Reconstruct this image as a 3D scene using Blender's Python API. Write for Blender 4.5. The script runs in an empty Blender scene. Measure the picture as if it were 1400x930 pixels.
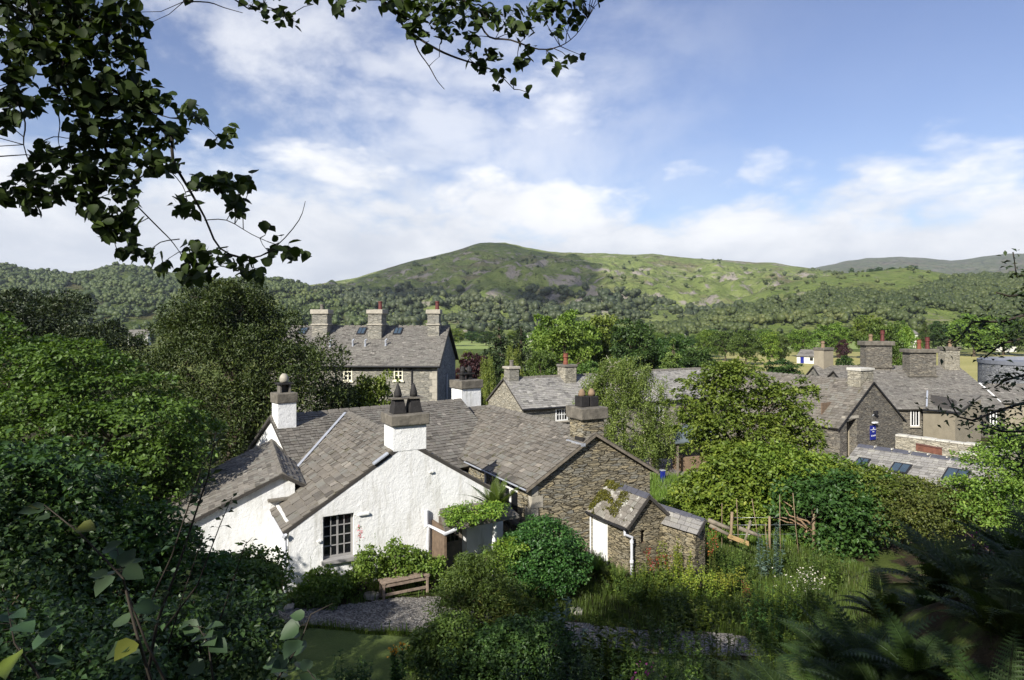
import bpy, math, random
import numpy as np
from mathutils import Vector, Matrix, geometry

random.seed(7)
scene = bpy.context.scene
C = scene.collection
R = math.radians

# ------------------------------------------------------------------ camera, sky, sun, exposure
cam_d = bpy.data.cameras.new("camera")
cam = bpy.data.objects.new("camera", cam_d)
C.objects.link(cam)
cam.location = (0, 0, 0)
cam.rotation_euler = (R(90), 0, 0)
cam_d.sensor_width = 36.0
cam_d.lens = 36.0 * 900 / 1400
cam_d.shift_y = -25.0 / 1400
cam_d.clip_start = 0.05
cam_d.clip_end = 20000
scene.camera = cam

SUN = Vector((-0.42, -0.72, 0.55)).normalized()      # direction towards the sun
SUN_EL = math.asin(SUN.z)
SUN_AZ = math.atan2(SUN.x, SUN.y)                     # clockwise from +Y
sun_d = bpy.data.lights.new("sun", 'SUN')
sun_d.energy = 5.0
sun_d.angle = R(0.5)
sun_d.color = (1.0, 0.955, 0.87)
sun = bpy.data.objects.new("sun", sun_d)
C.objects.link(sun)
sun.rotation_euler = (-SUN).to_track_quat('-Z', 'Y').to_euler()
sun.location = (-30, -30, 40)

scene.view_settings.view_transform = 'Standard'
scene.view_settings.look = 'None'
scene.view_settings.gamma = 1.0
scene.view_settings.use_curve_mapping = False
scene.view_settings.exposure = 0.6
scene.cycles.use_denoising = True
scene.cycles.max_bounces = 6
scene.cycles.diffuse_bounces = 3
scene.cycles.glossy_bounces = 2
scene.cycles.transmission_bounces = 3
scene.cycles.transparent_max_bounces = 6
scene.cycles.volume_bounces = 0
scene.cycles.caustics_reflective = False
scene.cycles.caustics_refractive = False


class NT:
    """small helper to wire shader nodes"""
    def __init__(self, nt):
        self.nt = nt
        self.L = nt.links.new
    def n(self, t, **kw):
        x = self.nt.nodes.new(t)
        for k, v in kw.items():
            setattr(x, k, v)
        return x
    def val(self, sock, v):
        if hasattr(v, 'is_output'):
            self.L(v, sock)
        else:
            sock.default_value = v
    def math(self, op, a, b=0.0, c=None, clamp=False):
        x = self.n('ShaderNodeMath', operation=op, use_clamp=clamp)
        self.val(x.inputs[0], a)
        self.val(x.inputs[1], b)
        if c is not None:
            self.val(x.inputs[2], c)
        return x.outputs[0]
    def mix(self, f, a, b, blend='MIX'):
        x = self.n('ShaderNodeMix', data_type='RGBA', blend_type=blend)
        self.val(x.inputs[0], f)
        self.val(x.inputs[6], a if hasattr(a, 'is_output') else (*a[:3], 1))
        self.val(x.inputs[7], b if hasattr(b, 'is_output') else (*b[:3], 1))
        return x.outputs[2]
    def noise(self, vec, scale, detail=4, rough=0.55, dist=0.0):
        x = self.n('ShaderNodeTexNoise')
        x.inputs['Scale'].default_value = scale
        x.inputs['Detail'].default_value = detail
        x.inputs['Roughness'].default_value = rough
        x.inputs['Distortion'].default_value = dist
        if vec is not None:
            self.L(vec, x.inputs['Vector'])
        return x.outputs['Fac']
    def ramp(self, fac, stops, interp='LINEAR'):
        x = self.n('ShaderNodeValToRGB')
        cr = x.color_ramp
        cr.interpolation = interp
        while len(cr.elements) < len(stops):
            cr.elements.new(0.5)
        for e, (p, c) in zip(cr.elements, stops):
            e.position = p
            e.color = (*c, 1) if len(c) == 3 else c
        self.L(fac, x.inputs[0])
        return x.outputs[0]
    def smooth(self, x, lo, hi):
        m = self.n('ShaderNodeMapRange', interpolation_type='SMOOTHSTEP')
        self.val(m.inputs[0], x)
        self.val(m.inputs[1], lo)
        self.val(m.inputs[2], hi)
        m.inputs[3].default_value = 0
        m.inputs[4].default_value = 1
        return m.outputs[0]
    def scalev(self, vec, s):
        m = self.n('ShaderNodeMapping')
        m.inputs['Scale'].default_value = s
        self.L(vec, m.inputs['Vector'])
        return m.outputs[0]


world = bpy.data.worlds.new("World")
scene.world = world
world.use_nodes = True
W = NT(world.node_tree)
for nd in list(world.node_tree.nodes):
    world.node_tree.nodes.remove(nd)
sky = W.n('ShaderNodeTexSky', sky_type='NISHITA', sun_disc=False)
sky.sun_elevation = SUN_EL
sky.sun_rotation = SUN_AZ
sky.altitude = 100
sky.air_density = 1.0
sky.dust_density = 0.6
sky.ozone_density = 2.6
SKY_STRENGTH = 0.098
bgs = W.n('ShaderNodeBackground')
hs = W.n('ShaderNodeHueSaturation')
hs.inputs['Saturation'].default_value = 0.98
hs.inputs['Hue'].default_value = 0.515
W.L(sky.outputs[0], hs.inputs['Color'])
W.L(hs.outputs[0], bgs.inputs[0])
bgs.inputs[1].default_value = SKY_STRENGTH
tc = W.n('ShaderNodeTexCoord')
sep = W.n('ShaderNodeSeparateXYZ')
W.L(tc.outputs['Generated'], sep.inputs[0])
dx, dy, dz = sep.outputs
den = W.math('ADD', W.math('MAXIMUM', dz, 0.0), 0.10)
comb = W.n('ShaderNodeCombineXYZ')
W.L(W.math('DIVIDE', dx, den), comb.inputs[0])
W.L(W.math('DIVIDE', dy, den), comb.inputs[1])
comb.inputs[2].default_value = 3.7
pv = comb.outputs[0]
# heaped bank of cloud low over the hills: noise in direction space
c2 = W.n('ShaderNodeCombineXYZ')
W.L(W.math('MULTIPLY', dx, 1.0), c2.inputs[0])
W.L(dy, c2.inputs[1])
W.L(W.math('MULTIPLY', dz, 2.2), c2.inputs[2])
nb0 = W.noise(c2.outputs[0], 6.0, 12, 0.6, 0.1)
pf = W.n('ShaderNodeTexVoronoi', feature='F1', normalize=True)
pf.inputs['Scale'].default_value = 9.0
pf.inputs['Detail'].default_value = 3.0
pf.inputs['Roughness'].default_value = 0.55
wv = W.n('ShaderNodeVectorMath', operation='ADD')
W.L(c2.outputs[0], wv.inputs[0])
wn = W.n('ShaderNodeTexNoise'); wn.inputs['Scale'].default_value = 7.0; wn.inputs['Detail'].default_value = 6
W.L(c2.outputs[0], wn.inputs['Vector'])
ws = W.n('ShaderNodeVectorMath', operation='SCALE'); ws.inputs['Scale'].default_value = 0.10
W.L(wn.outputs['Color'], ws.inputs[0]); W.L(ws.outputs[0], wv.inputs[1])
W.L(wv.outputs[0], pf.inputs['Vector'])
puff = W.math('SUBTRACT', 1.02, W.math('MULTIPLY', pf.outputs['Distance'], 1.25))
nb = W.math('ADD', W.math('MULTIPLY', nb0, 0.5), W.math("MULTIPLY_ADD", puff, 0.5, -0.135))
wav = W.noise(c2.outputs[0], 1.7, 3, 0.5)
top = W.math('ADD', 0.185, W.math('MULTIPLY', W.math('SUBTRACT', wav, 0.5), 0.30))
top = W.math('ADD', top, W.math('MULTIPLY', W.math('MAXIMUM', W.math('MULTIPLY', dx, -1.0), 0.0), 0.06))
hgt = W.math('SUBTRACT', top, dz)                     # > 0 inside the bank
bank = W.smooth(W.math('ADD', W.math('MULTIPLY', hgt, 3.2), W.math('SUBTRACT', nb, 0.5)), -0.10, 0.16)
# thin high cloud, mostly over the left half
nw = W.noise(W.scalev(c2.outputs[0], (1.0, 1.0, 0.62)), 4.2, 12, 0.60, 0.15)
nw2 = W.noise(c2.outputs[0], 1.3, 3, 0.5, 0.2)
side = W.smooth(dx, 0.42, -0.18)
elev = W.smooth(dz, 0.62, 0.28)
wis = W.math('MULTIPLY', W.smooth(W.math('ADD', nw, W.math('MULTIPLY', nw2, 0.35)), 0.60, 0.86),
             W.math('ADD', 0.02, W.math("MULTIPLY", side, 0.75)), clamp=True)
wis = W.math('MULTIPLY', wis, W.math('ADD', 0.35, W.math('MULTIPLY', elev, 0.65)))
# one bright cumulus right of centre, top
world.cycles.sampling_method = 'MANUAL'
world.cycles.sample_map_resolution = 256
def blob(ex, ey, ez, rad, soft):
    v = W.n('ShaderNodeVectorMath', operation='DISTANCE')
    W.L(tc.outputs['Generated'], v.inputs[0])
    q = Vector((ex, ey, ez)).normalized()
    v.inputs[1].default_value = q
    d = W.math('ADD', v.outputs['Value'], W.math('MULTIPLY', W.math('SUBTRACT', nb, 0.5), -soft))
    return W.smooth(d, rad, rad * 0.15)
bl = W.math('MULTIPLY', blob(0.085, 1, 0.335, 0.13, 0.36), 0.8)
bl2 = W.math('MULTIPLY', blob(-0.12, 1, 0.29, 0.22, 0.6), 0.6)
dens = W.math('MAXIMUM', W.math('MAXIMUM', bank, wis), W.math('MAXIMUM', bl, bl2))
dens = W.math('MULTIPLY', dens, 0.97)
lit = W.noise(c2.outputs[0], 4.2, 6, 0.6, 0.3)
shade = W.smooth(W.math('ADD', W.math('MULTIPLY', hgt, -1.3), W.math('ADD', W.math('MULTIPLY', lit, 0.6), W.math('MULTIPLY', nb, 0.4))), 0.20, 0.56)
ccol = W.mix(shade, (0.62, 0.655, 0.725), (1.0, 1.0, 1.0))
bgc = W.n('ShaderNodeBackground')
W.L(ccol, bgc.inputs[0])
bgc.inputs[1].default_value = 0.80
mxs = W.n('ShaderNodeMixShader')
W.L(dens, mxs.inputs[0])
W.L(bgs.outputs[0], mxs.inputs[1])
W.L(bgc.outputs[0], mxs.inputs[2])
wo = W.n('ShaderNodeOutputWorld')
W.L(mxs.outputs[0], wo.inputs[0])


# ------------------------------------------------------------------ helpers
def P(px, py, Y):
    """a point on the view ray of photo position (px, py), Y metres ahead"""
    return Vector(((px - 700) / 900 * Y, Y, -(py - 440) / 900 * Y))


def tag(o, label=None, cat=None, group=None, kind=None):
    if label: o['label'] = label
    if cat: o['category'] = cat
    if group: o['group'] = group
    if kind: o['kind'] = kind
    return o


def thing(name, label, cat, loc=(0, 0, 0), group=None, rz=0.0, sc=(1, 1, 1)):
    o = bpy.data.objects.new(name, None)
    C.objects.link(o)
    o.location = loc
    o.rotation_euler = (0, 0, rz)
    o.scale = sc
    o.empty_display_size = 0.2
    return tag(o, label, cat, group)


def adopt(o, parent, world=True):
    o.parent = parent
    if world:
        root = parent
        loc = Vector(root.location)
        o.matrix_parent_inverse = Matrix.Translation(-loc) if root.parent is None else Matrix.Identity(4)


class Fr:
    """a plan frame: t runs along v (right, away), s along u (away, left)"""
    def __init__(self, x, y, ang):
        self.o = Vector((x, y, 0))
        self.v = Vector((math.cos(ang), math.sin(ang), 0))
        self.u = Vector((-math.sin(ang), math.cos(ang), 0))
    def __call__(self, t, s, z):
        return self.o + self.v * t + self.u * s + Vector((0, 0, z))
    def at(self, px, py, s):
        """(t, z) where the view ray of (px, py) meets the plane s"""
        k = (px - 700) / 900
        # o.x + v.x t + u.x s = k (o.y + v.y t + u.y s)
        t = (k * (self.o.y + self.u.y * s) - self.o.x - self.u.x * s) / (self.v.x - k * self.v.y)
        Y = self.o.y + self.v.y * t + self.u.y * s
        return t, -(py - 440) / 900 * Y


class MB:
    def __init__(self):
        self.v, self.f, self.r = [], [], []
    def poly(self, pts, r=0.5):
        i = len(self.v)
        self.v += [tuple(p) for p in pts]
        self.f.append(tuple(range(i, i + len(pts))))
        self.r.append(r)
    def hexa(self, b, t, r=0.5):
        """b, t: 4 bottom and 4 top corners, counter-clockwise seen from above"""
        i = len(self.v)
        self.v += [tuple(p) for p in b] + [tuple(p) for p in t]
        for q in ((3, 2, 1, 0), (4, 5, 6, 7), (0, 1, 5, 4), (1, 2, 6, 5), (2, 3, 7, 6), (3, 0, 4, 7)):
            self.f.append(tuple(i + k for k in q))
            self.r.append(r)
    def box(self, fr, t0, t1, s0, s1, z0, z1, r=0.5):
        c = [(t0, s0), (t1, s0), (t1, s1), (t0, s1)]
        self.hexa([fr(a, b, z0) for a, b in c], [fr(a, b, z1) for a, b in c], r)
    def prism(self, pts, vec, r=0.5):
        vec = Vector(vec)
        q = [Vector(p) + vec for p in pts]
        i = len(self.v)
        n = len(pts)
        self.v += [tuple(p) for p in pts] + [tuple(p) for p in q]
        self.f.append(tuple(range(i, i + n)))
        self.f.append(tuple(range(i + 2 * n - 1, i + n - 1, -1)))
        for k in range(n):
            self.f.append((i + k, i + n + k, i + n + (k + 1) % n, i + (k + 1) % n))
        self.r += [r] * (n + 2)
    def tube(self, pts, rad, n=7, r=0.5, cap=True):
        pts = [Vector(p) for p in pts]
        if not hasattr(rad, '__len__'):
            rad = [rad] * len(pts)
        rings = []
        up = Vector((0.13, 0.21, 1)).normalized()
        for k, p in enumerate(pts):
            d = (pts[min(k + 1, len(pts) - 1)] - pts[max(k - 1, 0)])
            d = d.normalized() if d.length > 1e-9 else Vector((0, 0, 1))
            a = d.cross(up)
            if a.length < 0.05:
                a = d.cross(Vector((1, 0.1, 0)))
            a.normalize()
            b = d.cross(a)
            i = len(self.v)
            for j in range(n):
                th = 2 * math.pi * j / n
                self.v.append(tuple(p + (a * math.cos(th) + b * math.sin(th)) * rad[k]))
            rings.append(i)
        for i0, i1 in zip(rings, rings[1:]):
            for j in range(n):
                self.f.append((i0 + j, i0 + (j + 1) % n, i1 + (j + 1) % n, i1 + j))
                self.r.append(r)
        if cap:
            self.f.append(tuple(rings[0] + j for j in range(n - 1, -1, -1)))
            self.f.append(tuple(rings[-1] + j for j in range(n)))
            self.r += [r, r]
    def lathe(self, c, prof, n=12, r=0.5):
        c = Vector(c)
        rings = []
        for rad, z in prof:
            rings.append(len(self.v))
            for j in range(n):
                th = 2 * math.pi * j / n
                self.v.append((c.x + rad * math.cos(th), c.y + rad * math.sin(th), c.z + z))
        for i0, i1 in zip(rings, rings[1:]):
            for j in range(n):
                self.f.append((i0 + j, i0 + (j + 1) % n, i1 + (j + 1) % n, i1 + j))
                self.r.append(r)
        self.f.append(tuple(rings[0] + j for j in range(n - 1, -1, -1)))
        self.f.append(tuple(rings[-1] + j for j in range(n)))
        self.r += [r, r]
    def panel(self, o, ax, ay, outer, holes=(), depth=0.3, r=0.5):
        """flat wall outline (2-D, counter-clockwise) with holes, extruded inwards"""
        o = Vector(o)
        ax, ay = Vector(ax), Vector(ay)
        nrm = ax.cross(ay)
        loops = [list(outer)] + [list(h) for h in holes]
        flat = [p for lp in loops for p in lp]
        tris = geometry.tessellate_polygon([[Vector((a, b, 0)) for a, b in lp] for lp in loops])
        to3 = lambda p, dd: o + ax * p[0] + ay * p[1] - nrm * dd
        for tr in tris:
            p = [flat[k] for k in tr]
            ar = (p[1][0] - p[0][0]) * (p[2][1] - p[0][1]) - (p[2][0] - p[0][0]) * (p[1][1] - p[0][1])
            if ar < 0:
                p = p[::-1]
            self.poly([to3(q, 0) for q in p], r)
            self.poly([to3(q, depth) for q in p[::-1]], r)
        for lp in loops:
            for k in range(len(lp)):
                a, b = lp[k], lp[(k + 1) % len(lp)]
                self.poly([to3(a, 0), to3(a, depth), to3(b, depth), to3(b, 0)], r)
    def build(self, name, mat, parent=None, smooth=False, bevel=0.0, world=True):
        me = bpy.data.meshes.new(name)
        me.from_pydata(self.v, [], self.f)
        at = me.attributes.new('rnd', 'FLOAT', 'FACE')
        at.data.foreach_set('value', np.array(self.r, dtype=np.float32))
        if smooth:
            me.polygons.foreach_set('use_smooth', [True] * len(me.polygons))
        me.materials.append(mat)
        o = bpy.data.objects.new(name, me)
        C.objects.link(o)
        if parent is not None:
            adopt(o, parent, world)
        if bevel:
            m = o.modifiers.new('bevel', 'BEVEL')
            m.width = bevel
            m.segments = 2
            m.limit_method = 'ANGLE'
        return o


def np_mesh(name, V, Fc, rnd=None, mat=None, smooth=False):
    V = np.asarray(V, dtype=np.float32)
    Fc = np.asarray(Fc, dtype=np.int32)
    k = Fc.shape[1]
    me = bpy.data.meshes.new(name)
    me.vertices.add(len(V))
    me.vertices.foreach_set('co', V.ravel())
    me.loops.add(Fc.size)
    me.loops.foreach_set('vertex_index', Fc.ravel())
    me.polygons.add(len(Fc))
    me.polygons.foreach_set('loop_start', np.arange(0, Fc.size, k, dtype=np.int32))
    if smooth:
        me.polygons.foreach_set('use_smooth', np.ones(len(Fc), dtype=bool))
    me.update(calc_edges=True)
    if rnd is not None:
        at = me.attributes.new('rnd', 'FLOAT', 'FACE')
        at.data.foreach_set('value', np.asarray(rnd, dtype=np.float32))
    if mat is not None:
        me.materials.append(mat)
    return me


def link(name, me, parent=None, world=True):
    o = bpy.data.objects.new(name, me)
    C.objects.link(o)
    if parent is not None:
        adopt(o, parent, world)
    return o


def nz(a):
    return a / np.maximum(np.linalg.norm(a, axis=-1, keepdims=True), 1e-9)


# smooth value noise for terrain
def _hash(ix, iy, seed):
    h = np.sin(ix * 127.1 + iy * 311.7 + seed * 74.7) * 43758.5453
    return h - np.floor(h)
def vnoise(x, y, seed=0):
    ix, iy = np.floor(x), np.floor(y)
    fx, fy = x - ix, y - iy
    fx = fx * fx * (3 - 2 * fx)
    fy = fy * fy * (3 - 2 * fy)
    a = _hash(ix, iy, seed); b = _hash(ix + 1, iy, seed)
    c = _hash(ix, iy + 1, seed); d = _hash(ix + 1, iy + 1, seed)
    return (a * (1 - fx) + b * fx) * (1 - fy) + (c * (1 - fx) + d * fx) * fy
def fbm(x, y, seed=0, oct=4):
    s, a, t = 0, 0.5, 0
    for k in range(oct):
        s = s + a * vnoise(x * 2 ** k, y * 2 ** k, seed + k)
        t += a
        a *= 0.5
    return s / t
def sstep(x, a, b):
    t = np.clip((np.asarray(x, dtype=float) - a) / (b - a), 0, 1)
    return t * t * (3 - 2 * t)


# ------------------------------------------------------------------ materials
def mat(name, build):
    m = bpy.data.materials.new(name)
    m.use_nodes = True
    T = NT(m.node_tree)
    bs = m.node_tree.nodes['Principled BSDF']
    build(T, bs)
    return m


def obj_vec(T):
    return T.n('ShaderNodeTexCoord').outputs['Object']


def attr(T, name='rnd'):
    a = T.n('ShaderNodeAttribute')
    a.attribute_name = name
    return a.outputs['Fac']


def bump(T, bs, h, strength=0.5, dist=0.02):
    b = T.n('ShaderNodeBump')
    b.inputs['Strength'].default_value = strength
    b.inputs['Distance'].default_value = dist
    T.L(h, b.inputs['Height'])
    T.L(b.outputs[0], bs.inputs['Normal'])


def simple(name, c, rough=0.6, metal=0.0, var=0.25, sc=6.0, bmp=0.15, spec=0.4):
    def f(T, bs):
        v = obj_vec(T)
        n = T.noise(v, sc, 6, 0.6)
        k = 1 - var
        k2 = 1 + var * 0.7
        T.L(T.ramp(n, [(0.25, tuple(x * k for x in c)), (0.75, tuple(min(1, x * k2) for x in c))]), bs.inputs['Base Color'])
        bs.inputs['Roughness'].default_value = rough
        bs.inputs['Metallic'].default_value = metal
        bs.inputs['Specular IOR Level'].default_value = spec
        if bmp:
            bump(T, bs, T.noise(v, sc * 4, 4), bmp, 0.02)
    return mat(name, f)


def whitewash(name):
    def f(T, bs):
        v = obj_vec(T)
        n1 = T.noise(v, 7.5, 5, 0.6)
        n2 = T.noise(v, 30.0, 4, 0.65)
        big = T.noise(v, 0.9, 4, 0.6)
        st = T.noise(T.scalev(v, (2.5, 2.5, 0.35)), 2.0, 5, 0.6)
        col = T.mix(T.smooth(big, 0.35, 0.75), (0.80, 0.80, 0.785), (0.71, 0.71, 0.69))
        col = T.mix(T.math('MULTIPLY', T.smooth(st, 0.48, 0.70), 0.6), col, (0.48, 0.47, 0.42))
        col = T.mix(T.math('MULTIPLY', T.smooth(n2, 0.62, 0.8), 0.25), col, (0.5, 0.49, 0.45))
        # damp green tide line just above the garden soil
        z = T.n('ShaderNodeSeparateXYZ')
        g = T.n('ShaderNodeNewGeometry')
        T.L(g.outputs['Position'], z.inputs[0])
        damp = T.math('ADD', z.outputs[2], T.math('MULTIPLY', T.math('SUBTRACT', n1, 0.5), 0.9))
        col = T.mix(T.math('MULTIPLY', T.smooth(damp, -6.9, -7.5), 0.55), col, (0.33, 0.36, 0.22))
        T.L(col, bs.inputs['Base Color'])
        bs.inputs['Roughness'].default_value = 0.9
        bs.inputs['Specular IOR Level'].default_value = 0.15
        h = T.math('ADD', T.math('MULTIPLY', n1, 1.0), T.math('MULTIPLY', n2, 0.35))
        bump(T, bs, h, 0.5, 0.045)
    return mat(name, f)


def rubble(name, cols, mortar, sx=3.2, sz=9.0, strength=1.0):
    def f(T, bs):
        v = obj_vec(T)
        wob = T.n('ShaderNodeTexNoise')
        wob.inputs['Scale'].default_value = 2.2
        wob.inputs['Detail'].default_value = 3
        T.L(v, wob.inputs['Vector'])
        add = T.n('ShaderNodeVectorMath', operation='MULTIPLY_ADD')
        T.L(wob.outputs['Color'], add.inputs[0])
        add.inputs[1].default_value = (0.22, 0.22, 0.16)
        T.L(v, add.inputs[2])
        sv = T.scalev(add.outputs[0], (sx, sx, sz))
        vo = T.n('ShaderNodeTexVoronoi', feature='F1')
        T.L(sv, vo.inputs['Vector'])
        vo.inputs['Scale'].default_value = 1.0
        ve = T.n('ShaderNodeTexVoronoi', feature='DISTANCE_TO_EDGE')
        T.L(sv, ve.inputs['Vector'])
        ve.inputs['Scale'].default_value = 1.0
        s = T.n('ShaderNodeSeparateColor')
        T.L(vo.outputs['Color'], s.inputs[0])
        n = len(cols)
        base = T.ramp(s.outputs[0], [((k + 0.5) / n, c) for k, c in enumerate(cols)])
        fine = T.noise(v, 14, 5, 0.65)
        base = T.mix(0.7, base, T.ramp(fine, [(0.3, (0.45, 0.45, 0.45)), (0.7, (1.25, 1.22, 1.15))]), 'MULTIPLY')
        lich = T.noise(v, 3.1, 6, 0.7)
        base = T.mix(T.math('MULTIPLY', T.smooth(lich, 0.58, 0.72), 0.5), base, (0.42, 0.40, 0.32))
        e = T.smooth(ve.outputs['Distance'], 0.0, 0.085)
        T.L(T.mix(e, mortar, base), bs.inputs['Base Color'])
        bs.inputs['Roughness'].default_value = 0.9
        bs.inputs['Specular IOR Level'].default_value = 0.2
        hgt = T.math('ADD', T.math('MULTIPLY', e, T.math('ADD', 0.6, T.math('MULTIPLY', s.outputs[1], 0.5))), T.math('MULTIPLY', fine, 0.3))
        bump(T, bs, hgt, strength, 0.07)
    return mat(name, f)


def slate(name, tone=1.0, warm=0.5, lichen=0.35, moss=0.15, lsc=6.5):
    def f(T, bs):
        v = obj_vec(T)
        r = attr(T)
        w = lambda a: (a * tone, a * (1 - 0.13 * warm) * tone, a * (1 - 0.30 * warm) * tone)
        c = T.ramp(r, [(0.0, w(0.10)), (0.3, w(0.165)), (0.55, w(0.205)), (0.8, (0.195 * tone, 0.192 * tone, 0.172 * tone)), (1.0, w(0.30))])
        big = T.noise(v, 0.8, 5, 0.6)
        c = T.mix(0.6, c, T.ramp(big, [(0.3, (0.75, 0.74, 0.72)), (0.7, (1.2, 1.16, 1.08))]), 'MULTIPLY')
        fine = T.noise(v, 22, 5, 0.7)
        c = T.mix(0.6, c, T.ramp(fine, [(0.3, (0.6, 0.6, 0.6)), (0.7, (1.3, 1.3, 1.28))]), 'MULTIPLY')
        li = T.noise(v, lsc, 9, 0.75)
        c = T.mix(T.math('MULTIPLY', T.smooth(li, 0.60 if lsc > 5 else 0.53, 0.70 if lsc > 5 else 0.60), lichen), c, (0.46, 0.45, 0.40))
        mo = T.math('ADD', T.noise(v, 2.4, 6, 0.7), T.math('MULTIPLY', T.noise(v, 13, 3, 0.6), 0.3))
        c = T.mix(T.math('MULTIPLY', T.smooth(mo, 0.74, 0.84), moss * 2), c, (0.07, 0.065, 0.022))
        T.L(c, bs.inputs['Base Color'])
        bs.inputs['Roughness'].default_value = 0.72
        bs.inputs['Specular IOR Level'].default_value = 0.3
        bump(T, bs, T.math('ADD', fine, T.math('MULTIPLY', li, 0.6)), 0.45, 0.015)
    return mat(name, f)


def leafmat(name, c1, c2, c3=None, transl=0.30, rough=0.5, spec=0.35, tcol=None, k=1.0):
    c1, c2, c3 = [None if c is None else (c[0] * k * 1.08, c[1] * k, c[2] * k * 0.95) for c in (c1, c2, c3)]
    def f(T, bs):
        r = attr(T)
        oi = T.n('ShaderNodeObjectInfo').outputs['Random']
        st = [(0.05, c1), (0.75, c2)] + ([(0.98, c3)] if c3 else [])
        c = T.ramp(r, st)
        hv = T.n('ShaderNodeHueSaturation')
        T.L(c, hv.inputs['Color'])
        T.L(T.math('ADD', 0.82, T.math('MULTIPLY', oi, 0.36)), hv.inputs['Value'])
        T.L(T.math('ADD', 0.485, T.math('MULTIPLY', oi, 0.03)), hv.inputs['Hue'])
        c = hv.outputs[0]
        T.L(c, bs.inputs['Base Color'])
        bs.inputs['Roughness'].default_value = rough
        bs.inputs['Specular IOR Level'].default_value = spec
        if transl:
            tr = T.n('ShaderNodeBsdfTranslucent')
            T.L(T.mix(1.0, c, tcol or (1.35, 1.45, 0.55), 'MULTIPLY'), tr.inputs['Color'])
            mx = T.n('ShaderNodeMixShader')
            mx.inputs[0].default_value = transl
            T.L(bs.outputs[0], mx.inputs[1])
            T.L(tr.outputs[0], mx.inputs[2])
            out = [x for x in T.nt.nodes if x.type == 'OUTPUT_MATERIAL'][0]
            T.L(mx.outputs[0], out.inputs[0])
    return mat(name, f)


M = {}
M['white'] = whitewash('whitewashed_roughcast')
M['rubble'] = rubble('brown_rubble_stone', [(0.18, 0.16, 0.115), (0.33, 0.285, 0.19), (0.25, 0.235, 0.19), (0.40, 0.335, 0.21), (0.22, 0.215, 0.19), (0.31, 0.28, 0.21)], (0.07, 0.058, 0.04), 2.9, 15.0, 0.9)
M['rubble_small'] = rubble('ochre_rubble_stone', [(0.16, 0.14, 0.095), (0.29, 0.25, 0.17), (0.23, 0.21, 0.16), (0.34, 0.29, 0.19)], (0.06, 0.05, 0.034), 3.4, 17.0, 0.9)
M['rubble_grey'] = rubble('grey_rubble_stone', [(0.20, 0.195, 0.175), (0.31, 0.295, 0.25), (0.245, 0.24, 0.22), (0.36, 0.34, 0.29)], (0.17, 0.16, 0.13), 2.9, 13.0, 0.6)
M['rubble_dark'] = rubble('dark_slate_stone', [(0.13, 0.12, 0.105), (0.21, 0.19, 0.16), (0.16, 0.155, 0.14), (0.26, 0.235, 0.19)], (0.08, 0.072, 0.06), 2.7, 15.0, 0.7)
M['rubble_pale'] = rubble('pale_wall_stone', [(0.27, 0.25, 0.20), (0.38, 0.35, 0.28), (0.31, 0.295, 0.25), (0.44, 0.41, 0.33)], (0.17, 0.155, 0.12), 3.0, 14.0, 0.7)
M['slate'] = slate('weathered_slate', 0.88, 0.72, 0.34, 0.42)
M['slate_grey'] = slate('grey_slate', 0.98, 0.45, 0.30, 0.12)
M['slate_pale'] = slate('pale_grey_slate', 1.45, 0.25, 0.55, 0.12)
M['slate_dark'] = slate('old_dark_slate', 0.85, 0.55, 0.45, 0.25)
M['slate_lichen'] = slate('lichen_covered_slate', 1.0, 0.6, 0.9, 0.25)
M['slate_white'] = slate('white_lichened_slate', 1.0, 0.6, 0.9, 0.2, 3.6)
M['under'] = simple('roof_underside', (0.05, 0.045, 0.04), 0.9)
M['ridge'] = simple('ridge_stone', (0.145, 0.132, 0.112), 0.9, var=0.4, sc=5, bmp=0.5)
M['ridge_blue'] = simple('blue_grey_ridge_tile', (0.075, 0.077, 0.095), 0.6, var=0.3, sc=5)
M['lead'] = simple('lead_flashing', (0.42, 0.44, 0.48), 0.45, 0.3, var=0.2)
M['cap'] = simple('chimney_cap_stone', (0.145, 0.13, 0.105), 0.95, var=0.55, sc=4, bmp=0.9)
M['quoin'] = simple('dressed_pale_stone', (0.36, 0.33, 0.27), 0.9, var=0.3, sc=5, bmp=0.4)
M['paint'] = simple('white_paint', (0.74, 0.74, 0.72), 0.45, var=0.12, sc=3)
M['cream'] = simple('cream_paint', (0.72, 0.68, 0.52), 0.5, var=0.1, sc=3)
M['greyframe'] = simple('grey_painted_timber', (0.30, 0.29, 0.28), 0.6, var=0.2)
M['pipe'] = simple('white_rainwater_pipe', (0.62, 0.63, 0.66), 0.45, var=0.2)
M['blackpipe'] = simple('black_iron_pipe', (0.02, 0.02, 0.022), 0.5, var=0.3)
M['black'] = simple('sooty_black_slate', (0.022, 0.02, 0.019), 0.75, var=0.5, sc=5, bmp=0.6)
M['terracotta'] = simple('terracotta', (0.19, 0.065, 0.038), 0.8, var=0.3, sc=6)
M['buffpot'] = simple('buff_clay', (0.21, 0.145, 0.09), 0.85, var=0.3, sc=6)
M['rusty'] = simple('rusty_brick', (0.15, 0.062, 0.04), 0.9, var=0.4, sc=6)
M['darkred'] = simple('dark_red_clay', (0.11, 0.028, 0.024), 0.6, var=0.3, sc=6)
M['render'] = simple('beige_render', (0.28, 0.245, 0.18), 0.95, var=0.18, sc=2.0, bmp=0.25)
M['glass'] = simple('dark_window_glass', (0.010, 0.011, 0.013), 0.08, var=0.3, sc=2, bmp=0.0, spec=0.5)
M['skyglass'] = simple('skylight_glass', (0.05, 0.075, 0.10), 0.10, var=0.3, sc=2, bmp=0.0, spec=0.8)
M['bench'] = simple('weathered_bench_timber', (0.25, 0.19, 0.145), 0.8, var=0.4, sc=9, bmp=0.5)
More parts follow.
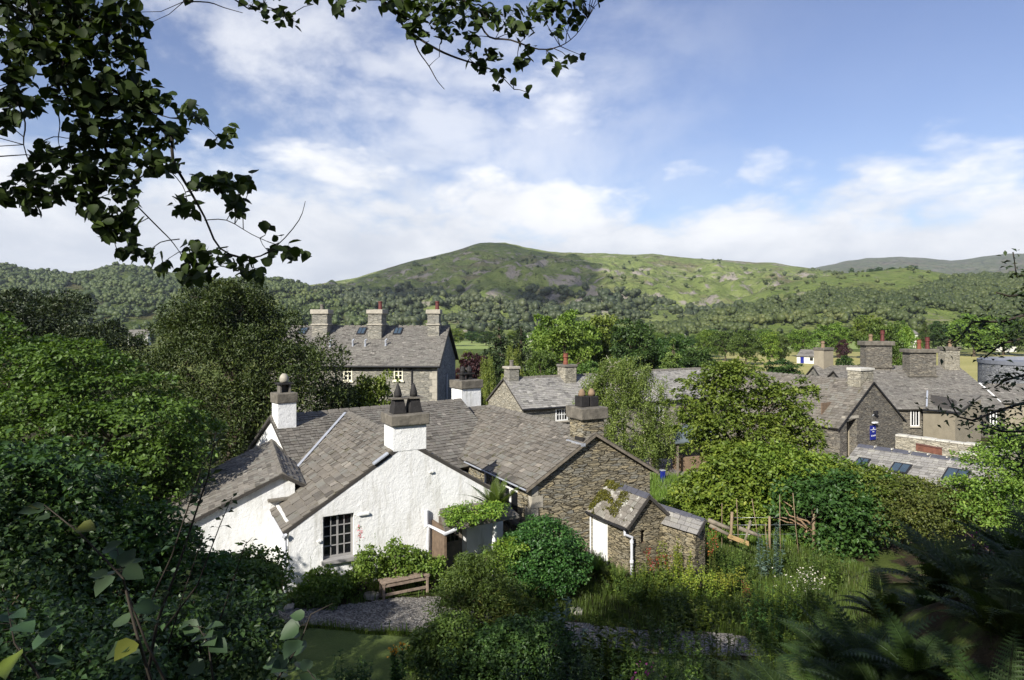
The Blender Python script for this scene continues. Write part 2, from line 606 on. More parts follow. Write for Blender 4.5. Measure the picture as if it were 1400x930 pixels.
M['timber'] = simple('brown_timber', (0.15, 0.105, 0.07), 0.8, var=0.4, sc=8, bmp=0.5)
M['oldwood'] = simple('grey_old_timber', (0.20, 0.17, 0.13), 0.9, var=0.45, sc=7, bmp=0.6)
M['plank'] = simple('fresh_yellow_timber', (0.32, 0.22, 0.10), 0.7, var=0.25, sc=6)
M['cane'] = simple('bamboo_cane', (0.22, 0.16, 0.10), 0.7, var=0.3, sc=8)
M['wire'] = simple('galvanised_wire', (0.4, 0.42, 0.44), 0.4, 0.7, var=0.1)
M['blue'] = simple('navy_blue_enamel', (0.012, 0.020, 0.20), 0.35, var=0.1)
M['bluegreen'] = simple('blue_green_sheet', (0.12, 0.145, 0.15), 0.55, var=0.2, sc=2)
M['letter'] = simple('white_lettering', (0.8, 0.8, 0.8), 0.5, var=0.05)
M['tower'] = rubble('blue_grey_coursed_stone', [(0.19, 0.20, 0.22), (0.28, 0.29, 0.31), (0.23, 0.24, 0.25)], (0.10, 0.10, 0.11), 2.4, 5.5, 0.6)
M['towercap'] = simple('blue_grey_coping', (0.17, 0.18, 0.205), 0.6, var=0.15)
M['coping'] = simple('pale_stone_coping', (0.50, 0.48, 0.42), 0.9, var=0.3, sc=4, bmp=0.6)
M['bark'] = simple('brown_bark', (0.085, 0.065, 0.045), 0.95, var=0.5, sc=6, bmp=0.8)
M['twig'] = simple('dark_twig_bark', (0.035, 0.028, 0.02), 0.9, var=0.4, sc=8)
M['palebark'] = simple('pale_branch_bark', (0.30, 0.20, 0.12), 0.9, var=0.4, sc=8, bmp=0.5)
M['birchbark'] = simple('silver_birch_bark', (0.50, 0.46, 0.38), 0.8, var=0.6, sc=5, bmp=0.4)
M['rock'] = simple('grey_garden_stone', (0.30, 0.28, 0.24), 0.95, var=0.4, sc=5, bmp=0.8)
M['barnwhite'] = simple('white_painted_wall', (0.68, 0.66, 0.60), 0.8, var=0.1)
def _cl(T, bs):
    bs.inputs['Base Color'].default_value = (0.85, 0.85, 0.86, 1)
    bs.inputs['Roughness'].default_value = 1.0
    tr = T.n('ShaderNodeBsdfTransparent'); mx = T.n('ShaderNodeMixShader')
    mx.inputs[0].default_value = 0.55
    T.L(bs.outputs[0], mx.inputs[1]); T.L(tr.outputs[0], mx.inputs[2])
    T.L(mx.outputs[0], [x for x in T.nt.nodes if x.type == 'OUTPUT_MATERIAL'][0].inputs[0])
M['cloudw'] = mat('cloud_white', _cl)

L = {}
L['broad'] = leafmat('broad_green_leaf', (0.030, 0.058, 0.012), (0.070, 0.120, 0.022), (0.115, 0.165, 0.035), k=1.35)
L['bright'] = leafmat('bright_green_leaf', (0.042, 0.080, 0.013), (0.100, 0.155, 0.024), (0.15, 0.20, 0.038), k=1.5)
L['yellow'] = leafmat('yellow_green_leaf', (0.048, 0.098, 0.014), (0.120, 0.185, 0.024), (0.20, 0.25, 0.04), k=1.4)
L['laurel'] = leafmat('glossy_dark_leaf', (0.014, 0.040, 0.010), (0.036, 0.085, 0.018), (0.07, 0.13, 0.03), 0.25, 0.45, 0.35, k=1.45)
L['yew'] = leafmat('yew_needles', (0.018, 0.036, 0.009), (0.046, 0.074, 0.016), (0.090, 0.115, 0.028), 0.15, k=1.3)
L['darkyew'] = leafmat('dark_yew_needles', (0.011, 0.024, 0.008), (0.027, 0.046, 0.013), (0.052, 0.072, 0.018), 0.12, k=1.3)
L['conifer'] = leafmat('conifer_needles', (0.016, 0.032, 0.012), (0.035, 0.058, 0.022), (0.055, 0.08, 0.03), 0.12, k=1.4)
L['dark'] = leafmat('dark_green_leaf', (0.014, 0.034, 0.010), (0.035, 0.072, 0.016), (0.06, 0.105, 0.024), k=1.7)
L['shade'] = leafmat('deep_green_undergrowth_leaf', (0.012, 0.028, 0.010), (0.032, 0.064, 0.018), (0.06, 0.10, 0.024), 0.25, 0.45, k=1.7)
L['over'] = leafmat('hazel_leaf', (0.016, 0.030, 0.008), (0.030, 0.055, 0.012), (0.045, 0.075, 0.016), 0.22, 0.6, 0.2, k=1.3)
L['hazel'] = leafmat('big_hazel_leaf', (0.030, 0.060, 0.030), (0.050, 0.095, 0.040), (0.10, 0.13, 0.02), 0.3, 0.5, k=1.1)
L['birch'] = leafmat('birch_leaf', (0.050, 0.085, 0.020), (0.105, 0.155, 0.036), (0.17, 0.22, 0.06), k=1.6)
L['willow'] = leafmat('willow_leaf', (0.070, 0.100, 0.022), (0.150, 0.180, 0.035), (0.22, 0.24, 0.06), k=1.2)
L['copper'] = leafmat('copper_beech_leaf', (0.020, 0.009, 0.010), (0.045, 0.018, 0.018), (0.07, 0.03, 0.025), 0.15, tcol=(1.5, 0.8, 0.7), k=1.2)
L['fern'] = leafmat('fern_frond', (0.020, 0.042, 0.012), (0.044, 0.078, 0.018), (0.075, 0.10, 0.024), 0.3, 0.55, k=1.05)
L['fernlit'] = leafmat('bright_fern_frond', (0.045, 0.095, 0.016), (0.095, 0.165, 0.026), (0.15, 0.20, 0.04), 0.35)
L['grass'] = leafmat('meadow_grass', (0.040, 0.070, 0.014), (0.070, 0.115, 0.022), (0.12, 0.14, 0.045), 0.3, k=1.2)
L['lawn'] = leafmat('lawn_grass', (0.045, 0.080, 0.014), (0.080, 0.125, 0.022), (0.12, 0.15, 0.04), 0.3, k=1.9)
L['lime'] = leafmat('lime_yellow_flower', (0.11, 0.16, 0.02), (0.21, 0.26, 0.03), (0.29, 0.32, 0.05), 0.3)
L['olive'] = leafmat('olive_hedge_leaf', (0.042, 0.062, 0.014), (0.090, 0.120, 0.026), (0.16, 0.16, 0.045), 0.25, k=1.2)
L['glauc'] = leafmat('blue_green_leaf', (0.055, 0.10, 0.085), (0.085, 0.14, 0.11), (0.12, 0.17, 0.13), 0.2)
L['red'] = leafmat('rust_red_leaf', (0.12, 0.03, 0.012), (0.22, 0.06, 0.02), (0.30, 0.12, 0.03), 0.2, tcol=(1.4, 0.9, 0.5))
L['purple'] = leafmat('magenta_petal', (0.16, 0.02, 0.13), (0.26, 0.04, 0.22), None, 0.3, tcol=(1.2, 0.8, 1.2))
L['pink'] = leafmat('pink_petal', (0.35, 0.09, 0.14), (0.50, 0.16, 0.22), None, 0.3, tcol=(1.2, 0.9, 1.0))
L['petal'] = leafmat('white_petal', (0.5, 0.5, 0.42), (0.7, 0.7, 0.62), None, 0.3, tcol=(1, 1, 0.9))
L['orange'] = leafmat('orange_yellow_petal', (0.55, 0.26, 0.02), (0.65, 0.38, 0.03), None, 0.3, tcol=(1.2, 0.9, 0.4))
L['moss'] = leafmat('moss', (0.040, 0.045, 0.008), (0.085, 0.085, 0.014), (0.15, 0.16, 0.02), 0.1)

# ------------------------------------------------------------------ ground
def gz(x, y):
    x = np.asarray(x, dtype=float); y = np.asarray(y, dtype=float)
    g = -7.42 - 0.075 * np.clip(x + 3, -6, 14)
    g = g + (-8.5 - g) * sstep(y, 24.5, 33)
    g = g + (-12.0 + 8.5) * sstep(y, 66, 135)
    d = np.maximum(13.2 - y, 0)
    bank = 0.43 * (np.sqrt(d * d + 1.2) - math.sqrt(1.2)) * np.where(y < 13.2, 1, 0)
    bank = np.where(y < 0, bank * 0.85, bank)
    side = 3.1 * sstep(x, 1.4, 5.6) * sstep(d, 0, 6) + 1.0 * sstep(-x, 3.0, 8.0) * sstep(d, 0, 6)
    bump_ = 0.10 * (fbm(x * 0.5, y * 0.5, 3) - 0.5) * sstep(np.hypot(x, y), 200, 20)
    return g + bank + side + bump_
def G(x, y, up=0.0):
    return Vector((x, y, float(gz(x, y)) + up))
def Gp(px, Y, up=0.0):
    return G((px - 700) / 900 * Y, Y, up)


def sh(n, k):      # symmetric spacing, dense near zero
    t = np.linspace(-1, 1, n)
    return np.sinh(t * k) / np.sinh(k)
def ground_mat():
    def f(T, bs):
        g = T.n('ShaderNodeNewGeometry').outputs['Position']
        n = T.noise(g, 0.9, 8, 0.62)
        n2 = T.noise(g, 7.0, 6, 0.7)
        far = T.noise(g, 0.02, 6, 0.6)
        s = T.n('ShaderNodeSeparateXYZ'); T.L(g, s.inputs[0])
        grass = T.ramp(T.math('ADD', T.math('MULTIPLY', n, 0.6), T.math('MULTIPLY', n2, 0.4)),
                       [(0.3, (0.028, 0.040, 0.010)), (0.5, (0.050, 0.072, 0.016)), (0.68, (0.085, 0.105, 0.026))])
        soil = T.ramp(n2, [(0.3, (0.018, 0.014, 0.009)), (0.7, (0.055, 0.042, 0.026))])
        near = T.mix(T.smooth(n, 0.44, 0.56), soil, grass)
        farc = T.ramp(far, [(0.35, (0.075, 0.105, 0.025)), (0.6, (0.13, 0.145, 0.04)), (0.75, (0.17, 0.165, 0.055))])
        T.L(T.mix(T.smooth(s.outputs[1], 60, 110), near, farc), bs.inputs['Base Color'])
        bs.inputs['Roughness'].default_value = 0.95
        bs.inputs['Specular IOR Level'].default_value = 0.1
        bump(T, bs, n2, 0.8, 0.08)
    return mat('meadow_and_soil', f)
gx = sh(230, 6.8) * 5400
gy = np.concatenate([-40 + 0 * np.array([0.0]), np.linspace(-24, -4, 11), np.linspace(-2, 40, 120), 40 + (np.sinh(np.linspace(0, 1, 90)[1:] * 6.5) / np.sinh(6.5)) * 5400])
XX, YY = np.meshgrid(gx, gy)
ZZ = gz(XX, YY)
nx, ny = len(gx), len(gy)
idx = np.arange(nx * ny).reshape(ny, nx)
quads = np.stack([idx[:-1, :-1], idx[:-1, 1:], idx[1:, 1:], idx[1:, :-1]], -1).reshape(-1, 4)
tag(link('ground', np_mesh('ground', np.stack([XX, YY, ZZ], -1).reshape(-1, 3), quads, None, ground_mat(), True)), kind='structure')


def sheet(name, xa, xb, ya, yb, inside, mat_, up, step, kind='structure', label=None):
    """a sheet laid on the ground over the cells where inside(x, y) is true"""
    xs = np.arange(xa, xb + step, step); ys = np.arange(ya, yb + step, step)
    X, Y = np.meshgrid(xs, ys)
    Z = gz(X, Y) + up
    n = len(xs)
    id_ = np.arange(X.size).reshape(X.shape)
    cx = (X[:-1, :-1] + X[1:, 1:]) / 2; cy = (Y[:-1, :-1] + Y[1:, 1:]) / 2
    q = np.stack([id_[:-1, :-1], id_[:-1, 1:], id_[1:, 1:], id_[1:, :-1]], -1)[inside(cx, cy)]
    used, inv = np.unique(q, return_inverse=True)
    V = np.stack([X, Y, Z], -1).reshape(-1, 3)[used]
    o = link(name, np_mesh(name, V, inv.reshape(-1, 4), None, mat_, True))
    return tag(o, label, kind=kind)


def pxof(x, y):
    return 700 + 900 * x / y


def gravel_mat():
    def f(T, bs):
        g = T.n('ShaderNodeNewGeometry').outputs['Position']
        v = T.n('ShaderNodeTexVoronoi', feature='F1'); T.L(g, v.inputs['Vector']); v.inputs['Scale'].default_value = 26
        s = T.n('ShaderNodeSeparateColor'); T.L(v.outputs['Color'], s.inputs[0])
        c = T.ramp(s.outputs[0], [(0.0, (0.045, 0.043, 0.043)), (0.5, (0.175, 0.160, 0.142)), (0.85, (0.28, 0.26, 0.23)), (1, (0.34, 0.33, 0.31))])
        big = T.noise(g, 0.8, 5, 0.6)
        c = T.mix(0.7, c, T.ramp(big, [(0.3, (0.7, 0.69, 0.68)), (0.7, (1.2, 1.18, 1.15))]), 'MULTIPLY')
        T.L(c, bs.inputs['Base Color'])
        bs.inputs['Roughness'].default_value = 0.9
        bump(T, bs, v.outputs['Distance'], 1.0, 0.03)
    return mat('grey_slate_gravel', f)
def path_in(x, y):
    w = 0.16 * (fbm(x * 1.2, y * 1.2, 9) - 0.5) * 2
    near = 15.95 - 0.02 * (x + 4) + 0.02 * (x - 2) ** 2 * (x > 2)
    farb = np.where(x < -1.9, 17.35 + 0.42 * (x + 3.4), 17.2)
    farb = np.where(x > 0.6, 16.9, farb)
    left = (y > near + w - 0.2) & (y < farb + w) & (x > -8) & (x < 6)
    return left
sheet('gravel_path', -8, 6, 14, 19, path_in, gravel_mat(), 0.035, 0.08)


def lawn_mat():
    def f(T, bs):
        g = T.n('ShaderNodeNewGeometry').outputs['Position']
        n = T.noise(g, 1.3, 7, 0.65); n2 = T.noise(g, 18, 4, 0.7)
        c = T.ramp(T.math('ADD', T.math('MULTIPLY', n, 0.7), T.math('MULTIPLY', n2, 0.3)), [(0.3, (0.060, 0.092, 0.018)), (0.5, (0.095, 0.135, 0.025)), (0.7, (0.13, 0.165, 0.04))])
        T.L(c, bs.inputs['Base Color'])
        bs.inputs['Roughness'].default_value = 0.95
        bump(T, bs, n2, 0.8, 0.04)
    return mat('mown_lawn', f)
def lawn_in(x, y):
    near = 15.75 - 0.02 * (x + 4) + 0.02 * (x - 2) ** 2 * (x > 2) + 0.16 * (fbm(x * 1.2, y * 1.2, 9) - 0.5) * 2 - 0.2
    return (y < near) & (y > 11.5) & (x > -7) & (x < 6)
lawn_sheet = sheet('lawn', -7, 6, 11.5, 16, lawn_in, lawn_mat(), 0.03, 0.1)

# lane through the hamlet
lane_m = simple('lane_asphalt', (0.19, 0.165, 0.155), 0.9, var=0.25, sc=1.5, bmp=0.2)
sheet('lane', -14, 30, 33, 42.0, lambda x, y: (np.abs(y - (38.0 + 0.03 * x)) < 2.6) | ((x > 7.5) & (x < 11.2) & (y < 40) & (y > 33)), lane_m, 0.03, 0.3)


def field_mat(name, a, b, c):
    def f(T, bs):
        g = T.n('ShaderNodeNewGeometry').outputs['Position']
        n = T.noise(T.scalev(g, (0.012, 0.05, 0.05)), 1.0, 6, 0.6); n2 = T.noise(g, 0.6, 5, 0.7)
        T.L(T.ramp(T.math('ADD', T.math('MULTIPLY', n, 0.75), T.math('MULTIPLY', n2, 0.25)), [(0.35, a), (0.5, b), (0.66, c)]), bs.inputs['Base Color'])
        bs.inputs['Roughness'].default_value = 0.95
        bump(T, bs, n2, 0.5, 0.2)
    return mat(name, f)
fm1 = field_mat('hay_meadow', (0.21, 0.20, 0.05), (0.29, 0.265, 0.08), (0.35, 0.31, 0.11))
fm2 = field_mat('green_pasture', (0.14, 0.20, 0.04), (0.19, 0.25, 0.055), (0.25, 0.28, 0.08))
sheet('hay_field', 30, 320, 120, 268, lambda x, y: (pxof(x, y) > 980) & (y < 262 - 0.05 * (x - 60)), fm1, 0.06, 4)
sheet('pasture_field', -60, 320, 270, 400, lambda x, y: (y > 285), fm2, 0.06, 6)
sheet('lake', -160, 60, 470, 700, lambda x, y: ((x + 50) / 100) ** 2 + ((y - 580) / 110) ** 2 < 1, simple('lake_water', (0.06, 0.09, 0.11), 0.12, var=0.1, sc=0.05, bmp=0.02, spec=0.6), 0.10, 5)


# ------------------------------------------------------------------ hills
class Hill:
    def __init__(self, prof, Yb, Yr, zb, amp, seed, power=1.15, nscale=1.0):
        self.px = np.array([p[0] for p in prof], float); self.py = np.array([p[1] for p in prof], float)
        self.Yb, self.Yr, self.zb, self.amp, self.seed, self.pw, self.ns = Yb, Yr, zb, amp, seed, power, nscale
    def z(self, px, Y):
        Yr = self.Yr * (1 + 0.06 * np.sin(px * 0.006 + self.seed))
        pyr = np.interp(px, self.px, self.py) + 2.2 * (fbm(px * 0.03, px * 0 + self.seed, self.seed, 4) - 0.5)
        zr = -(pyr - 440) / 900 * Yr
        s = (Y - self.Yb) / (Yr - self.Yb)
        f = np.clip(s, 0, 1) ** self.pw
        f = np.where(s > 1, 1 - (s - 1) * 1.2, f)
        x = (px - 700) / 900 * Y
        k = self.ns / 130.0
        n = (fbm(x * k, Y * k, self.seed, 6) - 0.5) * 2 * self.amp
        n2 = np.abs(fbm(x * k * 3, Y * k * 3, self.seed + 5, 5) - 0.5) * 2 * self.amp * 0.7
        env = np.clip(s * 5, 0, 1) * np.clip((1.0 - s) * 2.6, 0.05, 1)
        return self.zb + (zr - self.zb) * f + (n + n2) * env
    def mesh(self, name, pxa, pxb, npx, nY, m, top=1.35):
        pxs = np.linspace(pxa, pxb, npx)
        Ys = self.Yb - 30 + (self.Yr * top - self.Yb + 30) * np.linspace(0, 1, nY) ** 1.15
        A, B = np.meshgrid(pxs, Ys)
        Z = self.z(A, B)
        Z = np.where(B < self.Yb, self.zb - 3, Z)
        X = (A - 700) / 900 * B
        id_ = np.arange(A.size).reshape(A.shape)
        q = np.stack([id_[:-1, :-1], id_[:-1, 1:], id_[1:, 1:], id_[1:, :-1]], -1).reshape(-1, 4)
        return tag(link(name, np_mesh(name, np.stack([X, B, Z], -1).reshape(-1, 3), q, None, m, True)), kind='structure')


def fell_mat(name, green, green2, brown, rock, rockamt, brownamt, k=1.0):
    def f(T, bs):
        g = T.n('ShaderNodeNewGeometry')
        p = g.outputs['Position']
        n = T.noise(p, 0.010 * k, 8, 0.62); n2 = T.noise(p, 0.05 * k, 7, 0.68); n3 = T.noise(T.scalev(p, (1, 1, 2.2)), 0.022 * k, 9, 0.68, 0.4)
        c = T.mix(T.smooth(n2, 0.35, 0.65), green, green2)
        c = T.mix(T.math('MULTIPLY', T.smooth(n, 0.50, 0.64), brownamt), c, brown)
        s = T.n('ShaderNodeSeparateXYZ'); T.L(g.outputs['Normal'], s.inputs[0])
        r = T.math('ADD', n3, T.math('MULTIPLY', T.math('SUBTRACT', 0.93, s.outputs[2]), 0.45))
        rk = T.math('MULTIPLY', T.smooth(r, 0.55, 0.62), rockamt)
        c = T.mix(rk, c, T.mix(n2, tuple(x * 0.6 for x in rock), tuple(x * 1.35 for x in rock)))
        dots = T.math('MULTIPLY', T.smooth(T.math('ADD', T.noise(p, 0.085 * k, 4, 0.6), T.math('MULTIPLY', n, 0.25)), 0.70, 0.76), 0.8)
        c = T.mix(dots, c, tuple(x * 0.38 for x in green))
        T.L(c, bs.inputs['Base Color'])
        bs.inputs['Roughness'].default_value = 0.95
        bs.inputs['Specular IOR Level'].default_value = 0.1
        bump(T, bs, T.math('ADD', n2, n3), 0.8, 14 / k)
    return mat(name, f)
hm1 = fell_mat('fell_grass_and_scree', (0.130, 0.170, 0.048), (0.215, 0.250, 0.082), (0.180, 0.155, 0.090), (0.30, 0.265, 0.23), 0.95, 0.8)
hm2 = fell_mat('wooded_knoll_grass', (0.110, 0.155, 0.036), (0.180, 0.220, 0.060), (0.14, 0.13, 0.05), (0.24, 0.21, 0.17), 0.6, 0.4, 1.6)
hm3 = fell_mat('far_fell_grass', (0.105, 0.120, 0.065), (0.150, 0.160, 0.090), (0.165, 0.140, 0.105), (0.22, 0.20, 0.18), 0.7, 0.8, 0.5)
hm0 = fell_mat('left_fell_grass', (0.050, 0.075, 0.018), (0.090, 0.115, 0.028), (0.115, 0.095, 0.045), (0.20, 0.18, 0.15), 0.5, 0.7, 1.3)

H1 = Hill([(-900, 420), (200, 410), (380, 396), (440, 388), (490, 379), (530, 366), (560, 358), (590, 351), (615, 345), (640, 337), (655, 332.5), (690, 331), (705, 334), (720, 339), (745, 343), (800, 346), (850, 348), (890, 347), (930, 352), (985, 356), (1030, 359), (1060, 360), (1110, 368), (1200, 378), (1400, 395), (2400, 400)], 560, 1650, -12.5, 34, 11, 1.12)
H2 = Hill([(500, 470), (880, 464), (960, 430), (1000, 412), (1050, 394), (1100, 381), (1150, 374), (1200, 371), (1240, 366), (1275, 371), (1310, 378), (1400, 379), (1500, 372), (1800, 350), (2600, 350)], 430, 900, -12.5, 9, 23, 1.0, 1.6)
H3 = Hill([(600, 400), (1000, 385), (1090, 372), (1130, 362), (1160, 356), (1185, 353), (1230, 350.5), (1265, 353), (1300, 357), (1345, 351), (1375, 347), (1410, 346), (1600, 340), (2600, 345)], 1500, 3600, -12.5, 45, 37, 1.0, 0.5)
H0 = Hill([(-1500, 330), (-400, 340), (-60, 352), (0, 359), (40, 368), (75, 371), (105, 374), (135, 366), (160, 361), (185, 363), (215, 369), (250, 376), (300, 381), (350, 381), (400, 384), (450, 400), (500, 425), (560, 450), (640, 470)], 520, 1150, -12.5, 12, 51, 1.0, 1.4)
H1.mesh('fell', 150, 1500, 520, 190, hm1)
H2.mesh('wooded_hill', 860, 2300, 380, 120, hm2)
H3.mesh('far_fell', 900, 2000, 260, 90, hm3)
H0.mesh('left_fell', -1300, 640, 420, 130, hm0)

# a cloud high up on the sunny side, outside the frame, whose shadow lies over the middle of the fell
def cloud_mesh():
    bm_v, q = [], []
    n, m_ = 128, 48
    rs = np.random.RandomState(5)
    th, ph = np.meshgrid(np.linspace(0, 2 * np.pi, n, endpoint=False), np.linspace(0.02, np.pi - 0.02, m_))
    dx_, dy_, dz_ = np.cos(th) * np.sin(ph), np.sin(th) * np.sin(ph), np.cos(ph)
    r = 0.75 + 0.6 * (fbm(dx_ * 2.1 + 5, dy_ * 2.1 + dz_ * 2 + 9, 4, 5) - 0.3) + 0.25 * (fbm(dx_ * 9, dy_ * 9 + dz_ * 6, 8, 4) - 0.5)
    V = np.stack([dx_ * r * 300, dy_ * r * 760, dz_ * r * 60], -1).reshape(-1, 3)
    id_ = np.arange(n * m_).reshape(m_, n)
    a = id_[:-1]; b = np.roll(id_, -1, 1)[:-1]; c = np.roll(id_, -1, 1)[1:]; d = id_[1:]
    return np_mesh('cloud', V, np.stack([a, d, c, b], -1).reshape(-1, 4), None, M['cloudw'], True)
cl = link('cloud', cloud_mesh())
tgt = P(650, 398, 1400)
cl.location = tgt + SUN * (1050 / SUN.z)
tag(cl, kind='stuff')


# thin air between here and the fells
hz = bpy.data.materials.new('pale_air')
hz.use_nodes = True
T_ = NT(hz.node_tree)
for nd in list(hz.node_tree.nodes):
    hz.node_tree.nodes.remove(nd)
pvn = T_.n('ShaderNodeVolumePrincipled')
pvn.inputs['Color'].default_value = (0.80, 0.88, 1.0, 1)
pvn.inputs['Density'].default_value = 0.00008
pvn.inputs['Anisotropy'].default_value = 0.2
T_.L(pvn.outputs[0], T_.n('ShaderNodeOutputMaterial').inputs['Volume'])
hb = MB(); hb.box(Fr(0, 0, 0), -5600, 5600, -60, 5600, -80, 520)
tag(hb.build('haze', hz), 'thin pale summer haze over the valley', kind='stuff')

# ------------------------------------------------------------------ leaves and trees
def leaf_quads(rs, pos, size, nrm, d, shape='kite', width=0.62, fold=0.16):
    n = len(pos)
    d = nz(d - (d * nrm).sum(-1, keepdims=True) * nrm)
    s = np.cross(nrm, d)
    size = np.broadcast_to(np.asarray(size, float), (n,))[:, None]
    wd = np.broadcast_to(np.asarray(width, float), (n,))[:, None]
    width = 1.0
    if shape == 'kite':
        loc = [(0, 0, 0), (width * 0.5, 0.45, fold), (0, 1, -0.05), (-width * 0.5, 0.45, fold)]
        fc = np.array([[0, 1, 2], [0, 2, 3]])
    elif shape == 'round':
        w = width
        loc = [(0, 0, 0), (0.42 * w, 0.10, fold * .7), (0.60 * w, 0.42, fold), (0.38 * w, 0.78, fold * .6), (0, 1.14, -0.10),
               (-0.38 * w, 0.78, fold * .6), (-0.60 * w, 0.42, fold), (-0.42 * w, 0.10, fold * .7)]
        fc = np.array([[0, 1, 2, 3, 4], [0, 4, 5, 6, 7]])
    k = len(loc)
    V = np.stack([pos + s * (a * size * wd) + d * (b * size) + nrm * (c * size) for a, b, c in loc], 1).reshape(-1, 3)
    Fc = (fc[None] + (np.arange(n) * k)[:, None, None]).reshape(-1, fc.shape[1])
    return V, Fc


def scatter_lobes(rs, lobes, n, per=40, clump=0.14, flat=0.6, shell=(0.72, 1.02), up=0.25, weep=0.0):
    """leaf positions in clumps over the outer part of a set of ellipsoids; returns positions and outward directions"""
    lb = np.array(lobes, float)
    c, r = lb[:, :3], lb[:, 3:6]
    w = (r[:, 0] * r[:, 1] + r[:, 0] * r[:, 2] + r[:, 1] * r[:, 2])
    nc = max(3, n // per)
    k = rs.choice(len(lb), nc, p=w / w.sum())
    d = nz(rs.randn(nc, 3) + np.array([0, 0, up]))
    rad = rs.uniform(shell[0], shell[1], nc)[:, None]
    cc = c[k] + d * r[k] * rad
    csz = clump * rs.uniform(0.6, 1.35, nc) * np.cbrt(r[k].prod(1))
    kk = np.repeat(np.arange(nc), per)
    pd = nz(rs.randn(len(kk), 3) + d[kk] * 0.75 + np.array([0, 0, 0.55]))
    off = pd * np.array([1, 1, flat]) * csz[kk][:, None] * (rs.uniform(0.35, 1.12, len(kk)) ** 0.6)[:, None]
    pos = cc[kk] + off
    out = nz(d[kk] * 0.35 + pd)
    if weep:
        off = rs.randn(len(kk), 3) * np.array([.11, .11, .05]) * weep
        off[:, 2] -= rs.uniform(0, 1, len(kk)) * (weep * rs.uniform(.5, 1.4, nc))[kk]
        pos = cc[kk] + off
    return pos, out, cc, kk


def crown_mesh(name, rs, lobes, n, size, m, per=40, clump=0.3, flat=0.6, shell=(0.72, 1.02), up=0.25, upn=0.8, outn=0.5, rndn=0.7, droop=0.2,
               shape='kite', width=0.62, fold=0.16, updir=0.0, zmin=None, weep=0.0):
    pos, out, cc, kk = scatter_lobes(rs, lobes, n, per, clump, flat, shell, up, weep)
    if zmin is not None:
        keep = pos[:, 2] > zmin
        pos, out, kk = pos[keep], out[keep], kk[keep]
    N = len(pos)
    nr = nz(rs.randn(N, 3) * rndn + out * outn + np.array([0, 0, upn]))
    d = rs.randn(N, 3) * 0.8 + out * 0.8 + np.array([0, 0, updir - droop])
    sz = size * rs.uniform(0.65, 1.3, N)
    V, Fc = leaf_quads(rs, pos, sz, nr, d, shape, width, fold)
    ctone = rs.uniform(0, 1, kk.max() + 1)[kk]
    r = np.clip(ctone * 0.45 + rs.uniform(0, 1, N) * 0.55, 0, 1)
    return np_mesh(name, V, Fc, np.repeat(r, len(Fc) // N), m), cc


def trunk_mb(rs, h, r0, lobes, base=(0, 0, 0), lean=(0, 0), twigs=0, cc=None, fork=0.35):
    mb = MB()
    b = Vector(base)
    topz = h
    n = 7
    pts, rad = [], []
    for k in range(n):
        f = k / (n - 1)
        pts.append(b + Vector((lean[0] * f + rs.randn() * r0 * 0.5 * f, lean[1] * f + rs.randn() * r0 * 0.5 * f, topz * f)))
        rad.append(r0 * (1.25 if k == 0 else 1) * (1 - 0.72 * f))
    mb.tube(pts, rad, 9)
    for lo in lobes:
        tip = Vector(lo[:3])
        f = min(0.9, max(fork, (tip.z - b.z) / topz * 0.7 if topz else 0.5))
        i = int(f * (n - 1))
        st = pts[i]
        mid = st.lerp(tip, 0.5) + Vector((rs.randn(), rs.randn(), 0.6)) * 0.07 * (tip - st).length
        mb.tube([st, st.lerp(mid, 0.5), mid, tip], [r0 * 0.5, r0 * 0.4, r0 * 0.28, r0 * 0.1], 6)
    if cc is not None and twigs:
        lb = np.array(lobes)[:, :3]
        for q in cc[rs.choice(len(cc), min(twigs, len(cc)), replace=False)]:
            j = np.argmin(((lb - q) ** 2).sum(1))
            a, e = Vector(lb[j]), Vector(q)
            mid = a.lerp(e, 0.5) + Vector((rs.randn(), rs.randn(), rs.randn())) * 0.08 * (e - a).length
            mb.tube([a, mid, e], [r0 * 0.14, r0 * 0.09, r0 * 0.03], 5)
    return mb


def tree(name, label, cat, loc, h, r0, lobes, n, size, m, seed, bark='bark', group=None, twigs=60, lean=(0, 0), part='crown', **kw):
    rs = np.random.RandomState(seed)
    t = thing(name, label, cat, loc, group)
    me, cc = crown_mesh(part, rs, lobes, n, size, L[m], **kw)
    o = link(part, me, t, world=False)
    trunk_mb(rs, h, r0, lobes, (0, 0, 0), lean, twigs, cc).build('trunk', M[bark], t, smooth=True, world=False)
    return t


def lobes_round(rs, n, c, R_, r, squash=0.8, zlo=-0.35):
    """n lobes spread through a big ellipsoid centre c radii R_, each about r"""
    out = []
    for k in range(n):
        d = nz(rs.randn(3))
        if d[2] < zlo:
            d[2] = -d[2]
        q = np.array(c) + d * np.array(R_) * rs.uniform(0.45, 0.95)
        rr = r * rs.uniform(0.7, 1.25)
        out.append((*q, rr, rr, rr * squash))
    return out


